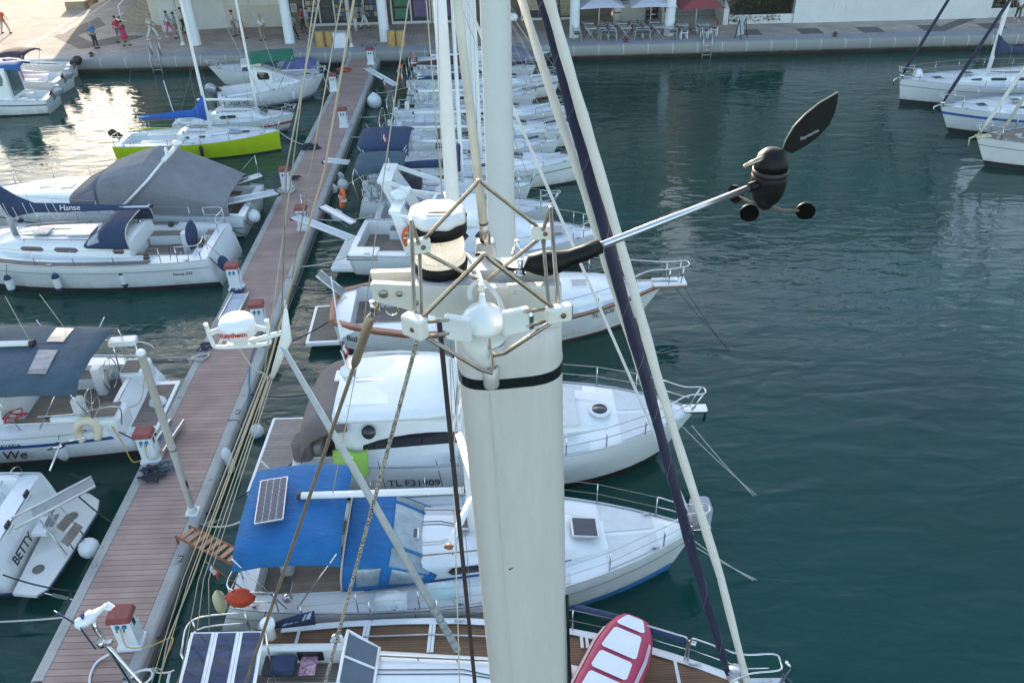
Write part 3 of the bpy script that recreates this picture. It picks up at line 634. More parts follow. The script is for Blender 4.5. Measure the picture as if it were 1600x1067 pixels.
b = MB(); b.rbox((0, 0, .5), (x1-x0, .8, 1.0), .04); b.build('body', mat('pale_counter_front', (.50, .53, .48), .5), t); b = MB(); b.box((0, .05, 1.15), (x1-x0, .6, .3)); b.build('glass_case', mat('case_glass', (.3, .33, .34), .1), t); b = MB(); b.box((0, -.3, 1.02), (x1-x0, .25, .05)); b.build('shelf', WHP, t)
b = MB()
for i in range(5): b.lathe([(.001, 0), (.10, 0), (.13, .12), (.001, .14)], (-(x1-x0)*.38+i*(x1-x0)*.19, .05, 1.3), 8, mi=i % 3)
b.build('tubs', [POST[5], POST[6], WHP], t)
p = P(963, 38, QZ); t = thing('ice_cream_bin', 'white bin shaped like an ice cream cone beside the counter', 'bin', (p.x, p.y, QZ))
b = MB(); b.lathe([(.24, 0), (.27, .7), (.30, .75)], (0, 0, 0), 12); b.build('tub', WHP, t); b = MB(); b.lathe([(.34, .85), (.36, .95), (.24, 1.2), (.1, 1.32), (.001, 1.36)], (0, 0, 0), 12); b.build('lid', WHP, t); b = MB(); b.lathe([(.25, .74), (.25, .87)], (0, 0, 0), 12); b.build('neck', GRY, t)
def board(q, h, w, rz, lab, m_, legs=True):
    p = P(q[0], q[1], QZ); t = thing('menu_board', lab, 'sign', (p.x, p.y, QZ), rz, group='standing menu boards')
    b = MB(); b.box((0, 0, h*.58), (.05, w, h*.84), M=Matrix.Rotation(.16, 3, 'Y')); b.build('panel', m_, t)
    b = MB()
    for s in (-1, 1): b.tube([V(.12, s*w/2, 0), V(-.10, s*w/2, h)], .03, 5); b.tube([V(-.42, s*w/2, 0), V(-.10, s*w/2, h*.97)], .03, 5)
    b.build('frame', BLACK, t)
board((1155, 60), 1.25, .6, 2.2, 'pale a-frame board standing alone near the quay edge', mat('pale_board', (.40, .43, .48), .5, var=.3, scale=6))
board((884, 33), 2.0, .9, -1.35, 'tall picture menu stand left of the cafe pillar', POST[4])
# people ---------------------------------------------------------------
SKIN = mat('skin', (.42, .24, .17), .6, var=.1); SKIN2 = mat('tanned_skin', (.30, .16, .10), .6, var=.1)
HAIRD = mat('dark_hair', (.02, .015, .012), .6); HAIRG = mat('grey_hair', (.35, .34, .33), .7)
SHOE = mat('dark_shoes', (.03, .025, .025), .6); SHOEW = mat('pale_shoes', (.6, .58, .54), .6)
def skin_mesh(name, joints, edges, m, par, sub=2):
    me = bpy.data.meshes.new(name); me.from_pydata([j[0] for j in joints], edges, []); me.materials.append(m)
    o = bpy.data.objects.new(name, me); COL.objects.link(o); sk = o.modifiers.new('skin', 'SKIN'); sk.use_smooth_shade = True
    for i, j in enumerate(joints):
        r = j[1]; me.skin_vertices[0].data[i].radius = r if isinstance(r, tuple) else (r, r)
    me.skin_vertices[0].data[0].use_root = True
    sb = o.modifiers.new('sub', 'SUBSURF'); sb.levels = sub; sb.render_levels = sub
    dg = bpy.context.evaluated_depsgraph_get(); m2 = bpy.data.meshes.new_from_object(o.evaluated_get(dg)); m2.name = name
    bpy.data.objects.remove(o); o = bpy.data.objects.new(name, m2); COL.objects.link(o); o.parent = par; return o
def person(q, rz, lab, shirt, legs, hair=HAIRD, stride=.25, h=1.7, skirt=None, shorts=False, sk=SKIN, shoe=SHOE, arms=(.25, -.2), z=QZ, grp='people walking on the quay'):
    p = P(q[0], q[1], z); t = thing('person', lab, 'person', (p.x, p.y, z), rz, grp); k = h/1.72
    def S3(*a): return tuple(x*k for x in a)
    # +X is the way the person faces
    J = []; E = []
    def j(x, y, zz, r, par=None):
        J.append((S3(x, y, zz), r*k if not isinstance(r, tuple) else tuple(v*k for v in r))); i = len(J)-1
        if par is not None: E.append((par, i))
        return i
    pel = j(0, 0, .93, (.12, .15)); wa = j(0, 0, 1.08, (.10, .13), pel); ch = j(.01, 0, 1.28, (.11, .16), wa); nk = j(.0, 0, 1.44, .055, ch); hd0 = j(.02, 0, 1.53, .065, nk); hd = j(.025, 0, 1.62, (.095, .078), hd0); j(.02, 0, 1.69, (.07, .06), hd); j(.105, 0, 1.60, .016, hd)
    feet = []
    arms_pts = []
    for s, st in ((1, stride), (-1, -stride)):
        hp = j(0, s*.085, .88, .085, pel); kn = j(st*.55+.04, s*.09, .49, .058, hp); an = j(st-.03*(st < 0), s*.09, .09, .04, kn); tt = j(st+.14, s*.10, .035, (.035, .045), an); feet.append((st, s))
        sh = j(0, s*.19, 1.38, .058, ch); a_ = arms[0] if s > 0 else arms[1]
        el = j(-.05+a_*.4, s*.24, 1.11, .042, sh); wr = j(.05+a_, s*.23, .89+abs(a_)*.2, .028, el); pm = j(.07+a_*1.05, s*.225, .83+abs(a_)*.2, (.018, .036), wr)
        for f in range(4): j(.085+a_*1.07+.012*f-.02, s*(.215), .75+abs(a_)*.2+.01*abs(f-1.5), .0095, pm)
        j(.12+a_*1.05, s*.20, .80+abs(a_)*.2, .011, pm); arms_pts.append((s, a_))
    skin_mesh('body', J, E, sk, t, 1)
    b = MB(); b.lathe([(.012, -.01), (.095, -.02), (.105, .04), (.085, .09), (.04, .115), (.001, .118)], S3(.005, 0, 1.625), 12); o = b.build('hair', hair, t)
    # face: eyes and mouth
    b = MB()
    for s in (-1, 1): b.ball(S3(.112, s*.034, 1.635), .012*k, 6)
    b.build('eyes', BLACK, t)
    # shirt
    J = []; E = []
    pel = j(0, 0, .94, (.135, .165)); wa = j(0, 0, 1.08, (.12, .15), pel); ch = j(.01, 0, 1.28, (.125, .175), wa); nk = j(0, 0, 1.41, .075, ch)
    for s, a_ in arms_pts:
        sh = j(0, s*.19, 1.375, .072, ch); j(-.05+a_*.4, s*.24, 1.14, .06, sh)
    skin_mesh('shirt', J, E, shirt, t, 1)
    if skirt:
        n_ = 14; rings = []
        for (zz, rx, ry) in ((1.05, .13, .16), (.9, .17, .20), (.6, .23, .25), (.48, .25, .27)):
            rings.append([V(*S3(cos(2*pi*i/n_)*rx+.03*sin(5*i), sin(2*pi*i/n_)*ry, zz)) for i in range(n_)])
        b = MB(); b.loft(rings); b.build('skirt', skirt, t)
    if legs:
        J = []; E = []; pel = j(0, 0, .97, (.135, .165))
        for st, s in feet:
            hp = j(0, s*.085, .88, .105, pel); kn = j(st*.55+.04, s*.09, .50, .075, hp)
            if not shorts: j(st-.03*(st < 0), s*.09, .13, .062, kn)
        skin_mesh('trousers', J, E, legs, t, 1)
    for st, s in feet:
        b = MB(); b.rbox((st*k+.05*k, s*.095*k, .045*k), (.25*k, .095*k, .09*k), .04); b.build('shoe', shoe, t)
    return t
def cloth(n, c): return mat('cloth_'+n, c, .85, var=.15, scale=8)
cW, cBl, cRd, cPk, cKh, cLb, cOr, cDk, cGy, cGn, cPi = cloth('white', (.66, .67, .68)), cloth('bright_blue', (.02, .20, .45)), cloth('red', (.50, .03, .05)), cloth('crimson', (.38, .03, .08)), cloth('khaki', (.26, .22, .15)), cloth('light_blue', (.25, .38, .55)), cloth('orange_red', (.62, .12, .05)), cloth('charcoal', (.025, .025, .03)), cloth('grey', (.30, .31, .33)), cloth('dark_green', (.03, .09, .06)), cloth('pink', (.60, .17, .34))
person((151, 76), -.4, 'man in bright blue shirt and black trousers standing alone near the quay edge', cBl, cDk, HAIRG, .04)
person((189, 66), -.3, 'person in red top walking behind a woman in a crimson dress', cRd, cloth('violet', (.16, .12, .3)), HAIRD, .22, shorts=True)
person((198, 72), -.3, 'woman in crimson dress carrying a pale bag beside the person in red', cPk, None, HAIRD, .18, 1.62, skirt=cPk)
person((240, 62), -.1, 'grey haired man in white shirt and white trousers taking a long stride', cW, cW, HAIRG, .36, shoe=SHOEW)
person((267, 58), -.15, 'man in white shirt and pink trousers walking by the white block', cW, cPi, HAIRD, .28, sk=SKIN2, shoe=SHOEW)
person((278, 60), .2, 'person in light blue top and khaki shorts half hidden behind the lamp post', cLb, cKh, HAIRD, .15, shorts=True)
person((289, 52), .2, 'person in white and dark clothes with black shoulder bag behind the leftmost pillar', cW, cDk, HAIRD, .1)
person((368, 57), .3, 'man in white shirt and grey trousers beside the woman in a long red skirt', cW, cGy, HAIRD, .12)
person((381, 61), .1, 'woman in a long red skirt walking along the cream wall', cloth('dark_red', (.2, .03, .04)), None, HAIRD, .15, 1.62, skirt=cRd)
person((412, 64), 2.8, 'man in white shirt and khaki trousers walking with a stick', cW, cKh, HAIRG, .1)
person((460, 62), 2.6, 'person in grey top and dark trousers stepping out beside the pillar', cGy, cDk, HAIRD, .32)
person((475, 51), .2, 'person in red top with dark backpack by the shop door', cRd, cDk, HAIRD, .15)
person((483, 53), .4, 'person in light blue shirt walking close to the one with backpack', cLb, cKh, HAIRD, .12, shorts=True)
person((556, 48), 1.2, 'person in white trousers standing at the postcard window behind a lamp post', cGy, cW, HAIRD, .08, shoe=SHOEW)
person((570, 45), .0, 'man in pale blue shirt and white trousers walking past the postcard window', cLb, cW, HAIRG, .27)
person((10, 52), -.5, 'man in orange top and pale trousers striding in the sunlight at the far left', cOr, cloth('beige', (.45, .38, .29)), HAIRD, .33)
person((1588, 32), -2.0, 'person in white top and dark green trousers walking at the far right of the quay', cW, cGn, HAIRD, .3, shoe=SHOEW)
person((1012, 36), 1.5, 'dark clothed person working inside the cafe behind the parasol', cDk, cDk, HAIRD, .05)
for q, c_, lab in (((122, 14), (.34, .25, .16), 'low sandstone block seat at the plaza edge, larger and paler'), ((136, 4), (.36, .20, .08), 'low round topped wooden block by the plaza')):
    p = P(q[0], q[1], QZ); b = MB(); b.rbox((0, 0, .3), (1.6, .9, .6), .2); tag(b.build('plaza_bench', mat('seat_'+lab[:9], c_, .8), None, (p.x, p.y, QZ)), lab, 'block seat')
# ================================================================== BOAT BUILDER
class Boat:
    """a boat lying from stern S (x,y) to bow B (x,y); local +X forward, +Y port"""
    def __init__(s, name, label, cat, S, B, group='boats moored stern to the pontoon'):
        s.S = V(S[0], S[1], 0); d = V(B[0]-S[0], B[1]-S[1], 0); s.L = d.length; s.rz = math.atan2(d.y, d.x)
        s.root = thing(name, label, cat, s.S, s.rz, group); s.inv = (Matrix.Translation(s.S) @ Matrix.Rotation(s.rz, 4, 'Z')).inverted(); s.mw = s.inv.inverted()
        s.near = -1 if abs(s.rz) < pi/2 else 1      # side towards the camera
    def loc(s, px, py, z): return s.inv @ P(px, py, z)
    def w(s, *p): return s.mw @ V(*p)
    def hull(s, beam, hs, hm, hb, sternw=.72, ma=.42, bp=2.2, rake=.5, trake=.0, top=None, boot=None, anti=None, band=None, flare=.9, wlw=.88, deckm=None, cockpit=None, open_stern=False, camber=.05, cfloor=.45, benchm=None, rail=True, bandz=(.80, .66), sternr=.0):
        top = top or HULLM; boot = boot or top; anti = anti or ANTIF; band = band or top; deckm = deckm or GEL; s.beam = beam; L = s.L
        s.hs, s.hm, s.hb = hs, hm, hb
        def half(t):
            if t < ma: return beam/2*(sternw+(1-sternw)*sin(pi/2*t/ma)**.9)
            return beam/2*max(.012, 1-((t-ma)/(1-ma))**bp)
        def sheer(t): return hs*(1-t)*(1-2*t)+4*hm*t*(1-t)+hb*t*(2*t-1)
        s.half, s.sheer = half, sheer
        ts = [0, .02, .06, .12, .2, .28, .36, .44, .52, .6, .68, .75, .81, .87, .92, .96, .985, 1.0]
        if cockpit: ts = sorted(set([t for t in ts if all(abs(t-c) > .018 for c in cockpit[:2])]+[c for c in cockpit[:2]]))
        lv = [(1.0, 1.0), (bandz[0], .995), (bandz[1], .985), (.42, .955), (.2, .915), (.09, .895), (-.03, .87), (-.22, .70), (-.42, .0)]
        rings = []
        def xs(t, f):   # x at station t and height fraction f
            k = max(0, (t-.55)/.45)**2
            return t*L - rake*(1-f)*k + trake*max(0, f)*max(0, 1-t/.15)
        s.xs = xs
        for t in ts:
            h = sheer(t); r = half(t); row = []
            for (f, wf) in lv:
                fl = wf-(1-flare)*(1-max(f, 0))*max(0, (t-.35)/.65)**.8*1.6
                row.append((xs(t, f), r*max(fl, .0 if f < -.3 else .012/max(r, .02)), f*h if f > 0 else f))
            rings.append([V(x, y, z) for x, y, z in row]+[V(x, -y, z) for x, y, z in row[::-1]])
        n = len(rings[0]); m = len(lv); b = MB(); b.v = [tuple(v) for r in rings for v in r]
        lvm = [0, 3, 0, 0, 1, 2, 2, 2]
        for i in range(len(ts)-1):
            for j in range(n-1):
                if j == m-1: continue
                k = j if j < m else n-2-j
                b.f.append((i*n+j, (i+1)*n+j, (i+1)*n+j+1, i*n+j+1)); b.m.append(lvm[min(k, 7)]); b.sm.append(True)
        b.f.append(tuple(range(n))); b.m.append(0); b.sm.append(False)
        s.hullo = b.build('hull', [top, boot, anti, band], s.root)
        # deck
        b = MB(); U = (-1, -.7, -.35, 0, .35, .7, 1); zin = -.012
        def dp(t, u): r = half(t)*.985; return V(xs(t, 1.0), u*r, sheer(t)+camber*(1-u*u)+zin)
        s.dp = dp
        for i in range(len(ts)-1):
            a, c = ts[i], ts[i+1]
            if cockpit and a >= cockpit[0]-1e-6 and c <= cockpit[1]+1e-6:
                w0, w1 = cockpit[2], cockpit[2]
                for sg in (-1, 1):
                    def q(t, k): r = half(t)*.985; u = (w0+(r-w0)*k)/r; return V(xs(t, 1), sg*u*r, sheer(t)+camber*(1-u*u)+zin)
                    for k in range(2): b.add([q(a, k/2), q(c, k/2), q(c, (k+1)/2), q(a, (k+1)/2)], [(0, 1, 2, 3)] if sg < 0 else [(3, 2, 1, 0)])
            else:
                for j in range(6): b.add([dp(a, U[j]), dp(c, U[j]), dp(c, U[j+1]), dp(a, U[j+1])], [(0, 1, 2, 3)], smooth=True)
        b.build('deck', deckm, s.root)
        if cockpit:
            c0, c1, cw = cockpit[:3]; x0, x1 = xs(c0, 1), xs(c1, 1); zf = sheer(c0)-cfloor; b = MB(); bm = benchm or deckm
            zt = lambda t: sheer(t)+camber*.7
            for sg in (-1, 1): b.add([V(x0, sg*cw, zf), V(x1, sg*cw, zf), V(x1, sg*cw, zt(c1)), V(x0, sg*cw, zt(c0))], [(0, 1, 2, 3)])
            b.add([V(x1, -cw, zf), V(x1, cw, zf), V(x1, cw, zt(c1)), V(x1, -cw, zt(c1))], [(0, 1, 2, 3)])
            if not open_stern: b.add([V(x0, -cw, zf), V(x0, cw, zf), V(x0, cw, zt(c0)), V(x0, -cw, zt(c0))], [(0, 1, 2, 3)])
            b.build('cockpit_well', GEL, s.root)
            b = MB(); b.box(((x0+x1)/2, 0, zf-.02), (x1-x0, 2*cw, .04)); b.build('cockpit_floor', bm, s.root)
            s.cf = zf
            for sg in (-1, 1):
                b = MB(); b.box(((x0*.35+x1*.65), sg*(cw-.22), zf+.18), ((x1-x0)*.66, .43, .36)); b.build('bench', [GEL], s.root)
                b = MB(); b.box(((x0*.35+x1*.65), sg*(cw-.22), zf+.375), ((x1-x0)*.64, .38, .03)); b.build('bench_top', bm, s.root)
        for sg in (-1, 1):
            for t in (.07, .5, .90):
                p = V(xs(t, 1), sg*(half(t)-.10), sheer(t)+.03); b = MB(); b.tube([p-V(.11, 0, -.03), p+V(.11, 0, .03)], .016, 5); b.box(p, (.08, .03, .06)); b.build('cleat', STEEL, s.root)
            if deckm is GEL and L > 6:
                for ta, tb in ((.36, .55), (.565, .72)):
                    b = MB(); b.loft([[V(xs(t, 1), sg*(half(t)-.09), sheer(t)+.008), V(xs(t, 1), sg*max(.25, half(t)-.36), sheer(t)+.022)] for t in [ta+(tb-ta)*i/4 for i in range(5)]], closed=False); b.build('nonskid_panel', GREYGEL, s.root)
                b = MB(); b.loft([[V(xs(t, 1), sg*(half(t)-.10), sheer(t)+.006+camber*.2), V(xs(t, 1), sg*.06, sheer(t)+camber-.002)] for t in (.80, .84, .88, .91)], closed=False); b.build('nonskid_panel', GREYGEL, s.root)
        if rail:
            for sg in (-1, 1):
                b = MB(); b.tube([V(xs(t, 1), sg*half(t)*.985, sheer(t)+.012) for t in ts], .022, 5); b.build('toe_rail', ALU if rail is True else rail, s.root)
        return s
    def edge(s, t, sg, inset=.04, up=0): return V(s.xs(t, 1), sg*max(0, s.half(t)-inset), s.sheer(t)+up)
    def coach(s, x0, x1, w0, w1, h0, h1, nose=.8, m=None, name='coachroof', base=None, tw=.78, aft=.0, wm=None, n=8):
        """cabin trunk; side(x,u,sg) gives points on its flank"""
        m = m or GEL; prof = [(1.0, -.06), (1.0, .0), (.955, .55), (.90, .85), (tw, .97), (.4, 1.04), (0, 1.06)]
        def par(x):
            k = (x-x0)/(x1-x0); w = w0+(w1-w0)*k; h = h0+(h1-h0)*k
            if x > x1-nose: q = (x-(x1-nose))/nose; h *= max(.04, (1-q**1.6)); w *= (1-.30*q*q)
            if aft and x < x0+aft: q = 1-(x-x0)/aft; h *= (1-.9*q*q)
            zb = base if base is not None else s.sheer(x/s.L)+.01
            return w, h, zb
        xs_ = [x0+(x1-x0)*i/n for i in range(n)]+[x1-nose*.5, x1-nose*.25, x1-nose*.1, x1]; xs_ = sorted(set(xs_))
        b = MB(); rings = []
        for x in xs_:
            w, h, zb = par(x); r = [V(x, w*a, zb+h*c if c >= 0 else zb-.06) for a, c in prof]; rings.append(r+[V(v.x, -v.y, v.z) for v in r[-2::-1]])
        b.loft(rings); o = b.build(name, m, s.root)
        s.c0, s.c1 = x0, x1
        if name == 'coachroof':
            for sg in (-1, 1):
                pts = []
                for i in range(9): xx = x0+.5+(x1-nose-x0-.5)*i/8; w_, h_, z_ = par(xx); pts.append(V(xx, sg*w_*.68, z_+h_*1.0+.055))
                b = MB(); b.tube(pts, .016, 5)
                for p in pts[::2]: b.tube([p, p-V(0, 0, .07)], .012, 4)
                b.build('grab_rail', TEAKG, s.root); w_, h_, z_ = par(x0+.25)
                b = MB(); b.lathe([(.001, 0), (.07, 0), (.085, .04), (.05, .08), (.065, .11), (.001, .12)], (x0+.25, sg*w_*.6, z_+h_), 10); b.build('winch', STEEL, s.root)
        def side(x, u, sg, off=.006):
            w, h, zb = par(x); a = 1.0-.045*min(1, u/.55) if u < .55 else .955-.055*(u-.55)/.3
            return V(x, sg*(w*a+off), zb+h*u)
        s.side = side; s.par = par
        return o
    def windows(s, spans, u0=.3, u1=.75, sides=(-1, 1), m=None, frame=None, name='window'):
        for sg in sides:
            for (a, c) in spans:
                b = MB(); k = 6; pts = []
                rr = (c-a)*.12
                lo = [s.side(a+rr+(c-a-2*rr)*i/k, u0, sg, .008) for i in range(k+1)]; hi = [s.side(c-rr-(c-a-2*rr)*i/k, u1, sg, .008) for i in range(k+1)]
                mids = [s.side(c, (u0+u1)/2, sg, .008)], [s.side(a, (u0+u1)/2, sg, .008)]
                pts = lo+mids[0]+hi+mids[1]; cen = sum(pts, V(0, 0, 0))/len(pts)
                if frame: b.add([cen+V(0, sg*.004, 0)]+[cen+(p-cen)*1.0 for p in pts], [(0, i+1, (i+1) % len(pts)+1) for i in range(len(pts))], 1); q = [cen+(p-cen)*.86+V(0, sg*.008, 0) for p in pts]
                else: q = pts
                b.add([cen+V(0, sg*.01, 0)]+[p for p in q], [(0, i+1, (i+1) % len(q)+1) for i in range(len(q))], 0)
                b.build(name, [m or DARKGLASS, frame or GEL], s.root)
    def hatch(s, x, y, z, sx, sy, m=None, fr=None, tilt=0):
        b = MB(); b.rbox((0, 0, 0), (sx, sy, .05), .05); o = b.build('hatch', fr or ALU, s.root, (x, y, z)); o.rotation_euler[1] = tilt
        b = MB(); b.rbox((0, 0, .026), (sx*.86, sy*.86, .015), .04); b.build('hatch_glass', m or HATCHG, o); return o
    def post_rails(s, ts, h=.6, sides=(-1, 1), r=.014, m=None, lines=(1.0, .5), pulpit=True, pushpit=None, lr=.007, t_gap=None):
        m = m or STEEL
        for sg in sides:
            for t in ts:
                p = s.edge(t, sg); b = MB(); b.tube([p, p+V(0, 0, h)], r, 5); b.build('stanchion', m, s.root)
            if len(ts) > 1 or pulpit:
                for f in lines:
                    pts = [s.edge(t, sg, up=h*f) for t in sorted(ts)]
                    if pulpit: pts.append(s.edge(.93, sg, up=h*f))
                    if len(pts) > 1: b = MB(); b.tube(pts, lr, 4); b.build('lifeline', WIRE, s.root)
        if pulpit:
            L = s.L; b = MB()
            for f in (1.0, .5):
                a = [s.edge(.92, sg, up=h*f) for sg in (-1, 1)]
                if f == 1.0: b.tube(bez([a[0], s.edge(.97, -1, up=h), V(L+.12, -.14, s.sheer(1)+h), V(L+.2, 0, s.sheer(1)+h), V(L+.12, .14, s.sheer(1)+h), s.edge(.97, 1, up=h), a[1]], 4), r*1.2, 6)
                else:
                    for sg in (-1, 1): b.tube([s.edge(.92, sg, up=h*f), s.edge(.985, sg, up=h*f, inset=.0)], r, 5)
            for sg in (-1, 1): b.tube([s.edge(.92, sg), s.edge(.92, sg, up=h)], r*1.2, 5); b.tube([s.edge(.985, sg, .0), V(L+.12, sg*.14, s.sheer(1)+h)], r*1.2, 5)
            b.build('pulpit', m, s.root)
        if pushpit:
            for sg in (-1, 1):
                b = MB(); a = s.edge(pushpit, sg, up=h); c = s.edge(.015, sg, up=h); e = V(c.x+.02, c.y*.45, c.z)
                b.tube(bez([a, c, e], 5), r*1.2, 6); b.tube(bez([a-V(0, 0, h*.5), c-V(0, 0, h*.5), e-V(0, 0, h*.5)], 5), r, 5)
                for q in (a, c, e): b.tube([q, V(q.x, q.y, q.z-h)], r*1.2, 5)
                b.build('pushpit', m, s.root)
    def mast(s, x, h, z0, chord=.2, w=.13, m=None, boom=None, spreaders=(), shroud=True, forestay=True, backstay=True, taper=.7, sail=None, fs_r=.012, fs_m=None, ht=None, rake=.0, bs_x=None):
        m = m or ALUW
        b = MB(); rings = []
        for i in range(9):
            f = i/8; k = 1 if f < .5 else 1-(1-taper)*(f-.5)*2
            rings.append([V(x-rake*f+cos(2*pi*j/14)*chord/2*k, sin(2*pi*j/14)*w/2*k, z0+(h-z0)*f) for j in range(14)])
        b.loft(rings); mo = b.build('mast', m, s.root)
        for (zz, ln, sweep) in spreaders:
            for sg in (-1, 1):
                b = MB(); b.tube([V(x, sg*w/2, zz), V(x-sweep, sg*ln, zz+.06)], [.05, .03], 6, flat=.4); b.build('spreader', m, mo)
        if boom:
            (x1, zb, ang) = boom; b = MB(); b.tube([V(x-chord*.6, 0, zb), V(x1, 0, zb+ang)], .085, 10, flat=.75); bo = b.build('boom', m, s.root)
            b = MB(); b.tube([V(x1+.02, 0, zb+ang), V(x1-.06, 0, zb+ang)], .09, 10, flat=.75); b.build('end_cap', BLACK, bo)
            if sail:
                rr = []; N = 10
                for i in range(N+1):
                    f = i/N; xx = x-.05+(x1-x+.15)*f; hh = .16+.22*(1-f)**1.5+(.75 if i == 0 else (.30 if i == 1 else 0)); ww = .16*(1-f*.45)
                    rr.append([V(xx+(.10 if k in (2, 3, 4) and i < 2 else 0), ww*a, zb+ang*f+c*hh-.08+.015*sin(9*f+k)) for k, (a, c) in enumerate(((0, -.25), (.9, -.05), (1, .35), (.5, .85), (0, 1), (-.5, .85), (-1, .35), (-.9, -.05)))])
                b = MB(); b.loft(rr); b.build('sail_cover', sail, bo)
        if shroud:
            hw = s.half(x/s.L)*.92; zd = s.sheer(x/s.L); b = MB()
            for sg in (-1, 1):
                if spreaders:
                    (zz, ln, sw) = spreaders[-1]; b.tube([V(x-.1, sg*hw, zd), V(x-sw, sg*ln, zz+.06), V(x, 0, h-.1)], .006, 4); b.tube([V(x-.45, sg*hw, zd), V(x, sg*w/2, spreaders[0][0])], .006, 4)
                else: b.tube([V(x-.1, sg*hw, zd), V(x, 0, h-.1)], .006, 4)
            b.build('shroud', WIRE, s.root)
        if hasattr(s, 'c0') and s.c0 < x < s.c1+.3:
            for y in (-.34, -.26, .24, .33):
                pts = []
                for i in range(7):
                    xx = x-.1+(s.c0+.35-x+.1)*i/6; w_, h_, zb_ = s.par(xx); pts.append(V(xx, y*(.35+.65*min(1, i/2)), zb_+h_*1.04+.012))
                b = MB(); b.tube(pts, .009, 4); b.build('deck_line', ROPEW if y < 0 else ROPED, s.root)
        if forestay:
            b = MB(); b.tube([V(s.L-.06, 0, s.sheer(1)+.05), V(s.L-.06-.06*(s.L-x), 0, s.sheer(1)+.05+.06*(h-1)), V(x+chord/2, 0, h-.15)], [fs_r*.5, fs_r, fs_r*.8], 7); b.build('forestay', fs_m or WIRE, s.root)
        if backstay:
            b = MB(); b.tube([V(.1 if bs_x is None else bs_x, 0, s.sheer(0)), V(x-rake, 0, h-.05)], .006, 4); b.build('backstay', WIRE, s.root)
        return mo
    def sprayhood(s, x0, x1, w, h, zb, m, win=True):
        """canvas hood open aft (x0) with clear panels sloping down forward (x1)"""
        NU, NV = 26, 80
        def pt(u, v, off=0):
            a = pi*v; k = 1-.10*u*u; hh = h*(1-.04*u-.06*u*u) if u < .42 else h*(.972-.912*((u-.42)/.58)**1.25)
            hh += off; w_ = w*k+off
            return V(x0+(x1-x0)*u*(1-.10*(1-sin(a)**.5)*(u > .4))+(x1-x0)*.05*sin(a), w_*math.copysign(abs(cos(a))**.5, cos(a)), zb+hh*sin(a)**.62)
        def clear(u, v):
            if not win: return False
            if win == 'front': return .62 < u < .92 and (.10 < v < .385 or .415 < v < .585 or .615 < v < .90)
            if .50 < u < .93 and (.20 < v < .385 or .415 < v < .585 or .615 < v < .80): return True
            q = min(v, 1-v)
            return .012 < q < .17 and ((.16 < u < .44) or (.53 < u < .90))
        bm_, bc = MB(), {}
        for i in range(NU):
            for j in range(NV):
                u0, u1, v0, v1 = i/NU, (i+1)/NU, j/NV, (j+1)/NV
                uc, vc = (u0+u1)/2, (v0+v1)/2; key = (vc < .2)*1+(vc > .8)*2+(.2 <= vc < .4)*3+(.4 <= vc < .6)*4+(.6 <= vc <= .8)*5+(10 if uc < .47 else 0)
                t = bc.setdefault(key, MB()) if clear(uc, vc) else bm_
                t.add([pt(u0, v0), pt(u1, v0), pt(u1, v1), pt(u0, v1)], [(0, 1, 2, 3)], smooth=True)
        o = weld(bm_.build('sprayhood', m, s.root)); sd = o.modifiers.new('thick', 'SOLIDIFY'); sd.thickness = .012
        for q in bc.values(): weld(q.build('vinyl_window', CLEARV, o))
        b = MB(); b.tube([pt(0, v/20, .012)+V(-.01, 0, 0) for v in range(21)], .022, 6); b.build('aft_hem', mat('cream_hem', (.55, .48, .40), .8), o)
        return o
    def canopy(s, x0, x1, w, z, h, m, sag_=.12, posts=True, name='bimini', nx=6, zs=0, drop=.12):
        rows = []; N = 8
        for i in range(nx+1):
            f = i/nx; x = x0+(x1-x0)*f; bow = z+h*sin(pi*(.12+.76*f))**.5+zs*f
            rows.append([V(x, w*math.copysign(abs(u)**.9, u), bow-sag_*u*u-(drop if abs(u) == 1 else 0)+.012*sin(7*f*3+u*4)) for u in [-1+2*k/N for k in range(N+1)]])
        b = MB(); b.grid(rows); o = b.build(name, m, s.root); sd = o.modifiers.new('thick', 'SOLIDIFY'); sd.thickness = .02
        for f in (.33, .67):
            i = int(nx*f+.5); b = MB(); b.tube([v+V(0, 0, .010) for v in rows[i]], .011, 4, flat=.5); b.build('seam', mat(m.name+'_seam', tuple(c*.6 for c in m.node_tree.nodes['Color Ramp'].color_ramp.elements[1].color[:3]), .9), o)
        if posts:
            for sg in (-1, 1):
                b = MB(); zd = s.sheer(.15)
                for xa, xb in ((x0+.05, x0+(x1-x0)*.4), (x1-.05, x0+(x1-x0)*.5)): b.tube([V(xb, sg*w*.97, zd), V(xa, sg*w*.97, z+h*.5)], .016, 5)
                b.build('bimini_frame', STEEL, s.root)
        return o
    def wheel(s, x, y, z, r=.4, cover=None, pedestal=True):
        b = MB(); b.tube([V(x+.06*sin(a)*0, y+r*cos(a), z+r*sin(a)) for a in [2*pi*i/20 for i in range(20)]], .018, 5, closed=True)
        for k in range(3): a = k*pi/3; b.tube([V(x, y-r*cos(a), z-r*sin(a)), V(x, y+r*cos(a), z+r*sin(a))], .009, 4)
        o = b.build('steering_wheel', STEEL, s.root)
        if cover: b = MB(); b.lathe([(.001, -.05), (r*.95, -.05), (r*1.07, 0), (r*.95, .05), (.001, .05)], (x, y, z), 18, M=Matrix.Rotation(pi/2, 3, 'Y')); b.build('wheel_cover', cover, o)
        if pedestal: b = MB(); b.rbox((x+.25, y, (z+s.cf)/2), (.28, .34, z-s.cf+.25), .06, taper=.85); b.build('steering_pedestal', GEL, s.root)
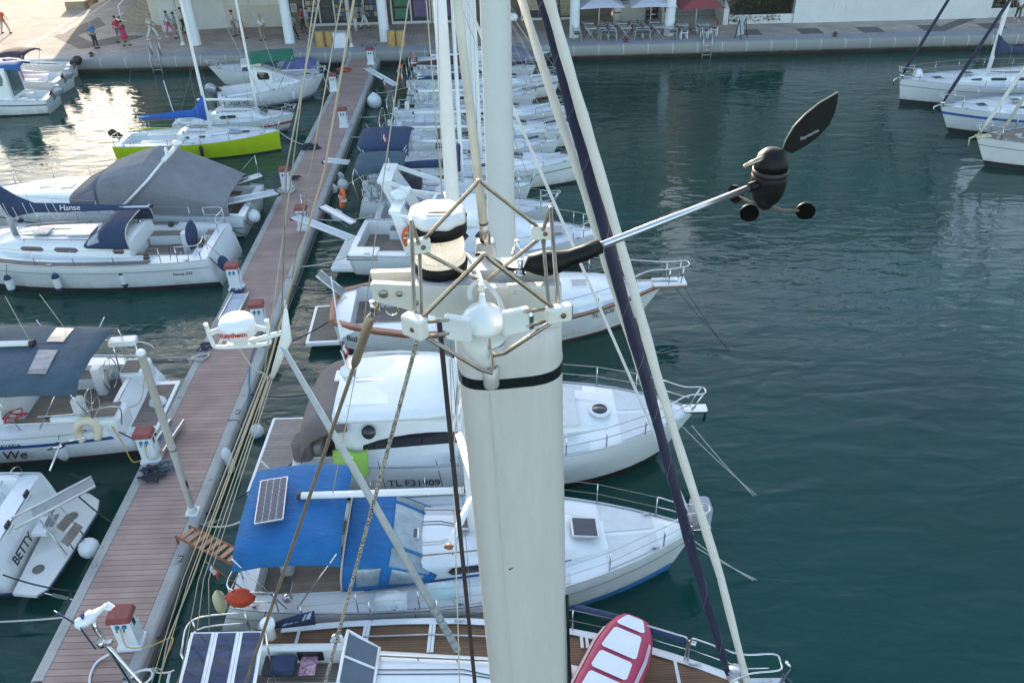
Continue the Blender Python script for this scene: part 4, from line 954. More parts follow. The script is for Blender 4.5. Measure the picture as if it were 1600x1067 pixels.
    def outboard(s, x, y, z, m=None, tilt=.0, k=1.0):
        m = m or mat('silver_cowling', (.33, .37, .42), .3, .3, coat=.4); M = Matrix.Translation((x, y, z)) @ Matrix.Rotation(-tilt, 4, 'Y') @ Matrix.Scale(k, 4)
        def tr(b): b.v = [tuple(M @ Vector(v)) for v in b.v]; return b
        b = MB(); rings = []
        for (zz, sx, sy, ox) in ((.0, .20, .15, -.2), (.12, .27, .19, -.22), (.35, .27, .20, -.22), (.48, .22, .17, -.24), (.54, .1, .08, -.26)):
            rings.append([V(ox+cos(2*pi*i/12)*sx, sin(2*pi*i/12)*sy, zz) for i in range(12)])
        b.loft(rings); o = tr(b).build('outboard_motor', m, s.root)
        b = MB(); b.box((-.22, 0, -.35), (.16, .09, .7)); b.box((-.28, 0, -.72), (.36, .05, .03)); b.lathe([(.001, -.25), (.05, -.1), (.06, .1), (.03, .25), (.001, .28)], (-.25, 0, -.85), 8, M=Matrix.Rotation(pi/2, 3, 'Y'))
        for a in (0, 2.1, 4.2): b.box((-.5, .1*cos(a), -.85+.1*sin(a)), (.03, .09, .09))
        tr(b).build('lower_leg', mat('grey_leg', (.16, .17, .19), .4), o)
        b = MB(); b.box((-.02, 0, -.1), (.14, .2, .35)); tr(b).build('clamp_bracket', BLACK, o)
        return o
    def label(s, txt, size, pos, x, n, m=None, name='lettering', shear=0, off=0):
        return text_mesh(txt, size, name, m or TEXTD, s.root, frame(pos, x, n), .003, shear, font_off=off)
    def hull_text(s, txt, size, t, f, sg, m=None, shear=0, off=.012):
        """writing on the topside at station t, height fraction f"""
        def hp(t):
            r = s.half(t); k = .985-.05*(1-f); fl = k-(1-.9)*(1-f)*max(0, (t-.35)/.65)**.8*1.6; return V(s.xs(t, f), sg*r*fl, f*s.sheer(t))
        a, c = hp(t-.03), hp(t+.03); x = (c-a)*(-sg); n = V(0, sg, 0.05)
        nn = V(x.y, -x.x, 0).normalized(); nn = nn if nn.y*sg > 0 else -nn
        return s.label(txt, size, hp(t)+nn*(off+.03), x, nn+V(0, 0, -.05), m, 'name_lettering', shear)
def fender(p, top, lab, kind='sausage', r=.11, l=.6, cap=None, grp='white fenders hanging from the boats', capm=None):
    """a fender hanging with its middle at p, rope up to point top"""
    t = thing('fender', lab, 'fender', p, group=grp)
    if kind == 'ball':
        b = MB(); b.ball((0, 0, 0), r, 14, sz=1.05); b.lathe([(r*.28, r*.9), (r*.2, r*1.2), (.001, r*1.22)], (0, 0, 0), 10); b.build('body', VINYL, t); zt = r*1.2
    else:
        b = MB(); b.lathe([(.001, -l/2-.04), (r*.45, -l/2-.02), (r*.9, -l/2+r*.6), (r, -l/2+r*1.1), (r, l/2-r*1.1), (r*.9, l/2-r*.6), (r*.45, l/2+.02), (.001, l/2+.05)], (0, 0, 0), 12); b.build('body', capm or VINYL, t); zt = l/2
        if cap:
            for s_ in ((1,) if cap == 1 else (1, -1)):
                b = MB(); b.lathe([(r*1.03, s_*(l/2-r*.9)), (r*.93, s_*(l/2-r*.5)), (r*.5, s_*(l/2+.03)), (.001, s_*(l/2+.06))], (0, 0, 0), 12); b.build('end_cap', NAVY, t)
    tp = V(*top)-V(*p); b = MB(); b.tube([V(0, 0, zt), tp], .010, 5); b.build('lanyard', ROPED, t)
    return t
def rope(pts, lab, r=.016, m=None, grp='mooring lines', name='mooring_line', cat='rope', smooth=True):
    pts = bez(pts, 6) if smooth and len(pts) > 2 else pts
    o0 = Vector(pts[0]); b = MB(); b.tube([Vector(p)-o0 for p in pts], r, 6); return tag(b.build(name, m or ROPEW, None, o0), lab, cat, grp)
def coil(p, R, n, lab, m=None, r=.018, messy=.05, z=.02, seed=1, name='rope_coil', grp='coiled ropes on the pontoon'):
    rr = random.Random(seed); pts = []
    for i in range(n*10):
        a = i*2*pi/10; k = R*(1-.35*rr.random()*messy*4); pts.append(V(cos(a)*k+rr.gauss(0, messy), sin(a)*k*.8+rr.gauss(0, messy), z+r+i*.0016))
    b = MB(); b.tube(bez(pts, 3), r, 5); return tag(b.build(name, m or ROPED, None, p), lab, 'rope', grp)
def flag(p, lab, h=1.2, tilt=(.3, 0), rz=0, size=(.5, .36), three=True):
    t = thing('flag', lab, 'flag', p, rz, group='flags on the boats'); d = V(tilt[0], tilt[1], 1).normalized()
    b = MB(); b.tube([V(0, 0, 0), d*h], .013, 6); b.build('staff', WOOD, t)
    cols = [mat('flag_blue', (.02, .05, .25), .8), mat('flag_white', (.7, .7, .7), .8), mat('flag_red', (.5, .03, .05), .8)]
    b = MB(); N = 9
    def q(u, v): return d*h*.97+V(u*size[0]*.45+.03*sin(v*7+u*5), .04*sin(u*9+v*2), -u*size[0]*.55-v*size[1])
    for i in range(N):
        for j in range(4):
            b.add([q(i/N, j/4), q((i+1)/N, j/4), q((i+1)/N, (j+1)/4), q(i/N, (j+1)/4)], [(0, 1, 2, 3)], min(2, i*3//N), True)
    b.build('cloth', cols, t); return t
# ================================================================== NEAR BOATS ON THE RIGHT OF THE PONTOON
# ---- blue canopied sailing yacht
k = Boat('sailing_yacht', 'white sailing yacht with bright blue bimini carrying a solar panel and blue sprayhood', 'sailing yacht', (-6.3, 12.5), (4.15, 12.72))
k.hull(3.35, 1.05, 1.08, 1.32, .80, .42, 2.3, .55, .45, boot=mat('blue_boot_stripe', (.02, .16, .42), .5), anti=ANTIB, band=mat('grey_sheer_stripe', (.22, .25, .30), .5), bandz=(.74, .70), cockpit=(.06, .30, 1.05), benchm=TEAKG)
k.coach(3.15, 8.5, 1.08, .62, .50, .36, 2.0)
k.windows([(3.5, 4.4), (4.9, 5.8), (6.2, 6.9)], .28, .72, frame=WPLAS)
b = MB()
for sg in (-1, 1): b.loft([[k.side(3.2+i*.55, u, sg, .004) for u in (.02, .16)] for i in range(9)], closed=False)
b.build('blue_stripe', mat('navy_cove_stripe', (.015, .05, .22), .4), k.root)
k.hatch(5.45, .25, 1.66, .62, .62, tilt=.03); k.hatch(4.1, -.1, 1.66, .5, .3); k.hatch(7.95, .02, 1.47, .60, .58, tilt=.12)
k.canopy(.80, 2.92, 1.45, 2.45, .28, ROYAL, sag_=.16, nx=8, drop=.2); k.sprayhood(2.78, 4.7, 1.18, .80, 1.22, ROYAL)
k.wheel(1.1, 0, 1.35, .45); k.post_rails([.3, .42, .55, .68, .8], pushpit=.14)
t = thing('solar_panel', 'rigid solar panel with dark square cells lying on the bright blue bimini', 'solar panel', k.w(1.42, -.12, 2.88), k.rz+.10, group='solar panels')
b = MB(); b.box((0, 0, 0), (.58, 1.25, .035)); o = b.build('frame', ALU, t); o.rotation_euler = (0, -.07, 0)
CELL = mat('solar_cell', (.035, .035, .065), .15, var=.3, scale=3, coat=.5)
b = MB()
for i in range(4):
    for j in range(9): b.box((-.205+i*.137, -.535+j*.134, .02), (.128, .125, .006))
o = b.build('cells', CELL, t); o.rotation_euler = (0, -.07, 0)
b = MB()
for i in range(3):
    for j in range(8): b.box((-.137+i*.137, -.468+j*.134, .0245), (.02, .02, .004), M=Matrix.Rotation(pi/4, 3, 'Z'))
o = b.build('contact_points', mat('white_contacts', (.7, .7, .7), .4), t); o.rotation_euler = (0, -.07, 0)
k.mast(5.53, 13.2, 1.3, .26, .16, boom=(1.98, 2.78, .06), spreaders=((5.4, 1.15, .2), (9.0, .95, .16)), fs_r=.03, fs_m=mat('furled_white_sail', (.6, .6, .58), .8), backstay=False)
b = MB(); b.tube([k.w(.1, .9, 1.1), k.w(5.2, 0, 13)], .006, 4); 
pm = k.edge(.985, 0); b = MB(); b.rbox((10.55, .25, 1.55), (.45, .5, .5), .1); b.build('folded_seat_pad', mat('grey_striped_cover', (.35, .34, .38), .8), k.root)
for i in range(4):
    b = MB(); b.lathe([(.001, -.3), (.07, -.26), (.075, .22), (.001, .3)], (10.6+.03*i, -.05+.1*i, 1.36-.05*i), 8, M=Matrix.Rotation(1.2, 3, 'X')); b.build('rolled_fender', VINYL, k.root)
b = MB(); b.rbox((10.42, 0, 1.32), (.5, .22, .10), .03); b.tube([V(10.3, 0, 1.36), V(10.75, 0, 1.28), V(10.72, 0, 1.0)], .03, 5); b.build('bow_roller', STEEL, k.root)
k.label('Dufour', .001, V(9, -1, -5), V(1, 0, 0), V(0, -1, 0)) if False else None
b = MB(); b.lathe([(.001, 0), (.09, 0), (.11, .05), (.07, .1), (.085, .14), (.001, .15)], (1.65, -1.25, 1.12), 12); b.build('winch', STEEL, k.root)
b = MB(); b.lathe([(.001, 0), (.09, 0), (.11, .05), (.07, .1), (.085, .14), (.001, .15)], (1.65, 1.25, 1.12), 12); b.build('winch', STEEL, k.root)
p = k.w(.80, -1.45, 1.5); t = thing('life_buoy_bag', 'orange red oval rescue bag hung on the stern rail of the blue canopied yacht', 'rescue bag', p, k.rz)
b = MB(); b.lathe([(.001, -.16), (.22, -.14), (.30, 0), (.22, .14), (.001, .16)], (0, 0, 0), 16, M=Matrix.Diagonal((1.0, .75, .8)).to_3x3() @ Matrix.Rotation(pi/2, 3, 'X')); b.build('cover', mat('orange_red_cover', (.55, .06, .02), .7, var=.2), t)
b = MB(); b.tube([V(-.31, 0, 0), V(-.1, -.01, .23), V(.2, 0, .16), V(.31, 0, 0)], .012, 5); b.build('strap', BLACK, t)
fender(k.w(.22, -1.15, 1.05), k.w(.3, -1.1, 1.5), 'yellowed fender on the outer corner of the blue canopied yacht', l=.55, r=.13, capm=mat('yellowed_vinyl', (.60, .55, .33), .5, dirt=.3))
fender(k.w(1.15, -1.60, .55), k.w(1.25, -1.5, 1.1), 'grubby white fender below the orange red bag', l=.65, r=.13, capm=mat('grubby_vinyl', (.55, .55, .50), .5, dirt=.5))
fender(k.w(4.3, -1.78, .5), k.w(4.3, -1.6, 1.1), 'blue fender squeezed between the blue canopied yacht and the teak decked one', l=.6, r=.13, capm=mat('blue_vinyl', (.03, .10, .2), .5))
flag(k.w(.75, -1.0, 1.15), 'furled tricolour flag on a slanting wooden staff at the stern of the blue canopied yacht', 1.1, (-.8, .12), k.rz, (.36, .3))
for q, lab, c_ in (((610, 940), 'white plastic bag tied on the side rail of the blue canopied yacht', (.62, .66, .68)), ((690, 925), 'pale turquoise plastic sheet tied on the side rail near the mast', (.45, .62, .64))):
    p = P(q[0], q[1], 1.45); rr = random.Random(q[0]); b = MB(); rows = []
    for i in range(9):
        rows.append([V(-.34+.085*i, -.14+.05*j+.05*rr.random(), .16*sin(pi*i/8)**.6*sin(pi*min(j, 6)/7+.3)+.05*rr.random()-(.0 if j else .16)) for j in range(8)])
    b.grid(rows, th=.012); tag(b.build('plastic_bag', mat('thin_plastic_%d' % q[0], c_, .35, var=.1, alpha=.85), None, p), lab, 'plastic bag')
# gangway
a, c = P(290, 832, PZ+.25), P(385, 878, 1.15); t = thing('gangway', 'reddish wooden ladder gangway from the pontoon to the blue canopied yacht', 'gangway', a); d = c-a; ln = d.length; dn = d.normalized(); sd = V(-dn.y, dn.x, 0).normalized()
for sg in (-1, 1): b = MB(); b.tube([sd*sg*.19-dn*.12, d+sd*sg*.19], .035, 4); b.tube([sd*sg*.19-dn*.12+V(0, 0, -.25), sd*sg*.19-dn*.12], .03, 4); b.build('side_beam', WOOD, t)
for i in range(9): b = MB(); b.box(tuple(dn*ln*(i+.3)/9), (.13, .36, .03), M=Matrix((dn, sd, dn.cross(sd))).transposed()); b.build('tread', WOOD, t)

# ---- teak decked ketch-like yacht nearest the camera
T = Boat('sailing_yacht', 'teak decked sailing yacht nearest the camera, with solar panels and red tender on deck', 'sailing yacht', (-6.6, 9.0), (4.45, 8.72))
T.hull(3.55, 1.22, 1.22, 1.45, .74, .42, 2.2, .9, .3, deckm=TEAK, band=mat('navy_cove_stripe', (.015, .05, .22), .4), bandz=(.78, .70), cockpit=(.10, .32, .85), benchm=TEAKG, rail=GEL)
T.coach(3.6, 8.6, .92, .5, .42, .28, 1.6); T.windows([(4.2, 5.0), (5.6, 6.4)], .3, .7)
for (x0, x1) in ((2.35, 3.65), (3.72, 4.95), (5.02, 6.7), (6.78, 7.9), (8.0, 9.6)):
    for sg in (-1, 1):
        b = MB()
        for (xa, xb, off) in ((x0-.03, x0+.03, 0), (x1-.03, x1+.03, 0)):
            pa, pb = T.edge(xa/T.L, sg, .05, .02), T.edge(xb/T.L, sg, .05, .02); wi = .95 if xa < 8.4 else .1
            b.poly([V(xa, pa.y, pa.z), V(xb, pb.y, pb.z), V(xb, sg*wi, pb.z+.03), V(xa, sg*wi, pa.z+.03)], .012, nrm=(0, 0, 1))
        b.build('deck_margin', GEL, T.root)
for sg in (-1, 1):
    b = MB(); b.loft([[T.edge(t, sg, .02, .03), T.edge(t, sg, .15, .035), T.edge(t, sg, .15, .02)] for t in (.18, .3, .4, .5, .6, .7, .8, .9, .97)], closed=False, smooth=False); b.build('waterway', GEL, T.root)
    b = MB(); b.tube([T.edge(t, sg, .42, .05) for t in (.33, .45, .58, .68)], .02, 5); b.build('genoa_track', ALU, T.root)
    b = MB(); b.lathe([(.001, 0), (.15, 0), (.15, .04), (.1, .08), (.001, .1)], (3.15, sg*1.25, 1.27), 14); b.build('dorade_vent', STEEL, T.root)
    b = MB(); b.loft([[V(x, sg*.95, 1.2), V(x, sg*.95, 1.58), V(x, sg*.86, 1.64), V(x, sg*.80, 1.58), V(x, sg*.80, 1.2)] for x in (1.3, 1.8, 3.2, 3.7)], smooth=False); b.build('coaming', GEL, T.root)
    b = MB(); b.rbox((2.75, sg*.80, 1.42), (.5, .06, .24), .1); b.build('coaming_window', DARKGLASS, T.root)
    b = MB(); b.lathe([(.10, 0), (.10, .3), (.14, .34), (.14, .44), (.12, .47), (.001, .48)], (1.95, sg*1.12, 1.55), 14); b.build('winch_cover', GEL, T.root)
    b = MB(); b.lathe([(.12, 0), (.12, .1), (.08, .14), (.10, .2), (.001, .21)], (1.7, sg*1.05, 1.55), 12); b.build('winch', mat('dark_winch', (.05, .06, .07), .3, .8), T.root)
# windscreen of the dodger
b = MB()
for sg in (-1, 1): b.tube([V(3.35, sg*.88, 1.55), V(3.55, sg*.8, 2.15), V(4.1, sg*.72, 1.72)], .03, 5); b.tube([V(3.35, sg*.88, 1.55), V(4.1, sg*.72, 1.72)], .03, 5)
b.tube([V(3.55, -.8, 2.15), V(3.55, .8, 2.15)], .03, 5); b.tube([V(4.1, -.72, 1.75), V(4.1, .72, 1.75)], .03, 5)
for y in (-.27, .27): b.tube([V(3.55, y, 2.15), V(4.1, y, 1.75)], .025, 5)
o = b.build('windscreen_frame', GEL, T.root); b = MB(); b.poly([V(3.56, -.78, 2.12), V(3.56, .78, 2.12), V(4.09, .7, 1.76), V(4.09, -.7, 1.76)], .01); b.build('windscreen', mat('blue_grey_glass', (.08, .11, .14), .08), o)
b = MB(); b.rbox((7.35, .1, 1.62), (.6, .6, .08), .06); b.build('hatch', BLACK, T.root)
b = MB(); b.rbox((2.3, .55, 1.50), (.45, .35, .12), .05); b.build('cushion', NAVY, T.root)
b = MB(); b.box((0, 0, 0), (.30, .40, .02)); mg = b.build('magazine', mat('colourful_cover', (.55, .30, .38), .5, var=.9, scale=14), None, T.w(2.75, .58, 1.42)); tag(mg, 'colourful magazine lying on the cockpit seat of the teak decked yacht', 'magazine')
b = MB(); b.rbox((2.2, .6, 1.4), (.6, .4, .1), .05); b.build('seat_cushion', mat('dark_cushion', (.03, .03, .035), .8), T.root)
T.post_rails([.22, .34, .46, .58, .70, .80], h=.62, pushpit=.12, r=.016, pulpit=False)
for sg in (-1, 1):      # pulpit in two bays
    b = MB(); e = lambda t, up: T.edge(t, sg, .05, up)
    b.tube(bez([e(.80, .02), e(.80, .58), e(.815, .65), e(.87, .66), e(.885, .60), e(.885, .02)], 5), .018, 6); b.tube([e(.80, .33), e(.885, .33)], .014, 5)
    b.tube(bez([e(.89, .02), e(.89, .62), e(.905, .70), e(.96, .72), V(T.L+.15, sg*.16, 2.2), V(T.L+.22, 0, 2.2)], 5), .019, 6); b.tube([e(.89, .36), e(.97, .38), V(T.L+.1, sg*.12, 1.85)], .015, 5); b.build('pulpit', STEEL, T.root)
b = MB(); b.rbox((T.L+.05, 0, 1.52), (.7, .24, .12), .04); b.poly([V(T.L+.3, .05, 1.5), V(T.L+.62, .05, 1.45), V(T.L+.30, .05, 1.85)], .05); b.tube([V(T.L+.3, 0, 1.55), V(T.L+.45, 0, 2.0), V(T.L+.32, 0, 2.2)], .03, 5); b.build('bow_roller', STEEL, T.root)
# mast, raised boom, furled headsails, backstay with radar
x0 = 6.62
T.mast(x0, 15.4, 1.4, .34, .20, m=mat('silver_spar', (.64, .64, .62), .45, var=.06, scale=1.5, dirt=.06), taper=.88, spreaders=(), shroud=False, forestay=False, backstay=False)
sp = MB(); a = T.inv @ PY(735, 782, 8.6); c = T.inv @ PY(702, 852, 7.7); sp.tube([V(x0-.1, -.1, a.z+.25), a, c], [.06, .075, .055], 8, flat=.45); sp.build('spreader', ALUW, T.root)
sp = MB(); sp.tube([c+(c-a).normalized()*-.02, c+(c-a).normalized()*.05], .062, 8, flat=.5); sp.build('spreader_end', WOOD, T.root)
sp = MB(); sp.tube([V(x0-.1, .1, a.z+.25), V(a.x, -a.y, a.z), V(c.x, -c.y, c.z)], [.06, .075, .055], 8, flat=.45); sp.build('spreader', ALUW, T.root)
b = MB(); zb = [PY(440, 540, 8.9), PY(560, 745, 8.9), PY(715, 1015, 8.9)]; zb = [T.inv @ q for q in zb]; b.tube(zb, [.035, .055, .062], 10); bo = b.build('raised_boom', mat('grey_spar_cover', (.42, .44, .45), .6, var=.15, scale=6), T.root)
b = MB()
for i in range(7): q = zb[2].lerp(zb[1], .02+.045*i); b.tube([q, q+(zb[1]-zb[2]).normalized()*.035], .072, 10)
b.build('rope_wrapping', mat('grey_blue_rope', (.2, .24, .27), .9), bo)
SAILN = mat('navy_furled_sail', (.012, .016, .05), .8, var=.3, scale=3, bump=.5, bscale=5); SAILW = mat('white_furled_sail', (.70, .66, .60), .8, var=.06, scale=3, bump=.5, bscale=5)
def stay(pts, rad, m, name):
    b = MB(); pts = [T.inv @ p for p in pts]; N = 46; q = []
    for i in range(N+1):
        f = i/N*(len(pts)-1); j = min(int(f), len(pts)-2); q.append(pts[j].lerp(pts[j+1], f-j))
    rs = [rad(i/N)*(1+.07*sin(i*1.7)+.05*sin(i*.6)) for i in range(N+1)]; b.tube(q, rs, 10); return b.build(name, m, T.root)
WH = [(858, 0), (896, 133), (936, 267), (992, 460), (1028, 593), (1068, 720), (1124, 894), (1162, 1045), (1170, 1080)]
NV = [(847, 0), (884, 133), (920, 267), (971, 460), (1009, 593), (1043, 720), (1090, 894), (1128, 1020), (1137, 1052)]
SS = [(815, 0), (857, 133), (904, 267), (932, 360), (966, 470), (1004, 590), (1044, 720), (1066, 800), (1090, 900)]
tn = stay([PY(838, -70, 9.0)]+[PY(*q, 8.93) for q in NV], lambda f: .058 if f < .2 else (.075 if f < .88 else .075-.035*(f-.88)/.12), SAILN, 'furled_foresail')
tw_ = stay([PY(845, -70, 8.75)]+[PY(*q, 8.78) for q in WH], lambda f: .055+.012*f, SAILW, 'furled_genoa')
stay([PY(800, -70, 9.1)]+[PY(*q, 9.1) for q in SS], lambda f: .036+.02*sin(pi*f), SAILW, 'furled_staysail')
b = MB(); q0 = T.inv @ V(4.0, 8.9, 1.62); b.lathe([(.15, -.1), (.16, -.08), (.06, -.07), (.06, .07), (.16, .08), (.15, .1), (.001, .1)], q0, 16); b.build('furling_drum', ALU, T.root)
b = MB(); pts = []
for i in range(90): 
    f = i/89; g = f*(len(NV)-1.001); gi = int(g); p = T.inv @ PY(*NV[::-1][gi], 8.93).lerp(PY(*NV[::-1][gi+1], 8.93), g-gi); pts.append(p+V(cos(i*.9), sin(i*.9), 0)*(.05+.035*min(1, f*6))) 
b.tube(pts, .0025, 4); b.build('furling_line', mat('grey_line', (.25, .24, .24), .9), T.root)
BS = [PY(560, -40, 8.9), PY(507, 267, 8.9), PY(447, 472, 8.9), PY(415, 590, 8.9), PY(300, 905, 8.9), PY(262, 1000, 8.95), V(-6.5, 8.95, 1.4)]
b = MB(); b.tube([T.inv @ p for p in BS], .012, 6); b.build('backstay', mat('tan_stay', (.44, .36, .25), .6), T.root)
for d0, d1, r in ((-60, -14, .010), (-22, -3, .008)):
    b = MB(); b.tube([T.inv @ p for p in (PY(560+d0*.9, -40, 8.9), PY(507+d0, 267, 8.9), PY(447+d1*.5, 500, 8.9))], r, 5); b.build('stay_wire', WIRE, T.root)
for i, (d, dd) in enumerate(((-16, -14), (-7, -30), (8, 6), (16, 14), (24, 30))):
    b = MB(); b.tube([T.inv @ p for p in (PY(418+d*.4, 585, 8.9), PY(302+d, 905, 8.9+.02*d), V(-6.35+.02*d, 8.9+.04*dd, 1.3))], .0075, 5); b.build('backstay_tackle', mat('cream_line', (.46, .41, .32), .8), T.root)
for p_, q_ in (((492, -10), (452, 300)), ((452, 300), (412, 590)), ((640, -10), (560, 560)), ((560, 560), (520, 770)), ((665, -10), (700, 420)),):
    b = MB(); b.tube([T.inv @ PY(*p_, 8.9), T.inv @ PY(*q_, 8.9)], .0075, 5); b.build('running_rigging', mat('cream_line', (.46, .41, .32), .8), T.root)
rt = thing('radar_antenna', 'round white radar dome in a tubular cradle, red lettering, hung on the backstay', 'radar', PY(372, 515, 8.9), .06)
b = MB(); b.lathe([(.001, -.09), (.20, -.09), (.235, -.06), (.225, .10), (.20, .14), (.12, .165), (.001, .17)], (0, 0, .02), 28); ra = b.build('dome', mat('radar_white', (.80, .80, .78), .3, var=.03), rt)
text_mesh('Raytheon', .088, 'lettering', mat('red_print', (.55, .03, .03), .5), ra, frame(V(0, -.236, .062), (1, 0, 0), V(0, -1, .05)), .004, font_off=.002)
b = MB(); b.tube(bez([V(-.38, 0, .08), V(-.36, 0, -.17), V(-.28, 0, -.25), V(.28, 0, -.25), V(.36, 0, -.17), V(.38, 0, .08)], 5), .028, 8); b.tube([V(-.28, 0, -.2), V(-.18, .0, -.06)], .02, 6); b.box((0, 0, -.12), (.16, .16, .1)); b.box((.0, 0, -.2), (.34, .16, .05)); b.build('cradle', ALUW, rt)
for sg in (-1, 1):
    b = MB(); b.box((sg*.28, 0, .0), (.17, .02, .07), M=Matrix.Rotation(sg*.35, 3, 'Y')); b.lathe([(.03, -.03), (.03, .03)], (sg*.38, 0, .09), 8); b.build('cradle_arm', ALUW, rt)
b = MB(); qa = PY(446, 470, 8.9); qb = PY(425, 590, 8.9); rl = Matrix.Translation(rt.location) @ Matrix.Rotation(.06, 4, 'Z'); ri = rl.inverted()
b.tube([ri @ qa, ri @ PY(447, 530, 8.9), ri @ qb], [.012, .075, .03], 8, flat=.5); b.tube([ri @ PY(440, 520, 8.9), V(.1, 0, -.2)], .035, 6); b.build('stay_bracket', ALUW, rt)
b = MB(); b.tube(bez([V(-.1, .0, -.1), ri @ PY(395, 575, 8.9), ri @ PY(418, 590, 8.9), ri @ PY(405, 640, 8.9)], 6), .012, 5); b.build('radar_cable', mat('cream_line', (.46, .41, .32), .8), rt)
# solar panels over the stern
s0 = [(V(-6.05, 9.95, 2.75), 'left'), (V(-5.58, 9.95, 2.75), 'middle'), (V(-5.11, 9.95, 2.75), 'right')]
pa, pb, pc = P(299, 989, 2.75), P(414, 987, 2.75), P(278, 1075, 2.75)
ux = (pb-pa)/3; uy = (pc-pa).normalized()*1.5
for i, nm in enumerate(('left', 'middle', 'right')):
    o = pa+ux*i; t = thing('solar_panel', 'blue flexible solar panel, %s one of three over the stern of the teak decked yacht' % nm, 'solar panel', o, group='solar panels')
    b = MB(); b.poly([V(0, 0, 0), uy, uy+ux*.98, ux*.98], .025, nrm=(0, 0, 1)); b.build('frame', GEL, t)
    b = MB(); q = [ux*.13+uy*.02, ux*.13+uy*.97, ux*.85+uy*.97, ux*.85+uy*.02]
    rows = [[q[0].lerp(q[1], f/10).lerp(q[3].lerp(q[2], f/10), g)+V(0, 0, .032+.006*sin(f*1.3+i)) for g in (0, .5, 1)] for f in range(11)]
    b.grid(rows); b.build('cells', mat('blue_cells', (.012, .022, .075), .12, var=.9, scale=2.2, stretch=(.6, 4, 1), coat=.6), t)
arch = MB()
for q in (pa, pb): arch.tube([T.inv @ V(q.x, q.y, 2.73), T.inv @ V(q.x-.1, q.y, 1.25)], .02, 6)
arch.tube([T.inv @ (pa+V(0, 0, -.03)), T.inv @ (pb+V(0, 0, -.03))], .018, 6); arch.tube([T.inv @ (pa+uy+V(0, 0, -.03)), T.inv @ (pb+uy+V(0, 0, -.03))], .018, 6); arch.build('panel_arch', STEEL, T.root)
# wind generator
A0 = Q(150, 982, 10.4); B0 = PY(205, 1067, 7.2); F0 = A0+(B0-A0)*((1.25-A0.z)/(B0.z-A0.z))
wg = thing('wind_generator', 'small white wind generator with navy blades and tail fin on a steel pole', 'wind generator', F0)
b = MB(); b.tube([V(0, 0, 0), A0-F0, Q(143, 966, 10.36)-F0], .03, 8); b.build('pole', STEEL, wg)
st_ = Q(165, 1004, 10.35)-F0; b = MB(); b.tube([st_, st_+(V(.75, .35, -4.6))], .018, 6); b.build('pole_strut', STEEL, wg); b = MB(); b.lathe([(.05, -.05), (.05, .05)], st_-V(.06, 0, 0), 10); b.box(tuple(st_), (.16, .06, .06)); b.build('clamp', STEEL, wg)
na, nb_ = Q(128, 972, 10.3)-F0, Q(160, 950, 10.45)-F0; ax = (nb_-na).normalized(); tl = Q(166, 944, 10.5)-F0; te = Q(178, 947, 10.5)-F0
b = MB(); b.tube([na-ax*.09, na-ax*.06, na+ax*.03, na+ax*.14, na.lerp(nb_, .6), nb_, tl], [.01, .075, .085, .085, .055, .03, .022], 12); b.build('nacelle', mat('turbine_white', (.80, .82, .84), .3, var=.03), wg)
b = MB(); fu = _R*.0; s1, s2, s3, s4 = (Q(*q, 10.5)-F0 for q in ((163, 944), (168, 940), (179, 947), (172, 954))); s0_ = Q(152, 952, 10.48)-F0; b.poly([s0_, s1, s2, s3, s4], .02); b.build('tail_fin', mat('turbine_white', (.80, .82, .84), .3, var=.03), wg)
BL = mat('navy_blade', (.015, .02, .09), .35)
for q in ((84, 954), (132, 957), (150, 1014)):
    tip = Q(*q, 10.25)-F0; hub = na-ax*.05; d = tip-hub; wv = d.cross(ax).normalized(); rows = []
    for f, w_ in ((.0, .035), (.18, .085), (.5, .065), (.85, .04), (1, .01)):
        c_ = hub+d*f; rows.append([c_+wv*w_, c_+ax*.012, c_-wv*w_*.6, c_-ax*.012])
    b = MB(); b.loft(rows); b.build('blade', BL, wg)
# spinnaker bag flag along the far rail
fl = thing('boat_banner', 'navy banner with pale printed letters tied along the teak decked yacht', 'banner', V(0, 0, 0))
qa = [P(405, 984, 1.32), P(493, 974, 1.32), P(491, 953, 1.75), P(442, 966, 1.7)]; b = MB(); b.poly(qa, .02); b.build('cloth', NAVY, fl)
b = MB()
for i in range(5):
    o = qa[0].lerp(qa[1], .42+.11*i)+V(0, -.03, .08+.03*i); k2 = .12+.03*i; b.poly([o, o+V(.09, 0, .02), o+V(.16, .01, k2), o+V(.07, .01, k2*.8)], .008)
b.build('printed_letters', mat('pale_blue_print', (.45, .55, .68), .7), fl)
# red tender
te_ = thing('tender', 'upturned red inflatable tender with white panels lying on the foredeck', 'tender', P(945, 1075, 1.75), 0)
d0 = P(995, 967, 1.75)-P(930, 1100, 1.75); te_.rotation_euler[2] = math.atan2(d0.y, d0.x); LT = 2.9
p = P(998, 966, 1.75); te_.location = (p.x-cos(te_.rotation_euler[2])*LT, p.y-sin(te_.rotation_euler[2])*LT, 1.75)
def tw2(f): return .56*min(1, 1.02*(1-max(0, (f-.55)/.45)**2.4)**.6)
b = MB(); rings = []
for i in range(17):
    f = min(.9985, i/16); w = max(.04, tw2(f)); rings.append([V(f*LT, w*a, c*min(1, w*3)) for a, c in ((0, .27), (.45, .28), (.62, .30), (.86, .27), (1.0, .14), (.98, .0), (.8, -.05), (0, -.05), (-.8, -.05), (-.98, .0), (-1, .14), (-.86, .27), (-.62, .30), (-.45, .28))])
b.loft(rings); b.build('hull_tubes', mat('red_pvc', (.42, .03, .09), .45, var=.18, scale=3, dirt=.2), te_)
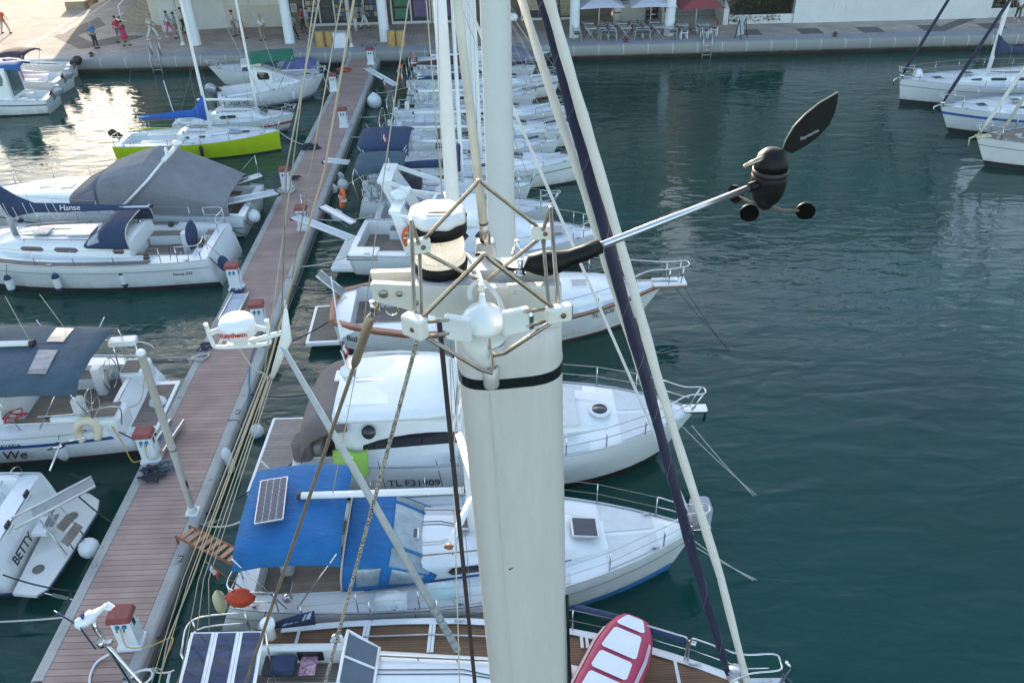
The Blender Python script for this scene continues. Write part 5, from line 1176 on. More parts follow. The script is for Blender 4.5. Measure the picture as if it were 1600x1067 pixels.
for i, (a, c) in enumerate(((.08, .24), (.27, .44), (.47, .60), (.63, .80), (.83, .92))):
    wa, wc = tw2(a)*.60, tw2(c)*.56; b = MB(); k2 = .04
    b.poly([V(a*LT+k2, -wa, .292), V(c*LT-k2, -wc, .292), V(c*LT, -wc+k2, .292), V(c*LT, wc-k2, .292), V(c*LT-k2, wc, .292), V(a*LT+k2, wa, .292), V(a*LT, wa-k2, .292), V(a*LT, -wa+k2, .292)], .012, nrm=(0, 0, 1)); b.build('white_panel', mat('white_pvc', (.72, .73, .75), .5, var=.06), te_)
for sg in (-1, 1):
    b = MB(); b.loft([[V(f*LT, sg*tw2(f)*.84, .287), V(f*LT, sg*tw2(f)*.94, .235)] for f in (.05, .2, .35, .5, .65, .78)], closed=False); b.build('rubbing_strip', mat('pale_pink_strip', (.55, .42, .45), .6), te_)
fl_ = thing('rolled_sail', 'long navy sail bag lashed along the bow rail of the teak decked yacht', 'sail bag', T.w(8.7, 1.25, 1.75)); b = MB(); b.tube([V(-.9, .35, .0), V(0, 0, 0), V(1.1, -.55, .05)], [.06, .09, .07], 8); b.build('cover', NAVY, fl_); b = MB(); b.tube([V(1.1, -.55, .05), V(1.25, -.62, .06)], .05, 8); b.build('pole_end', STEEL, fl_)

# ---- motor cruiser with teak platform
m = Boat('motor_yacht', 'white motor cruiser with taupe cockpit cover, black side windows and teak bathing platform', 'motor yacht', (-5.15, 16.6), (4.85, 16.45))
m.hull(3.35, 1.30, 1.42, 1.62, .92, .40, 2.9, .9, -.1, flare=.84, cockpit=(.03, .22, 1.2), benchm=TEAKG, cfloor=.6, camber=.08, anti=mat('black_hull_band', (.012, .012, .014), .5), boot=mat('black_boot', (.012, .012, .014), .3))
b = MB(); b.rbox((-.65, 0, .42), (1.45, 2.95, .12), .35, n=5); b.rbox((-.55, 0, .1), (1.1, 2.6, .5), .2); b.build('bathing_platform', GEL, m.root)
b = MB(); b.rbox((-.66, 0, .49), (1.25, 2.75, .03), .3, n=5); b.build('teak_platform_deck', stripes('grey_teak_planks', (.30, .255, .225), (.10, .085, .075), 1, .115, .08, .7), m.root)
m.coach(1.05, 8.2, 1.48, .66, 1.40, .25, 5.4, tw=.86, name='superstructure', n=10)
# flank windows as sweeping black panes
for sg in (-1, 1):
    b = MB(); pts = []; N = 12
    for i in range(N+1):
        x = 1.7+i*(4.6/N); f = i/N; lo = .28+.05*f; hi = lo+.36*sin(pi*min(1, f*1.0+.04))**.55*(1 if f < .7 else 1); pts.append((m.side(x, lo, sg, .012), m.side(x, min(.93, hi), sg, .012)))
    b.loft([list(q) for q in pts], closed=False); b.build('side_window', DARKGLASS, m.root)
b = MB(); b.loft([[m.side(x, u, sg, .012)*.5+m.side(x, u, sg, .012)*.5 for sg, u in ((-1, .93), (-1, 1.0))] for x in (3.9, 4.6)], closed=False)
zt = 2.70
b = MB(); rr_ = []
for x, w, z in ((1.05, 1.28, zt-.03), (1.25, 1.42, zt), (2.4, 1.44, zt+.04), (3.4, 1.34, zt+.01), (3.95, 1.12, zt-.10)): rr_.append([V(x, w*a, z+c) for a, c in ((-1, -.12), (-.97, -.02), (-.8, .04), (0, .07), (.8, .04), (.97, -.02), (1, -.12), (0, -.14))])
b.loft(rr_); b.build('hardtop', GEL, m.root)
for sg in (-1, 1): b = MB(); b.rbox((1.85, sg*.55, zt+.07), (1.0, .82, .04), .1); b.build('roof_panel', GEL, m.root)
b = MB(); b.box((2.0, 0, zt+.09), (1.1, .05, .02)); b.box((2.0, -.98, zt+.045), (1.0, .02, .015)); b.tube([V(1.3, 1.16, zt+.09), V(2.9, 1.16, zt+.09)], .02, 5); b.build('roof_rail', STEEL, m.root)
b = MB(); b.loft([[V(x, y, z) for y in (-.95, -.3, .3, .95)] for x, z in ((3.88, zt-.09), (4.45, 2.34), (5.05, 2.0))], closed=False); b.build('windscreen', DARKGLASS, m.root)
b = MB(); rows = []
for i in range(7):
    f = i/6; x = 1.3-1.25*sin(f*pi/2); z = 2.72-1.0*(1-cos(f*pi/2))
    rows.append([V(x+.1*abs(u)**3, 1.46*math.copysign(abs(u)**.8, u), z-(.35 if abs(u) == 1 else .05*u*u)) for u in [-1+.25*j for j in range(9)]])
b.grid(rows); o = b.build('cockpit_cover', TAUPE, m.root); o.modifiers.new('thick', 'SOLIDIFY').thickness = .02
b = MB(); b.rbox((.35, 0, 1.35), (.5, 2.2, .55), .15); b.build('aft_sofa', mat('beige_upholstery', (.45, .41, .36), .8), m.root)
b = MB(); b.rbox((.15, -1.05, 1.5), (.5, .55, .7), .15); b.build('taupe_backrest', TAUPE, m.root)
p = m.w(1.40, -1.50, 1.72); rr = random.Random(2); b = MB(); b.grid([[V(-.42+.14*i, -.05*j+.02*rr.random(), .0+.06*sin(i*1.1)-.10*j+(.1 if j < 2 else 0)) for j in range(6)] for i in range(7)], th=.012); tag(b.build('towel', mat('lime_towel', (.36, .60, .10), .9), None, p), 'lime green towel draped over the cockpit side of the motor cruiser', 'towel')
b = MB(); b.rbox((6.15, 0, 1.90), (1.6, 1.5, .10), .2, n=4); ob = b.build('sun_pad', mat('pale_sun_pad', (.66, .66, .64), .8), m.root); ob.rotation_euler[1] = 0.0
ob.location = (.0, 0, -.10)
b = MB(); b.lathe([(.001, 0), (.27, 0), (.27, .04), (.22, .06)], (7.55, 0, 1.66), 22); b.build('hatch_ring', GEL, m.root); b = MB(); b.lathe([(.21, .05), (.19, .075), (.001, .08)], (7.55, 0, 1.66), 22); b.build('round_hatch', HATCHG, m.root)
m.post_rails([.46, .56, .66, .76, .86], h=.62, r=.017, lr=.014, lines=(1.0, .5))
b = MB(); b.rbox((10.0, 0, 1.66), (.6, .3, .08), .05); b.tube([V(9.9, 0, 1.7), V(10.3, 0, 1.6), V(10.25, .0, 1.25)], .04, 6); b.build('bow_anchor', STEEL, m.root); b = MB(); b.lathe([(.001, 0), (.1, 0), (.1, .12), (.06, .18), (.001, .2)], (9.3, .0, 1.64), 10); b.build('windlass', STEEL, m.root)
b = MB(); b.lathe([(.17, -.01), (.17, .012), (.001, .015)], (1.9, -1.415, 2.30), 16, M=Matrix.Rotation(1.0, 3, 'X')); b.build('round_vent', DARKGLASS, m.root)
m.hull_text('TL F31909', .30, .288, .62, -1)
b = MB(); b.lathe([(.10, 0), (.14, .06), (.10, .22), (.03, .26), (.001, .27)], (1.15, .25, zt+.08), 14); b.box((1.15, .25, zt+.06), (.5, .4, .06)); b.tube([V(1.15, .6, zt), V(1.0, .75, zt+.5)], .015, 5); b.build('searchlight', GEL, m.root)
flag(m.w(1.1, .72, zt+.02), 'tricolour flag on the roof of the motor cruiser with taupe cover', .75, (-.1, .1), m.rz, (.34, .3))
for x, lab in ((2.2, 'white fender with black line hanging aft on the motor cruiser'), (3.95, 'white fender below the registration number of the motor cruiser'), (3.6, 'smaller white fender tucked behind the fender under the registration number')):
    fender(m.w(x, -1.78, .42), m.w(x-.15, -1.60, 1.55), lab, l=.62, r=.16)
# ---- trawler with brown rail
B_ = Boat('trawler', 'white trawler yacht with brown wooden rubbing rail and oval teak stern cockpit', 'motor yacht', (-5.25, 23.0), (5.3, 23.3))
RAILB = mat('brown_rail', (.30, .12, .055), .45, var=.2, scale=5)
B_.hull(3.9, 1.08, 1.10, 1.42, .50, .30, 2.4, .9, -.15, band=RAILB, bandz=(.97, .87), anti=ANTIR, boot=GEL, cockpit=(.05, .27, 1.15), benchm=TEAKG, cfloor=.55, flare=.84, rail=RAILB)
for sg in (-1, 1):
    b = MB(); b.loft([[B_.edge(t, sg, -.03, .0), B_.edge(t, sg, -.02, .05), B_.edge(t, sg, .16, .05), B_.edge(t, sg, .16, .01)] for t in (.0, .02, .06, .12, .2, .28, .36)], closed=False, smooth=False); b.build('capping_rail', mat('terracotta_rail', (.40, .17, .11), .5, var=.12), B_.root)
b = MB(); e0, e1 = B_.edge(0, -1, -.03, .05), B_.edge(0, 1, -.03, .05); b.tube(bez([e0, V(-.18, -.5, 1.17), V(-.22, 0, 1.17), V(-.18, .5, 1.17), e1], 6), .11, 6, flat=.5); b.build('stern_rail', mat('terracotta_rail', (.40, .17, .11), .5, var=.12), B_.root)
b = MB(); b.rbox((-.55, .1, .32), (1.1, 2.3, .12), .3, n=5); b.build('bathing_platform', GEL, B_.root); b = MB(); b.rbox((-.55, .1, .385), (.9, 2.05, .03), .25, n=5); b.build('teak_platform_deck', TEAKG, B_.root)
B_.coach(3.1, 7.0, 1.35, 1.1, 1.1, 1.0, .5, name='wheelhouse', tw=.92); B_.windows([(3.4, 4.4), (4.6, 5.6), (5.75, 6.5)], .5, .86)
B_.coach(6.95, 9.3, 1.05, .62, .35, .22, .8, name='fore_cabin'); B_.hatch(7.75, -.05, 1.56, .55, .5, fr=GEL, m=mat('pale_pink_hatch', (.50, .44, .42), .4))
B_.post_rails([.62, .7, .78, .86], h=.62, r=.018, lr=.014, lines=(1.0,), pulpit=False)
b = MB(); b.rbox((B_.L+.15, 0, 1.44), (1.1, .46, .09), .2, n=4); b.build('bowsprit_plank', GEL, B_.root); b = MB(); b.rbox((B_.L+.15, 0, 1.38), (1.14, .50, .06), .2, n=4); b.build('bowsprit_trim', RAILB, B_.root)
b = MB(); b.tube(bez([B_.edge(.86, -1, .05, .64), B_.edge(.94, -1, .03, .70), V(B_.L+.1, -.24, 2.05), V(B_.L+.65, -.18, 2.1), V(B_.L+.75, 0, 2.1), V(B_.L+.65, .18, 2.1), V(B_.L+.1, .24, 2.05), B_.edge(.94, 1, .03, .70), B_.edge(.86, 1, .05, .64)], 5), .024, 6)
for sg in (-1, 1): b.tube([V(B_.L+.1, sg*.2, 1.46), V(B_.L+.1, sg*.24, 2.05)], .02, 5); b.tube([V(B_.L+.5, sg*.18, 1.46), V(B_.L+.55, sg*.2, 2.08)], .02, 5)
b.build('pulpit', STEEL, B_.root)
b = MB(); b.lathe([(.001, 0), (.14, 0), (.14, .18), (.08, .24), (.001, .25)], (9.5, .0, 1.4), 12, ); b.rbox((9.45, .3, 1.48), (.3, .16, .16), .04); b.build('windlass', BLACK, B_.root); b = MB(); b.tube([V(9.7, 0, 1.52), V(10.9, 0, 1.52)], .03, 6); b.box((10.8, 0, 1.52), (.3, .12, .04)); b.build('anchor', STEEL, B_.root)
for sg in (-1, 1): b = MB(); b.tube(bez([V(2.35, sg*.9, .6), V(2.3, sg*.9, 1.15), V(2.75, sg*.9, 1.15), V(2.8, sg*.9, .6)], 4), .018, 5); b.build('grab_rail', STEEL, B_.root)
B_.hull_text('Balu', .34, .055, .56, -1); B_.hull_text('TL B626', .24, .80, .80, -1, shear=.2)
b = MB(); b.lathe([(.001, 0), (.07, 0), (.06, .02), (.001, .025)], B_.loc(677, 525, .55)+V(0, -.05, 0), 10, M=Matrix.Rotation(pi/2, 3, 'X')); b.build('exhaust_port', STEEL, B_.root)
pg = thing('passerelle', 'narrow aluminium passerelle raised from the stern of the trawler', 'gangway', B_.w(.05, .55, 1.2), B_.rz); a_ = B_.inv @ P(497, 427, 1.9); a_ = a_-V(.05, .55, 1.2)
dd = a_.normalized(); sd = V(-dd.y, dd.x, 0).normalized(); b = MB(); b.poly([sd*.16, a_+sd*.16, a_-sd*.16, -sd*.16], .04); b.build('tread_plate', mat('grey_tread', (.28, .28, .27), .7), pg)
for sg in (-1, 1): b = MB(); b.tube([sd*sg*.18, a_+sd*sg*.18], .035, 6); b.build('side_rail', STEEL, pg)
# white pennant on a pole
pt = thing('pennant', 'white pennant on a thin pole between the trawler and the motor cruiser', 'flag', m.w(.9, 1.35, 1.3), 0); b = MB(); b.tube([V(0, 0, 0), V(-.25, 1.1, 3.1)], .018, 6); b.build('pole', ALUW, pt); b = MB(); b.poly([V(-.2, .75, 2.05), V(-.08, .72, 1.75), V(.22, .70, 1.6), V(-.15, .6, 1.45)], .015); b.build('cloth', VINYL, pt)
# ---- flybridge cruiser
h = Boat('flybridge_cruiser', 'white flybridge cruiser with tilted radar arch, radome and orange rescue buoy at its stern', 'motor yacht', (-5.2, 28.0), (3.75, 27.15))
h.hull(3.3, 1.05, 1.15, 1.40, .90, .40, 2.4, .8, -.2, cockpit=(.02, .30, 1.2), benchm=TEAKG, cfloor=.5, flare=.86, boot=BLACK)
b = MB(); b.rbox((-.45, 0, .36), (1.0, 2.7, .14), .25, n=5); b.build('bathing_platform', GEL, h.root)
for z in (.62, .78): b = MB(); b.box((.0, -1.66, z), (.0, .0, .0)); 
b = MB(); b.rbox((.35, -1.2, .98), (1.1, .7, .24), .1); b.build('locker', GEL, h.root)
for z in (.92, 1.02): b = MB(); b.rbox((.35, -1.2, z), (1.13, .73, .03), .1); b.build('black_moulding', BLACK, h.root)
h.coach(2.6, 7.0, 1.25, .85, .85, .7, 2.2, name='saloon', tw=.88); h.windows([(2.9, 4.2), (4.4, 5.6)], .45, .85)
h.post_rails([.55, .66, .77, .88], h=.55, r=.016, lr=.013, lines=(1.0,)); h.hatch(7.3, 0, 1.48, .5, .5, m=mat('grey_hatch_lid', (.35, .36, .37), .5))
b = MB()
for sg in (-1, 1): b.poly([V(1.9, sg*1.25, 1.1), V(2.5, sg*1.25, 1.1), V(1.75, sg*1.0, 2.55), V(1.45, sg*1.0, 2.55)], .10, nrm=(0, sg, 0)); b.poly([V(1.5, sg*1.05, 2.5), V(1.8, sg*1.05, 2.5), V(4.2, sg*1.2, 2.1), V(4.1, sg*1.2, 1.9)], .09, nrm=(0, sg, 0))
b.box((1.6, 0, 2.55), (.42, 2.2, .12)); b.build('radar_arch', GEL, h.root)
b = MB(); b.lathe([(.001, 0), (.28, 0), (.31, .05), (.30, .18), (.2, .26), (.001, .29)], (1.55, .1, 2.62), 20); b.build('radome', GEL, h.root)
b = MB(); b.tube(bez([V(1.6, -.3, 2.62), V(1.7, -.5, 2.8), V(1.9, -.55, 2.5), V(2.0, -.5, 2.2)], 5), .018, 5); b.build('antenna_cable', ROPEW, h.root)
b = MB(); b.rbox((3.6, 0, 2.22), (1.9, 2.1, .35), .25); b.build('flybridge', GEL, h.root); b = MB(); b.rbox((3.3, 0, 2.42), (.9, 1.6, .06), .2); b.build('flybridge_seat', mat('grey_seat', (.3, .31, .33), .8), h.root)
p = h.w(2.05, -1.35, 1.75); t = thing('rescue_buoy', 'orange horseshoe buoy hanging on the radar arch of the flybridge cruiser', 'rescue buoy', p, h.rz); b = MB(); b.tube(bez([V(-.08, 0, -.33), V(-.15, 0, 0), V(0, 0, .34), V(.14, 0, .02), V(.10, 0, -.33)], 5), .085, 8); b.build('ring', ORANGE, t); b = MB(); b.box((0, -.05, .0), (.3, .12, .05)); b.box((.02, -.04, .2), (.2, .12, .05)); b.build('strap', mat('pale_strap', (.6, .58, .5), .8), t)
def passerelle(a, c, lab, w=.34, m_=None, post=True):
    a, c = V(*a), V(*c); t = thing('passerelle', lab, 'gangway', a, group='white passerelles reaching over the pontoon'); d = c-a; dn = d.normalized(); sd = V(-dn.y, dn.x, 0).normalized()
    b = MB(); b.poly([sd*w/2, d+sd*w/2, d-sd*w/2, -sd*w/2], .05); b.build('walkway', m_ or mat('grey_white_tread', (.52, .54, .55), .6), t)
    for sg in (-1, 1): b = MB(); b.tube([sd*sg*w/2, d+sd*sg*w/2], .035, 6); b.build('side_rail', ALUW, t)
    if post: b = MB(); b.tube([d*.12+sd*w/2, d*.12+sd*w/2+V(0, 0, .95)], .018, 5); b.tube([d*.12+sd*w/2+V(0, 0, .95), d*.9+sd*w/2+V(0, 0, .3)], .008, 4); b.build('hand_post', STEEL, t)
    for sg in (-1, 1): b = MB(); b.lathe([(.07, -.03), (.07, .03), (.001, .031)], -dn*.03+sd*sg*w*.4+V(0, 0, -.06), 10, M=Matrix.Rotation(pi/2, 3, 'X')); b.build('wheel', BLACK, t)
    return t
passerelle(P(460, 338, PZ+.75), P(548, 372, 1.15), 'broad white passerelle over the pontoon, in front of the pedestal with red lid')
passerelle(P(504, 322, PZ+.9), P(552, 348, 1.25), 'tubular grey passerelle between the broad one and the orange buoys', .25, ALU, False)
# ================================================================== BOATS LEFT OF THE PONTOON
# ---- white yacht with navy boom cover
hz = Boat('sailing_yacht', 'white sailing yacht with navy boom cover, navy sprayhood and navy covered wheel', 'sailing yacht', (-10.15, 27.75), (-21.7, 27.95))
hz.hull(3.75, 1.18, 1.20, 1.45, .82, .42, 2.3, .5, .35, boot=BLACK, cockpit=(.035, .28, 1.1), benchm=TEAKG, band=mat('grey_sheer_stripe', (.22, .25, .30), .5), bandz=(.78, .75))
hz.coach(3.1, 8.9, 1.22, .7, .48, .36, 1.8); hz.windows([(3.3, 3.75), (5.0, 5.95), (6.3, 7.2)], .30, .70, m=mat('maroon_tinted_glass', (.10, .05, .07), .15))
for sg in (-1, 1):
    b = MB(); b.loft([[hz.edge(t, sg, .05, .012), hz.edge(t, sg, .34, .022)] for t in (.2, .3, .4, .5, .6, .7)], closed=False); b.build('side_deck_teak', TEAKG, hz.root)
hz.hatch(6.65, 0, 1.74, .55, .55, m=mat('pale_pink_hatch', (.50, .44, .42), .4)); b = MB(); b.rbox((5.2, 0, 1.73), (.9, .8, .06), .08); b.build('sliding_hatch', GEL, hz.root)
hz.sprayhood(3.05, 4.75, 1.25, .72, 1.55, NAVY, 'front'); hz.wheel(1.25, -.0, 1.45, .5, NAVY)
hz.mast(7.7, 13.5, 1.6, .24, .15, m=ALU, boom=(2.45, 2.62, .0), sail=NAVY, spreaders=(), backstay=False, fs_r=.03, fs_m=NAVY)
text_mesh('Hanse', .30, 'lettering', mat('white_print', (.7, .7, .72), .7), hz.root, frame(V(5.3, .17, 2.70), (-1, 0, 0), V(0, 1, .1)), .004, .2)
hz.hull_text('Hanse 345', .16, .10, .62, 1, shear=.2); hz.post_rails([.16, .30, .42, .54, .66, .78], h=.62, pushpit=.10)
for x in (6.1, 6.9, 7.6): b = MB(); b.tube(bez([V(x, .20, 2.95), V(x-.1, .25, 2.5), V(x-.4, .3, 2.35), V(x-.2, .1, 2.9)], 5), .012, 4); b.build('lazy_line', ROPEW, hz.root)
for sg in (-1, 1):
    b = MB(); b.lathe([(.001, 0), (.10, 0), (.12, .05), (.07, .10), (.09, .15), (.001, .16)], (2.5, sg*1.32, 1.2), 12); b.build('winch', BLACK, hz.root)
    b = MB(); b.box((.7, sg*.75, 1.0), (.6, .5, .3)); b.build('stern_seat', GEL, hz.root)
b = MB(); b.rbox((.75, -.75, 1.16), (.45, .4, .03), .04); b.build('seat_panel', TEAKG, hz.root)
b = MB(); b.box((2.2, -1.09, .98), (.35, .02, .13)); b.build('cockpit_locker', BLACK, hz.root)
b = MB(); b.tube(bez([V(.9, 1.6, 1.25), V(.85, 1.62, 1.8), V(1.4, 1.65, 1.85), V(1.5, 1.65, 1.3)], 5), .012, 4); b.tube([V(.9, 1.6, 1.5), V(1.5, 1.64, 1.5)], .01, 4); b.build('outboard_bracket', BLACK, hz.root)
for px, py, lab in ((27, 432, 'white fender with navy caps, leftmost of three on the yacht with navy boom cover'), (93, 438, 'white fender with navy caps, middle of three on the yacht with navy boom cover'), (191, 438, 'white fender with navy caps, rightmost of three on the yacht with navy boom cover')):
    q = P(px, py, .60); q.y -= .12; fender((q.x, 25.95 if px < 100 else 26.1, .62), (q.x, 26.2, 1.25), lab, l=.62, r=.13, cap=2)
fender(hz.w(-.12, 1.15, .85), hz.w(.3, 1.1, 1.6), 'dark navy fender on the stern quarter of the yacht with navy boom cover', l=.5, r=.2, capm=NAVY)
# ---- grey canopied cruiser
gc = Boat('motor_yacht', 'white motor cruiser under a large grey canvas cover with white radar arch', 'motor yacht', (-10.3, 31.7), (-22.2, 32.1))
gc.hull(3.7, 1.0, 1.35, 1.55, .86, .38, 2.4, .8, -.2, cockpit=(.02, .16, 1.35), cfloor=.55, benchm=TEAKG, flare=.86, band=mat('navy_cove_stripe', (.015, .05, .22), .4), bandz=(.55, .50))
gc.coach(6.2, 10.6, 1.35, .7, .42, .2, 2.5, name='fore_cabin'); gc.hatch(8.1, -.1, 1.78, .55, .6, m=mat('cream_hatch', (.62, .56, .42), .4)); gc.hatch(7.2, .1, 1.8, .5, .5, m=mat('cream_hatch', (.62, .56, .42), .4))
b = MB(); N = 10
def gsec(x, w, z0, z1, pk=0): return [V(x, w*math.copysign(abs(cos(a))**.5, cos(a)), z0+(z1-z0)*sin(a)**.55+pk*max(0, 1-abs(cos(a))*2)) for a in [pi*i/N for i in range(N+1)]]
rows = [gsec(.35, 1.55, 1.0, 1.75), gsec(.9, 1.62, 1.0, 2.05), gsec(1.9, 1.66, 1.05, 2.55), gsec(2.9, 1.68, 1.15, 2.98), gsec(3.5, 1.66, 1.2, 3.10, .05), gsec(4.4, 1.6, 1.35, 2.90), gsec(5.4, 1.5, 1.45, 2.55)]
b.grid(rows, smooth=False); o = b.build('canvas_cover', GREYCAN, gc.root); o.modifiers.new('thick', 'SOLIDIFY').thickness = .02
b = MB(); b.grid([gsec(5.4, 1.5, 1.45, 2.55), gsec(6.0, 1.42, 1.5, 2.15), gsec(6.7, 1.25, 1.55, 1.85)]); o = b.build('windscreen_cover', mat('grey_canvas_dark', (.13, .13, .15), .8, var=.2), gc.root); o.modifiers.new('thick', 'SOLIDIFY').thickness = .02
for sg in (-1, 1): b = MB(); b.poly([V(5.5, sg*1.53, 1.75), V(6.5, sg*1.35, 1.68), V(5.9, sg*1.42, 2.05), V(5.45, sg*1.48, 2.2)], .01, nrm=(0, sg, 0)); b.build('side_window', mat('purple_grey_glass', (.16, .16, .22), .15), gc.root)
b = MB()
for sg in (-1, 1): b.tube([V(4.5, sg*1.75, 1.5), V(3.2, sg*1.66, 2.6), V(2.55, sg*1.2, 3.25)], [.12, .09, .08], 6, flat=.6)
b.tube([V(2.55, -1.2, 3.25), V(2.55, 1.2, 3.25)], .09, 6); b.build('radar_arch', GEL, gc.root)
b = MB(); b.lathe([(.001, 0), (.20, 0), (.22, .08), (.14, .15), (.001, .16)], (2.5, -.3, 3.33), 16); b.lathe([(.07, 0), (.07, .35), (.04, .4)], (2.55, .75, 3.2), 8); b.build('radome', GEL, gc.root)
b = MB(); b.rbox((.8, .9, .98), (.6, .5, .05), .05); b.build('teak_step', TEAKG, gc.root)
gc.post_rails([.45, .6, .72, .84], h=.55, r=.015, lines=(1.0,))
passerelle(P(431, 300, PZ+.55), P(345, 317, 1.3), 'white ribbed passerelle from the grey canopied cruiser to the pontoon', .5, None, False)
passerelle(P(408, 273, PZ+.9), P(366, 286, 1.35), 'short aluminium passerelle behind the ribbed one at the grey canopied cruiser', .3, ALU, True)
fender(P(397, 338, .75), P(385, 318, 1.3), 'round white ball fender at the stern corner of the grey canopied cruiser', 'ball', .25)
fender(P(35, 352, .9), P(35, 338, 1.35), 'white fender with navy cap between the navy boom yacht and grey canopied cruiser', l=.55, r=.13, cap=1)
# ---- yacht with big navy bimini
bv = Boat('sailing_yacht', 'white sailing yacht under a big slate blue bimini with two clear panels', 'sailing yacht', (-9.95, 18.75), (-21.6, 18.4))
bv.hull(3.95, 1.08, 1.15, 1.4, .86, .42, 2.3, .5, .75, cockpit=(.02, .30, 1.3), benchm=TEAKG, cfloor=.5, boot=BLACK, band=mat('navy_cove_stripe', (.015, .05, .22), .4), bandz=(.80, .70), open_stern=True)
bv.coach(3.5, 9, 1.25, .7, .5, .36, 1.8); bv.windows([(3.8, 5.2), (5.6, 6.9)], .3, .7)
b = MB(); b.rbox((.1, .0, .5), (.95, 2.3, .1), .35, n=5); b.build('swim_step', GEL, bv.root); b = MB(); b.rbox((.1, -.0, .555), (.75, 1.9, .02), .25, n=5); b.build('teak_step', TEAKG, bv.root)
c_ = [bv.inv @ P(*q, 2.7) for q in ((187, 507), (115, 612), (-60, 616), (-10, 503))]
rows = []
for i in range(9):
    f = i/8; a0 = c_[0].lerp(c_[3], f); a1 = c_[1].lerp(c_[2], f)
    rows.append([a0.lerp(a1, j/8)+V(0, 0, .16*sin(pi*j/8)+.05*sin(pi*f)-(.16 if j in (0, 8) else 0)+.012*sin(j*3+f*9)) for j in range(9)])
b = MB(); b.grid(rows); bo = b.build('bimini', NAVY2, bv.root); bo.modifiers.new('thick', 'SOLIDIFY').thickness = .02
for f0, f1, j0, j1 in ((.30, .44, 1.2, 3.2), (.30, .46, 4.2, 6.6)):
    b = MB(); q = lambda f, j: c_[0].lerp(c_[3], f).lerp(c_[1].lerp(c_[2], f), j/8)+V(0, 0, .16*sin(pi*j/8)+.05*sin(pi*f)+.045); b.grid([[q(f0+(f1-f0)*u/3, j0+(j1-j0)*v/4) for v in range(5)] for u in range(4)]); b.build('clear_panel', mat('tan_clear_panel', (.33, .30, .29), .2, var=.5, scale=1.5, stretch=(1, 4, 1)), bo)
for sg in (-1, 1):
    b = MB(); b.tube([V(.95, sg*1.5, 1.1), c_[1]+V(.1, 0, -.1) if sg > 0 else c_[0]+V(.1, 0, -.1)], .018, 5); b.tube([V(2.4, sg*1.6, 1.15), V(1.4, sg*1.55, 2.6)], .018, 5); b.tube([V(2.9, sg*1.6, 1.15), V(3.3, sg*1.55, 2.6)], .018, 5); b.build('bimini_frame', STEEL, bv.root)
for sg in (-1, 1):
    b = MB(); cx, cy, cz, r = 1.35, sg*.72, 1.2, .46
    b.tube([V(cx, cy+r*cos(a), cz+r*sin(a)) for a in [2*pi*i/22 for i in range(22)]], .017, 5, closed=True)
    for k_ in range(3): a = k_*pi/3; b.tube([V(cx, cy-r*cos(a), cz-r*sin(a)), V(cx, cy+r*cos(a), cz+r*sin(a))], .01, 4)
    b.build('steering_wheel', STEEL, bv.root); b = MB(); b.rbox((1.7, sg*.72, 1.0), (.32, .36, .9), .08, taper=.85); b.build('steering_pedestal', GEL, bv.root)
    b = MB(); b.rbox((.75, sg*1.05, .95), (.75, .85, .55), .15); b.build('helm_seat', GEL, bv.root); b = MB(); b.rbox((.80, sg*1.0, 1.24), (.5, .6, .03), .1); b.build('seat_teak', TEAKG, bv.root)
    b = MB(); b.tube(bez([V(.35, sg*1.45, 1.05), V(.3, sg*1.45, 1.65), V(1.3, sg*1.7, 1.68), V(2.2, sg*1.78, 1.7)], 5), .018, 6); b.tube([V(1.3, sg*1.7, 1.68), V(1.3, sg*1.7, 1.1)], .016, 5); b.build('pushpit', STEEL, bv.root)
bm = bv.inv @ P(48, 536, 3.0); b = MB(); b.tube([V(bm.x, bm.y, 3.0), V(7.2, 0, 2.9)], .10, 10, flat=.7); bq = b.build('boom', ALUW, bv.root); b = MB(); b.tube([V(bm.x-.1, bm.y, 3.0), V(bm.x+.02, bm.y, 3.0)], .105, 10, flat=.8); b.build('end_cap', BLACK, bq)
bv.mast(7.3, 14, 1.6, .24, .15, spreaders=(), shroud=False, forestay=False, backstay=False)
b = MB(); b.tube([V(bm.x, bm.y, 3.05), bv.inv @ PY(8, 463, 18.45)], .008, 4); b.tube([bv.inv @ P(133, 556, 1.5), bv.inv @ PY(62, 460, 18.4)], .008, 4); b.build('topping_lift', ROPEW, bv.root)
bv.hull_text('BAVARIA', .15, .27, .82, 1); bv.hull_text('We', .42, .27, .50, 1, shear=.25)
p = P(136, 672, 1.65); t = thing('horseshoe_buoy', 'cream horseshoe buoy standing on the side rail under the big slate blue bimini', 'rescue buoy', p, .2); b = MB(); b.tube(bez([V(-.16, -.05, -.28), V(-.24, 0, 0), V(-.1, 0, .25), V(.14, 0, .25), V(.26, 0, 0), V(.18, -.05, -.28)], 5), [.10]*26, 8); b.build('ring', mat('cream_buoy', (.62, .53, .38), .6), t); b = MB(); b.tube(bez([V(-.24, .05, 0), V(-.1, .05, .25), V(.14, .05, .25)], 5), .102, 8); b.build('yellow_band', mat('faded_yellow', (.65, .58, .20), .6), t)
q_ = P(103, 655, 1.55); t = thing('fender', 'white fender lying along the side rail behind the cream horseshoe buoy', 'fender', q_); b = MB(); b.lathe([(.001, -.41), (.06, -.39), (.12, -.28), (.12, .28), (.06, .39), (.001, .41)], (0, 0, 0), 12, M=Matrix.Rotation(pi/2, 3, 'Y')); b.build('body', VINYL, t); b = MB(); b.tube([V(-.41, 0, 0), V(-.5, -.05, .1)], .02, 5); b.build('lanyard', BLACK, t)
fender(P(97, 703, .55), P(92, 680, 1.2), 'white fender with navy cap hanging beside the handwritten name We', l=.62, r=.16, cap=1)
fender(P(248, 633, .45), P(240, 622, 1.0), 'round white ball fender between the swim step and the pontoon behind the lamp post', 'ball', .28)
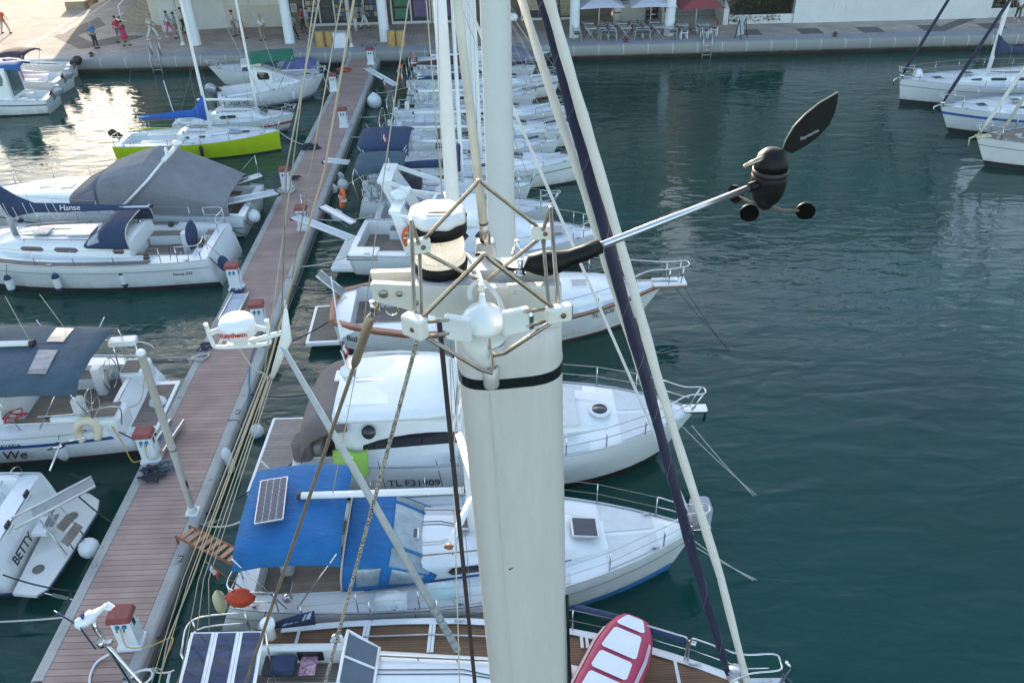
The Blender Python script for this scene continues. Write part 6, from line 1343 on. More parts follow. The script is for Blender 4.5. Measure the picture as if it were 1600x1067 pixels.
p = P(22, 652, 1.25); coil(p, .22, 3, 'red rope heaped on the deck under the big slate blue bimini', mat('red_rope', (.45, .03, .04), .8), .018, .07, seed=4)
t = thing('radar_reflector', 'white folded outboard cover on the stern rail of the slate blue bimini yacht', 'outboard cover', P(192, 533, 2.1), .1); b = MB(); b.rbox((0, 0, 0), (.75, .36, .14), .1); b.build('cover', GEL, t); b = MB(); b.tube([V(-.3, 0, 0), V(-.35, 0, -1.0)], .02, 5); b.tube([V(.3, 0, 0), V(.3, 0, -1.0)], .02, 5); b.tube([V(-.35, 0, -.5), V(.3, 0, -.5)], .016, 5); b.build('stand', STEEL, t)
t = thing('passerelle', 'ribbed steel foot ramp from the pontoon to the slate blue bimini yacht', 'gangway', P(262, 683, PZ+.12), 0); b = MB(); b.box((0, 0, 0), (.34, 1.25, .05)); b.build('tread_grid', stripes('perforated_tread', (.12, .115, .11), (.30, .30, .30), 1, .05, .35, .5), t)
for sg in (-1, 1): b = MB(); b.box((sg*.19, 0, .05), (.04, 1.3, .12)); b.build('side_rail', ALU, t)
t.rotation_euler[2] = -.12
# ---- motor boat with bathing platform and name on the transom
bt = Boat('motor_boat', 'white motor boat with wide bathing platform and black name letters on its transom', 'motor boat', (-11.15, 13.9), (-20, 13.6))
bt.hull(3.3, 1.1, 1.2, 1.4, .94, .40, 2.4, .7, .35, cockpit=(.07, .45, 1.35), cfloor=.6, flare=.86, boot=mat('navy_cove_stripe', (.015, .05, .22), .4))
pe = [bt.inv @ P(*q, .34) for q in ((155, 782), (140, 772), (100, 770), (20, 928), (57, 931), (75, 920), (110, 868), (152, 800))]
b = MB(); b.poly([V(v.x, v.y, .28) for v in pe], .09, nrm=(0, 0, 1)); b.build('bathing_platform', GEL2, bt.root); b = MB(); b.tube([V(v.x, v.y, .30) for v in pe[4:]+pe[:2]], .035, 6); b.build('platform_trim', mat('navy_rubber', (.02, .03, .06), .6), bt.root)
for q in ((113, 806), (60, 889)): b = MB(); v = bt.inv @ P(*q, .38); b.lathe([(.001, 0), (.13, 0), (.13, .012), (.001, .014)], v, 16); b.build('platform_pad', mat('grey_pad', (.16, .15, .14), .8), bt.root)
a, c = bt.inv @ P(0, 862, .78), bt.inv @ P(112, 735, .78)
M = frame((bt.inv @ P(30, 868, .62))*.5+(bt.inv @ P(30, 868, .62))*.5+V(-.03, 0, 0), V(0, -1, 0), V(-1, 0, .35)); 
text_mesh('BETTY', .30, 'name_lettering', TEXTD, bt.root, frame(V(.055, .55, .66), V(0, -1, 0), V(-1, 0, .32)), .004, .1, font_off=.006)
for y in (.25, -.75): b = MB(); b.rbox((.36, y, 1.16), (.06, .22, .12), .03); b.rbox((.34, y, .98), (.04, .3, .08), .03); b.build('transom_vent', BLACK, bt.root)
ps = thing('passerelle', 'grey folding passerelle with steel trestle legs over the bathing platform', 'gangway', P(50, 802, 1.35), 0); a = P(146, 752, 1.55)-P(50, 802, 1.35); dn = a.normalized(); sd = V(-dn.y, dn.x, 0).normalized()
b = MB(); b.poly([sd*.17, a+sd*.17, a-sd*.17, -sd*.17], .05); b.build('walkway', mat('grey_tread', (.28, .28, .27), .7), ps)
b = MB()
for sg in (-1, 1): b.tube([sd*sg*.2-a*.3, a+sd*sg*.2], .035, 5)
b.build('side_rail', ALU, ps)
b = MB()
for q0, q1 in (((62, 812), (104, 866)), ((75, 800), (115, 858)), ((92, 788), (130, 835))): b.tube([P(*q0, 1.2)-ps.location, P(*q1, .38)-ps.location], .018, 5)
b.build('trestle_legs', STEEL, ps)
for q0, q1 in (((88, 822), (105, 802)), ((95, 845), (118, 815))): b = MB(); u, v = P(*q0, .95)-ps.location, P(*q1, .95)-ps.location; w_ = V(.16, -.05, -.12); b.poly([u, v, v+w_, u+w_], .03); b.build('ladder_tread', TEAKG, ps)
b = MB(); w_ = V(.05, 0, 0)
for q0, q1 in (((78, 735), (95, 693)), ((95, 693), (133, 683)), ((75, 702), (95, 697))): b.tube([P(*q0, 1.6)-ps.location, P(*q1, 1.9)-ps.location], .03, 5)
b.build('davit', STEEL, ps)
b = MB(); b.box(tuple(bt.inv @ P(68, 822, .62)), (.34, .55, .10)); b.build('transom_locker', GEL, bt.root); b = MB(); v = bt.inv @ P(80, 813, .70)
for dx in (-.07, .07): b.box((v.x+dx, v.y, v.z), (.09, .4, .02))
b.build('locker_grid', mat('grey_grid', (.2, .2, .21), .7), bt.root)
b = MB()
for q in ((10, 755), (22, 742)): 
    v = bt.inv @ P(*q, 1.0); b.tube(bez([v+V(0, .25, -.5), v+V(.1, .1, 0), v+V(0, -.25, .05), v+V(-.05, -.3, -.5)], 4), .018, 5); b.tube([v+V(.6, .25, -.5), v+V(.1, .1, 0)], .018, 5)
b.build('folding_chair_frame', STEEL, bt.root)
fender(P(139, 856, .35), P(120, 850, .8), 'big white ball fender beside the bathing platform, nearly touching the pontoon', 'ball', .24)
# ---- sliver of a hull at the lower left
sl = Boat('motor_boat', 'small white boat of which only the rounded stern shows at the lower left edge', 'motor boat', (-11.2, 10.4), (-17, 10.2)); sl.hull(2.2, .7, .75, .9, .8, .4, 2.2, .4, 0, cockpit=(.1, .5, .7)); sl.post_rails([], pulpit=False, pushpit=.15)
# ---- lime green racer
ye = Boat('racing_sailboat', 'lime yellow hulled racing sailboat with bright blue boom cover and grey foredeck patch', 'sailing boat', (-18.7, 40.05), (-10.8, 40.0))
LIME = mat('lime_yellow_paint', (.50, .62, .005), .35, var=.06, coat=.3, dirt=.08)
ye.hull(2.55, .78, .85, 1.02, .84, .45, 2.1, .05, .0, top=LIME, anti=BLACK, boot=LIME, cockpit=(.04, .40, .75), cfloor=.35, rail=GEL)
ye.coach(3.1, 6.0, .78, .45, .34, .2, 1.6); ye.windows([(3.4, 3.7), (4.1, 4.45)], .35, .7)
b = MB(); b.poly([ye.dp(.60, -.55)+V(0, 0, .16), ye.dp(.60, .55)+V(0, 0, .16), ye.dp(.76, .2)+V(0, 0, .05), ye.dp(.76, -.2)+V(0, 0, .05)], .015); b.build('deck_patch', mat('grey_patch', (.28, .32, .36), .7), ye.root); ye.hatch(6.25, 0, .98, .42, .4)
ye.mast(4.55, 12, 1.1, .16, .11, boom=(1.1, 1.95, -.08), sail=mat('bright_blue_cover', (.01, .10, .42), .8, var=.2, bump=.5, scale=4), spreaders=(), backstay=True)
ye.outboard(-.15, .3, .95, BLACK, .75, .8); ye.post_rails([.14, .35, .55, .72], h=.5, r=.012, pushpit=.12)
b = MB(); b.tube([V(.2, .9, 1.0), V(2.4, .7, 1.05)], .03, 6); b.build('tiller_extension', LIME, ye.root); b = MB(); b.tube([V(2.8, .5, 1.0), V(2.55, .75, 3.4)], .02, 5); b.build('whip_pole', ALUW, ye.root)
fender(ye.w(4.35, -1.32, .55), ye.w(4.35, -1.2, 1.0), 'black fender on the lime yellow hull', l=.5, r=.09, capm=BLACK)
# ---- small white sailboat
sm = Boat('small_sailboat', 'small white sailboat with red stripe between the lime racer and the white cabin cruiser', 'sailing boat', (-16.9, 43.2), (-10.6, 42.75))
sm.hull(2.4, .72, .78, .95, .78, .45, 2.1, .5, .1, band=mat('red_hull_stripe', (.45, .03, .03), .4), bandz=(.62, .48), cockpit=(.05, .36, .7), cfloor=.35, boot=mat('grey_sheer_stripe', (.22, .25, .30), .5)); sm.coach(2.2, 4.9, .85, .5, .42, .32, .9); sm.windows([(2.6, 3.5)], .35, .75); sm.hatch(4.75, 0, 1.10, .4, .5, tilt=.5); sm.mast(4.4, 9, 1.2, .13, .1, boom=(1.3, 1.7, 0), spreaders=()); sm.post_rails([.3, .5, .7], h=.45, r=.012)
# ---- white cabin cruiser with green bimini
cu = Boat('cabin_cruiser', 'white cabin cruiser with green bimini and registration letters, silver outboard astern', 'motor boat', (-15.7, 47.2), (-9.95, 48.7))
cu.hull(2.5, .78, .95, 1.25, .88, .40, 2.3, .8, -.1, flare=.80, cockpit=(.03, .40, .9), cfloor=.4, boot=mat('grey_sheer_stripe', (.22, .25, .30), .5)); cu.coach(1.9, 4.6, .95, .55, 1.35, .5, 2.0, name='pilothouse', tw=.8); cu.windows([(2.2, 2.9)], .5, .85); cu.hatch(2.5, .1, 2.28, .5, .4)
b = MB(); b.rbox((2.0, 0, 2.32), (1.1, 1.5, .12), .3); b.build('roof', GEL, cu.root)
for sg in (-1, 1): b = MB(); b.loft([[cu.side(x, .35, sg, .012), cu.side(x, .9, sg, .012)] for x in (3.0, 3.4, 3.8, 4.2)], closed=False); b.build('fogged_window', mat('fogged_vinyl', (.55, .6, .64), .4, var=.2), cu.root)
cu.canopy(1.9, 4.4, 1.0, 2.65, .15, mat('green_canvas', (.008, .13, .08), .8, var=.15, bump=.4), sag_=.2); cu.outboard(-.1, .2, 1.0, None, .75, 1.0); cu.post_rails([.5, .65, .8, .9], h=.45, r=.014, lines=(1.0,)); cu.hull_text('TL D34143', .30, .14, .55, -1); cu.hatch(5.0, 0, 1.35, .35, .3)
for x, l_ in ((.35, 'aftmost'), (2.2, 'middle'), (4.0, 'foremost')): fender(cu.w(x, -cu.half(x/cu.L)*1.0-.04, .55), cu.w(x, -cu.half(x/cu.L)+.1, 1.0), 'small white fender, %s of three on the white cabin cruiser with registration letters' % l_, l=.42, r=.08)
# ---- open boat with navy cover beyond it
nc = Boat('motor_boat', 'white open motor boat with navy cover, lying against the quay behind the cabin cruiser', 'motor boat', (-10.9, 52.0), (-17.3, 51.1)); nc.hull(2.3, .85, .95, 1.2, .88, .4, 2.3, .8, 0, flare=.8, cockpit=(.05, .5, .8), cfloor=.3)
b = MB(); rows = [[V(x, .85*math.copysign(abs(cos(a))**.6, cos(a)), .95+hh*sin(a)**.6) for a in [pi*i/8 for i in range(9)]] for x, hh in ((2.4, .45), (2.9, .75), (4.0, .7), (4.5, .1))]; b.grid(rows); b.build('console_cover', NAVY, nc.root)
b = MB(); rows = [[V(x, .8*math.copysign(abs(cos(a))**.6, cos(a)), .88+hh*sin(a)**.6) for a in [pi*i/8 for i in range(9)]] for x, hh in ((.1, .2), (.5, .45), (1.6, .45), (2.2, .1))]; b.grid(rows); b.build('aft_cover', mat('violet_blue_cover', (.10, .12, .27), .8, var=.2), nc.root); nc.post_rails([.6, .75, .88], h=.4, r=.014, lines=(1.0,))
# ---- far left motor boats
for (S_, B2, lab, cab) in (((-25.4, 47.6), (-31.5, 47.3), 'white motor boat with wheelhouse windows at the left edge, silver outboard tilted', 1), ((-26.2, 51.0), (-32.5, 51.8), 'white motor boat with a pink towel hung under its dark bimini at the far left', 2), ((-26.9, 54.0), (-32.5, 54.3), 'white open boat with dark outboard tucked behind the pink towel boat', 3)):
    f = Boat('motor_boat', lab, 'motor boat', S_, B2); f.hull(2.3 if cab < 3 else 1.0, .8, .95, 1.2, .9, .4, 2.3, .7, -.1, flare=.82, cockpit=(.05, .5, .8 if cab < 3 else .3), cfloor=.35, band=BLACK if cab == 1 else GEL, bandz=(.74, .66)); f.outboard(-.1, 0, 1.0, BLACK if cab == 3 else None, .7, 1.05)
    if cab == 1: f.coach(1.7, 3.6, .9, .8, 1.7, 1.5, .5, name='wheelhouse', tw=.9); f.windows([(1.9, 2.9)], .45, .9, m=mat('green_grey_glass', (.10, .16, .16), .1)); b = MB(); b.poly([V(1.68, -.7, 1.0), V(1.68, .7, 1.0), V(1.68, .6, 2.4), V(1.68, -.6, 2.4)], .01); b.build('rear_window', mat('green_grey_glass', (.10, .16, .16), .1), f.root); f.canopy(.9, 2.6, .75, 2.5, .2, mat('blue_canvas', (.02, .10, .28), .8), posts=False)
    if cab == 2: f.canopy(1.4, 3.2, .95, 2.2, .3, mat('dark_plum_canvas', (.05, .025, .05), .85)); f.coach(3.2, 5.2, .8, .5, .5, .3, .9)
fb = P(22, 118, 1.2); b = MB(); b.grid([[V(.9*u/6+.12*v/4, .2-.1*v/4, 1.15-1.45*v/4+.03*sin(u*2)) for u in range(7)] for v in range(5)], th=.02); tag(b.build('pink_towel', mat('pink_violet_towel', (.48, .16, .42), .9, var=.15), None, (fb.x-.45, fb.y-.1, .95)), 'pink violet towel hanging under a dark bimini at the far left', 'towel')
fender(P(20, 167, .4), P(20, 158, .9), 'white fender with dark cap on the wheelhouse boat at the left edge', l=.5, r=.12, cap=1)
# ================================================================== FAR ROW ON THE RIGHT OF THE PONTOON
BRNC = mat('maroon_boom_cover', (.075, .025, .028), .85, var=.2)
def far_sail(S_, B2, lab, beam=2.6, boom=None, cover=None, mx=.55, mh=10, bim=None, hood=None, **kw):
    f = Boat('sailing_boat', lab, 'sailing boat', S_, B2); L = f.L; f.hull(beam, .85, .92, 1.15, .8, .43, 2.2, kw.pop('rake', .45), .25, cockpit=(.05, .32, .75), cfloor=.35, **kw)
    f.coach(L*.33, L*.76, .85, .48, .40, .28, 1.3); f.windows([(L*.38, L*.45), (L*.5, L*.56), (L*.6, L*.65)], .3, .7); f.hatch(L*.69, 0, 1.30, .45, .45, tilt=.1); f.hatch(L*.48, .1, 1.42, .4, .4)
    f.mast(L*mx, mh, 1.2, .17, .12, boom=(L*(.05 if cover else .16), boom or 2.0, 0), sail=cover, spreaders=(), backstay=False); f.post_rails([.2, .35, .5, .65, .8], h=.5, r=.014, pushpit=.14)
    if bim: f.canopy(bim[0], bim[1], beam*.46, 2.25, .2, bim[2], sag_=.2)
    if hood: f.sprayhood(L*.30, L*.44, .85, .6, 1.2, hood)
    rr = random.Random(int(S_[1]*10))
    for i in range(3): b = MB(); b.rbox((.3+.25*i, rr.uniform(-.8, .8), 1.15), (.22, .3, .35), .05); b.build('stern_locker', VINYL, f.root)
    b = MB(); b.tube(bez([V(.1, -beam*.38, .9), V(.0, -beam*.38, 1.9), V(.0, beam*.38, 1.9), V(.1, beam*.38, .9)], 4), .025, 5); b.build('stern_arch', STEEL, f.root)
    if rr.random() < .6: f.outboard(-.05, rr.choice((-.6, .6)), 1.35, BLACK, 0, .55)
    b = MB(); b.tube([V(L*.2, -.5, 1.2), V(L*.3, .4, 1.25), V(L*.36, -.2, 1.35)], .02, 5); b.build('loose_line', ROPEW, f.root); b = MB(); b.tube([V(L*.8, 0, 1.2), V(L*.88, .25, 1.25)], .05, 5); b.build('foredeck_bag', NAVY if rr.random() < .5 else VINYL, f.root)
    for i in range(3): t_ = .25+.22*i; fender(f.w(t_*L, -f.half(t_)-.10, .55), f.w(t_*L, -f.half(t_)+.05, .95), ('aft', 'middle', 'forward')[i] + ' white fender of three on the ' + ('boat with ' + lab.split(' with ')[1].replace('a ', '').replace('near the far end of the row', '').replace('next to the maroon covered one', '').replace(' over its stern and two dark hull lines', '').replace(', second beyond the navy boom cover, towards the awnings', '').replace(' and navy cover along its boom', '').replace(' and slim white boom behind the navy awning', '')).strip(), l=.5, r=.10)
    return f
far_sail((-5.3, 37.35), (2.9, 37.3), 'white sailing boat with slate blue hood', 2.2, 1.9, None, .5, 8.5, hood=NAVY2)
far_sail((-5.0, 49.7), (2.4, 49.65), 'small white sailing boat with navy hood', 2.2, 1.9, None, .5, 8, hood=NAVY)
GREYH = mat('dark_grey_hull', (.07, .08, .10), .35)
ra = Boat('motor_boat', 'dark grey hulled motor boat farthest along the pontoon with grey covers', 'motor boat', (-4.8, 51.9), (3.45, 52.0)); ra.hull(2.6, .9, 1.0, 1.3, .88, .4, 2.3, .6, 0, top=GREYH, cockpit=(.05, .4, .9), cfloor=.4); ra.coach(2.6, 6.2, .95, .6, .8, .4, 1.5, m=GEL); b = MB(); rows = [[V(x, 1.0*math.copysign(abs(cos(a))**.6, cos(a)), 1.05+hh*sin(a)**.6) for a in [pi*i/8 for i in range(9)]] for x, hh in ((4.6, .9), (5.6, .7), (7.4, .12))]; b.grid(rows); b.build('bow_cover', mat('grey_blue_canvas', (.16, .17, .23), .85), ra.root); ra.post_rails([.6, .75], h=.4, r=.014, lines=(1.0,))
b = MB(); b.tube([V(5.8, 0, 1.2), V(5.8, 0, 3.3)], .05, 6); b.build('radar_post', GEL, ra.root); b = MB(); b.lathe([(.001, 0), (.36, 0), (.4, .1), (.36, .28), (.2, .36), (.001, .38)], (5.85, 0, 3.25), 18); b.build('radome', GEL, ra.root)
far_sail((-5.2, 47.4), (3.75, 47.35), 'white sailing boat with a maroon boom cover near the far end of the row', 2.7, 2.1, BRNC, .40, 8.5, band=mat('grey_sheer_stripe', (.22, .25, .30), .5), anti=ANTIR)
far_sail((-4.6, 44.9), (2.2, 44.75), 'white sailing boat with a navy boom cover next to the maroon covered one', 2.3, 2.0, NAVY, .52, 8)
far_sail((-5.5, 42.2), (3.85, 42.05), 'white sailing boat with bare white boom, second beyond the navy boom cover, towards the awnings', 2.6, 2.1, None, .46, 9, band=mat('dark_line', (.08, .09, .11), .5), bandz=(.74, .70))
far_sail((-5.6, 39.4), (4.3, 39.5), 'white sailing boat with white canvas hood and slim white boom behind the navy awning', 2.5, 1.9, None, .46, 9, hood=mat('white_canvas', (.6, .62, .62), .8))
re_ = far_sail((-5.9, 35.3), (3.95, 35.1), 'white sailing boat with a large navy awning over its stern and two dark hull lines', 3.0, 2.0, None, .52, 9.5, bim=(-.1, 2.1, NAVY), band=mat('dark_line', (.08, .09, .11), .5), bandz=(.74, .70), rake=.2)
rf_ = far_sail((-5.9, 32.5), (1.4, 32.3), 'white sailing boat with slate blue awning and navy cover along its boom', 2.3, 2.05, NAVY, .6, 9, bim=(.1, 2.1, NAVY2))
b = MB(); b.rbox((2.3, -.5, 1.6), (.9, .9, .55), .2); b.build('folded_hood', mat('charcoal_canvas', (.04, .05, .065), .85), rf_.root)
flag(re_.w(.9, -.75, 2.0), 'tricolour flag in front of the large navy awning', .9, (.1, -.3), 0, (.42, .34)); flag(P(603, 145, .9), 'small tricolour flag at a stern farther along the row', .8, (-.15, .1), 0, (.36, .3))
g_ = Boat('motor_boat', 'white cruiser carrying upturned white inflatables and plastic sheeting behind its arch', 'motor boat', (-4.9, 30.35), (2.2, 30.0)); g_.hull(2.6, .95, 1.02, 1.25, .86, .4, 2.3, .7, 0, flare=.82, cockpit=(.03, .28, .9), cfloor=.4); g_.coach(2.4, 5.6, .85, .55, .5, .35, 1.2)
b = MB()
for sg in (-1, 1): b.poly([V(1.1, sg*1.0, 1.0), V(1.6, sg*1.0, 1.0), V(.75, sg*.75, 2.55), V(.4, sg*.75, 2.55)], .09, nrm=(0, sg, 0)); b.poly([V(.55, sg*.78, 2.55), V(.85, sg*.78, 2.6), V(3.0, sg*.95, 1.75), V(2.9, sg*.95, 1.55)], .08, nrm=(0, sg, 0))
b.box((.6, 0, 2.58), (.55, 1.75, .12)); b.build('radar_arch', GEL, g_.root); g_.post_rails([.5, .65, .8], h=.5, r=.015, lines=(1.0,))
b = MB(); b.lathe([(.001, 0), (.1, 0), (.1, .1), (.001, .14)], (.55, .3, 2.66), 8); b.tube([V(.6, .5, 2.6), V(.6, .5, 3.0)], .015, 5); b.tube([V(.6, .1, 2.6), V(.75, .1, 2.95)], .015, 5); b.build('antennas', GEL, g_.root)
b = MB(); b.rbox((1.5, 0, 1.35), (1.6, 1.5, .5), .25); b.build('grey_cover', mat('lavender_grey_cover', (.25, .26, .33), .85, var=.2), g_.root)
for i, (y, lab) in enumerate(((.45, 'white inflatable dinghy lying upturned on the arch cruiser, farther one'), (-.5, 'white inflatable dinghy lying upturned on the arch cruiser, nearer one'))):
    t = thing('inflatable_dinghy', lab, 'dinghy', g_.w(2.5, y, 1.62), g_.rz, group='upturned inflatable dinghies'); b = MB(); b.tube(bez([V(2.4, .3, 0), V(.5, .34, 0), V(.05, .2, 0), V(.05, -.2, 0), V(.5, -.34, 0), V(2.4, -.3, 0)], 6), .18, 10); b.build('tube', mat('pale_pvc', (.60, .63, .64), .5, var=.06), t); b = MB(); b.box((1.3, 0, .05), (2.2, .5, .1)); b.build('floor', mat('pale_pvc_floor', (.5, .53, .55), .6), t)
rr = random.Random(5)
for x, lab in ((3.9, 'crumpled clear plastic sheet over the upturned dinghies, aft heap'), (4.9, 'crumpled clear plastic sheet over the upturned dinghies, heap by the masts')):
    b = MB(); b.grid([[V(-.5+.14*i+.04*rr.random(), -.55+.16*j+.04*rr.random(), .26*sin(pi*i/7)*sin(pi*j/7)+.14*rr.random()) for j in range(8)] for i in range(8)], smooth=False, th=.01); tag(b.build('plastic_sheet', mat('crumpled_plastic', (.62, .66, .68), .25, alpha=.75), None, g_.w(x, -.1, 1.85)), lab, 'plastic sheet')
passerelle(P(507, 250, PZ+.75), P(545, 254, 1.2), 'white ladder like passerelle in front of the slate blue awning', .4, None, False); passerelle(P(573, 107, PZ+.9), P(618, 133, 1.1), 'long pale passerelle near the farthest pedestal', .34, None, False)
for q, r, lab in (((585, 160), .42, 'large pale mooring buoy floating beside the pontoon'), ((535, 287), .26, 'white ball buoy under the slate blue awning'), ((531, 273), .20, 'pinkish ball buoy right against the pontoon by the slate blue awning'), ((521, 292), .2, 'brownish ball buoy against the pontoon, lowest of three'), ((527, 335), .26, 'white ball fender beside the orange ring at the arch cruiser'), ((400, 669), .2, 'white ball fender floating between pontoon and motor cruiser')):
    p = P(q[0], q[1], .25); fender((p.x, p.y, r*.7), (p.x+.1, p.y, r+.6), lab, 'ball', r, grp='round mooring buoys by the pontoon')
p = P(360, 722, .3); fender((p.x-.05, p.y, .35), (p.x-.1, p.y, .75), 'long white fender against the pontoon side below the blue rope', l=.8, r=.13)
for q, lab in (((535, 310), 'orange ring buoy hung over the stern by the arch cruiser'), ((625, 113), 'orange horseshoe buoy at a stern near the far end'), ((645, 95), 'faded pink curved buoy at the stern of the farthest boats')):
    p = P(q[0], q[1], 1.1); t = thing('life_ring', lab, 'life ring', p, .4, group='orange rescue rings'); b = MB(); b.tube([V(.06*sin(a), .22*cos(a), .36*sin(a)) for a in [2*pi*i/16 for i in range(16)]], .085, 8, closed=True); b.build('ring', ORANGE if 'orange' in lab else mat('faded_pink', (.50, .22, .19), .7), t); b = MB(); b.box((0, .22, 0), (.2, .19, .07)); b.box((0, -.22, 0), (.2, .19, .07)); b.build('bands', VINYL, t)
# ================================================================== RIGHT EDGE YACHTS
for (Bx, By, lab, fsm, bl) in ((21.85, 44.45, 'white yacht at the right edge with navy furled foresail, farthest of three', SAILN, NAVY), (21.95, 39.85, 'white yacht with a blue stripe at the right edge, middle of three', SAILN, None), (21.6, 35.5, 'white yacht with cream bow roller at the right edge, nearest of three', SAILW, None)):
    e = Boat('sailing_yacht', lab, 'sailing yacht', (Bx+11, By+.25), (Bx, By), 'yachts moored bow out on the right'); st = mat('blue_cove_stripe', (.02, .12, .40), .4) if 'blue' in lab else mat('grey_sheer_stripe', (.22, .25, .30), .5)
    e.hull(3.5, 1.15, 1.2, 1.4, .8, .42, 2.1, .35 if By > 42 else .8, .3, band=st, bandz=(.80, .70) if 'blue' in lab else (.76, .73), boot=BLACK, deckm=TEAKG if By < 37 else GEL, cockpit=(.06, .3, 1.0)); e.coach(3.4, 8.3, 1.0, .6, .45, .3, 1.8); e.windows([(4, 5), (5.5, 6.4), (6.8, 7.4)], .3, .7); e.hatch(8.9, 0, 1.36, .5, .5); e.hatch(7.4, .2, 1.62, .45, .4)
    e.mast(6.2, 13.5, 1.6, .24, .15, boom=(2.2, 2.7, 0), sail=NAVY if By > 42 else None, spreaders=((6, 1.0, .1),), fs_r=.085, fs_m=fsm, backstay=False); e.post_rails([.2, .35, .5, .64, .78], h=.6)
    b = MB(); b.rbox((10.7, 0, 1.44), (.7, .25, .1), .04); b.tube([V(10.9, 0, 1.5), V(11.3, 0, 1.35), V(11.25, 0, 1.0)], .04, 5); b.build('bow_roller', STEEL if By > 36 else mat('cream_roller', (.6, .52, .36), .5), e.root)
    if By > 42: b = MB(); b.rbox((9.9, -.3, 1.6), (.5, .5, .35), .1, taper=.6); b.build('folded_sail_bag', GEL, e.root)
    if By < 37: b = MB(); b.tube([V(10.2, .3, 1.4), V(6.3, .1, 12.6)], .07, 8); b.build('furled_staysail', SAILW, e.root)
    else: b = MB(); b.lathe([(.13, -.08), (.13, .08)], (10.93, 0, 1.55), 10); b.build('furling_drum', STEEL, e.root)
    for k_ in range(1):
        a_ = e.w(10.9, .1-.2*k_, 1.35); z_ = V(Bx-3.2+1.2*k_, By-.5-.3*k_, -.02); rope(sag(a_, z_, .12), 'mooring line from a right edge bow into the water, %s' % ('thin, %s yacht' % ('farthest' if By > 42 else 'middle' if By > 37 else 'nearest') if k_ == 0 else 'second one, %s yacht' % ('farthest' if By > 42 else 'middle' if By > 37 else 'nearest')), .009, ROPED, grp='bow mooring lines')
# ================================================================== THE MASTHEAD IN THE FOREGROUND
N0 = Q(690, 447, 1.50); YN, ZC = N0.y, N0.z
YF = P(690, 424, ZC).y; YM = (YN+YF)/2
fy = Boat('sailing_yacht', 'yacht whose tall pale mast with lamp and wind sensor rises closest to the camera', 'sailing yacht', (-7.0, YM-.02), (4.6, YM+.02), 'boats moored stern to the pontoon')
fy.hull(3.7, 1.15, 1.2, 1.4, .8, .42, 2.2, .6, .3, cockpit=(.06, .3, 1.0)); fy.coach(3.4, 8.6, 1.1, .6, .45, .32, 1.8); fy.windows([(4, 5), (5.5, 6.3)], .3, .7)
FI = fy.inv; FR = fy.root
def F3(p): return FI @ Vector(p)
MASTP = mat('pale_mast_paint', (.59, .56, .525), .42, var=.07, scale=3.5, dirt=.12, spec=.3, stretch=(6, 6, .8), bump=.06, bscale=300); CRANE = mat('cream_crane_paint', (.66, .63, .56), .45, var=.06, scale=14, dirt=.10)
CAGE = mat('stained_steel_rod', (.36, .30, .23), .32, .85, var=.35, scale=30); BLKW = mat('white_nylon_block', (.74, .71, .63), .5, var=.06, scale=40, dirt=.08); RUB = mat('black_rubber', (.007, .0065, .0065), .5, var=.3, scale=40, spec=.25)
# mast
mx0 = PY(797, 612, YN-.01).x; HW = .5*(PY(878.5, 612, YN+.03).x-PY(717, 612, YN+.02).x); HD = .072
def msec(z, k=1.0, off=0):
    o = []
    for i in range(36):
        a = 2*pi*i/36; ca, sa = cos(a), sin(a); x = math.copysign(abs(ca)**.55, ca)*(HW+off); y = math.copysign(abs(sa)**.72, sa)*(HD+off)
        o.append(F3((mx0+x+.027*(ZC-.1-z), YN+.055+y-.10*x*(-1), z)))
    return o
b = MB(); b.loft([msec(z) for z in (1.3, 4, 7, 10, 12, 13, ZC-.16, ZC-.085)]); mo = b.build('mast', MASTP, FR)
zb = PY(797, 592, YN-.017).z
b = MB(); b.loft([msec(zb-.022, off=.0016), msec(zb+.002, off=.0016)], cap=False); b.build('black_band', mat('gloss_black_band', (.012, .012, .012), .18, coat=.5), mo)
b = MB(); b.tube([F3((mx0-HW*.42+.027*(ZC-.1-z), YN-.0214, z)) for z in (zb-.03, 8, 1.5)], .0011, 4); b.build('seam', mat('mast_seam', (.58, .55, .50), .6), mo)
for px, py in ((797, 888),):
    b = MB(); q = PY(px, py, YN-.018); b.ball(F3(q), .004, 6); b.ball(F3(q+V(.005, 0, .003)), .0028, 6); b.build('rust_mark', mat('rust', (.20, .09, .04), .9), mo)
# crane: two side plates and their webs
npx = [(579, 446), (583, 443), (640, 446), (742, 449), (742, 500), (697, 498), (636, 484), (592, 472), (583, 469)]
b = MB(); q = [PY(x, y, YN) for x, y in npx]; b.poly([F3(p) for p in q], .012, nrm=(0, 1, 0)); b.build('crane_plate', CRANE, FR)
b = MB(); q = [P(579, 426, ZC), P(742, 421, ZC)]; q0, q1 = q; b.poly([F3(p) for p in (q0, q1, q1-V(0, 0, .07), q0+V(.06, 0, -.052), q0+V(.0, 0, -.033))], .012, nrm=(0, 1, 0)); b.build('crane_plate', CRANE, FR)
xL, xR = PY(650, 447, YN).x, PY(878, 430, YN).x
b = MB(); b.box(F3(((PY(648, 447, YN).x+PY(748, 447, YN).x)/2, YM+.004, ZC-.004)), (PY(748, 447, YN).x-PY(648, 447, YN).x, YF-YN-.006, .006)); b.build('lamp_pad', mat('blue_grey_pad', (.36, .39, .43), .5), FR)
b = MB(); x0_ = PY(735, 447, YN).x; b.box(F3(((x0_+xR)/2, YN+.005, ZC-.05)), (xR-x0_, .02, .09)); b.box(F3(((x0_+xR)/2, YF+.02, ZC-.043)), (xR-x0_, .05, .09)); b.box(F3((xR-.012, (YN+YF)/2+.012, ZC-.065)), (.024, YF-YN-.01, .09)); b.box(F3((x0_+.03, (YN+YF)/2+.012, ZC-.065)), (.05, YF-YN-.01, .09)); b.build('crane_box', CRANE, FR, bevel=.002)
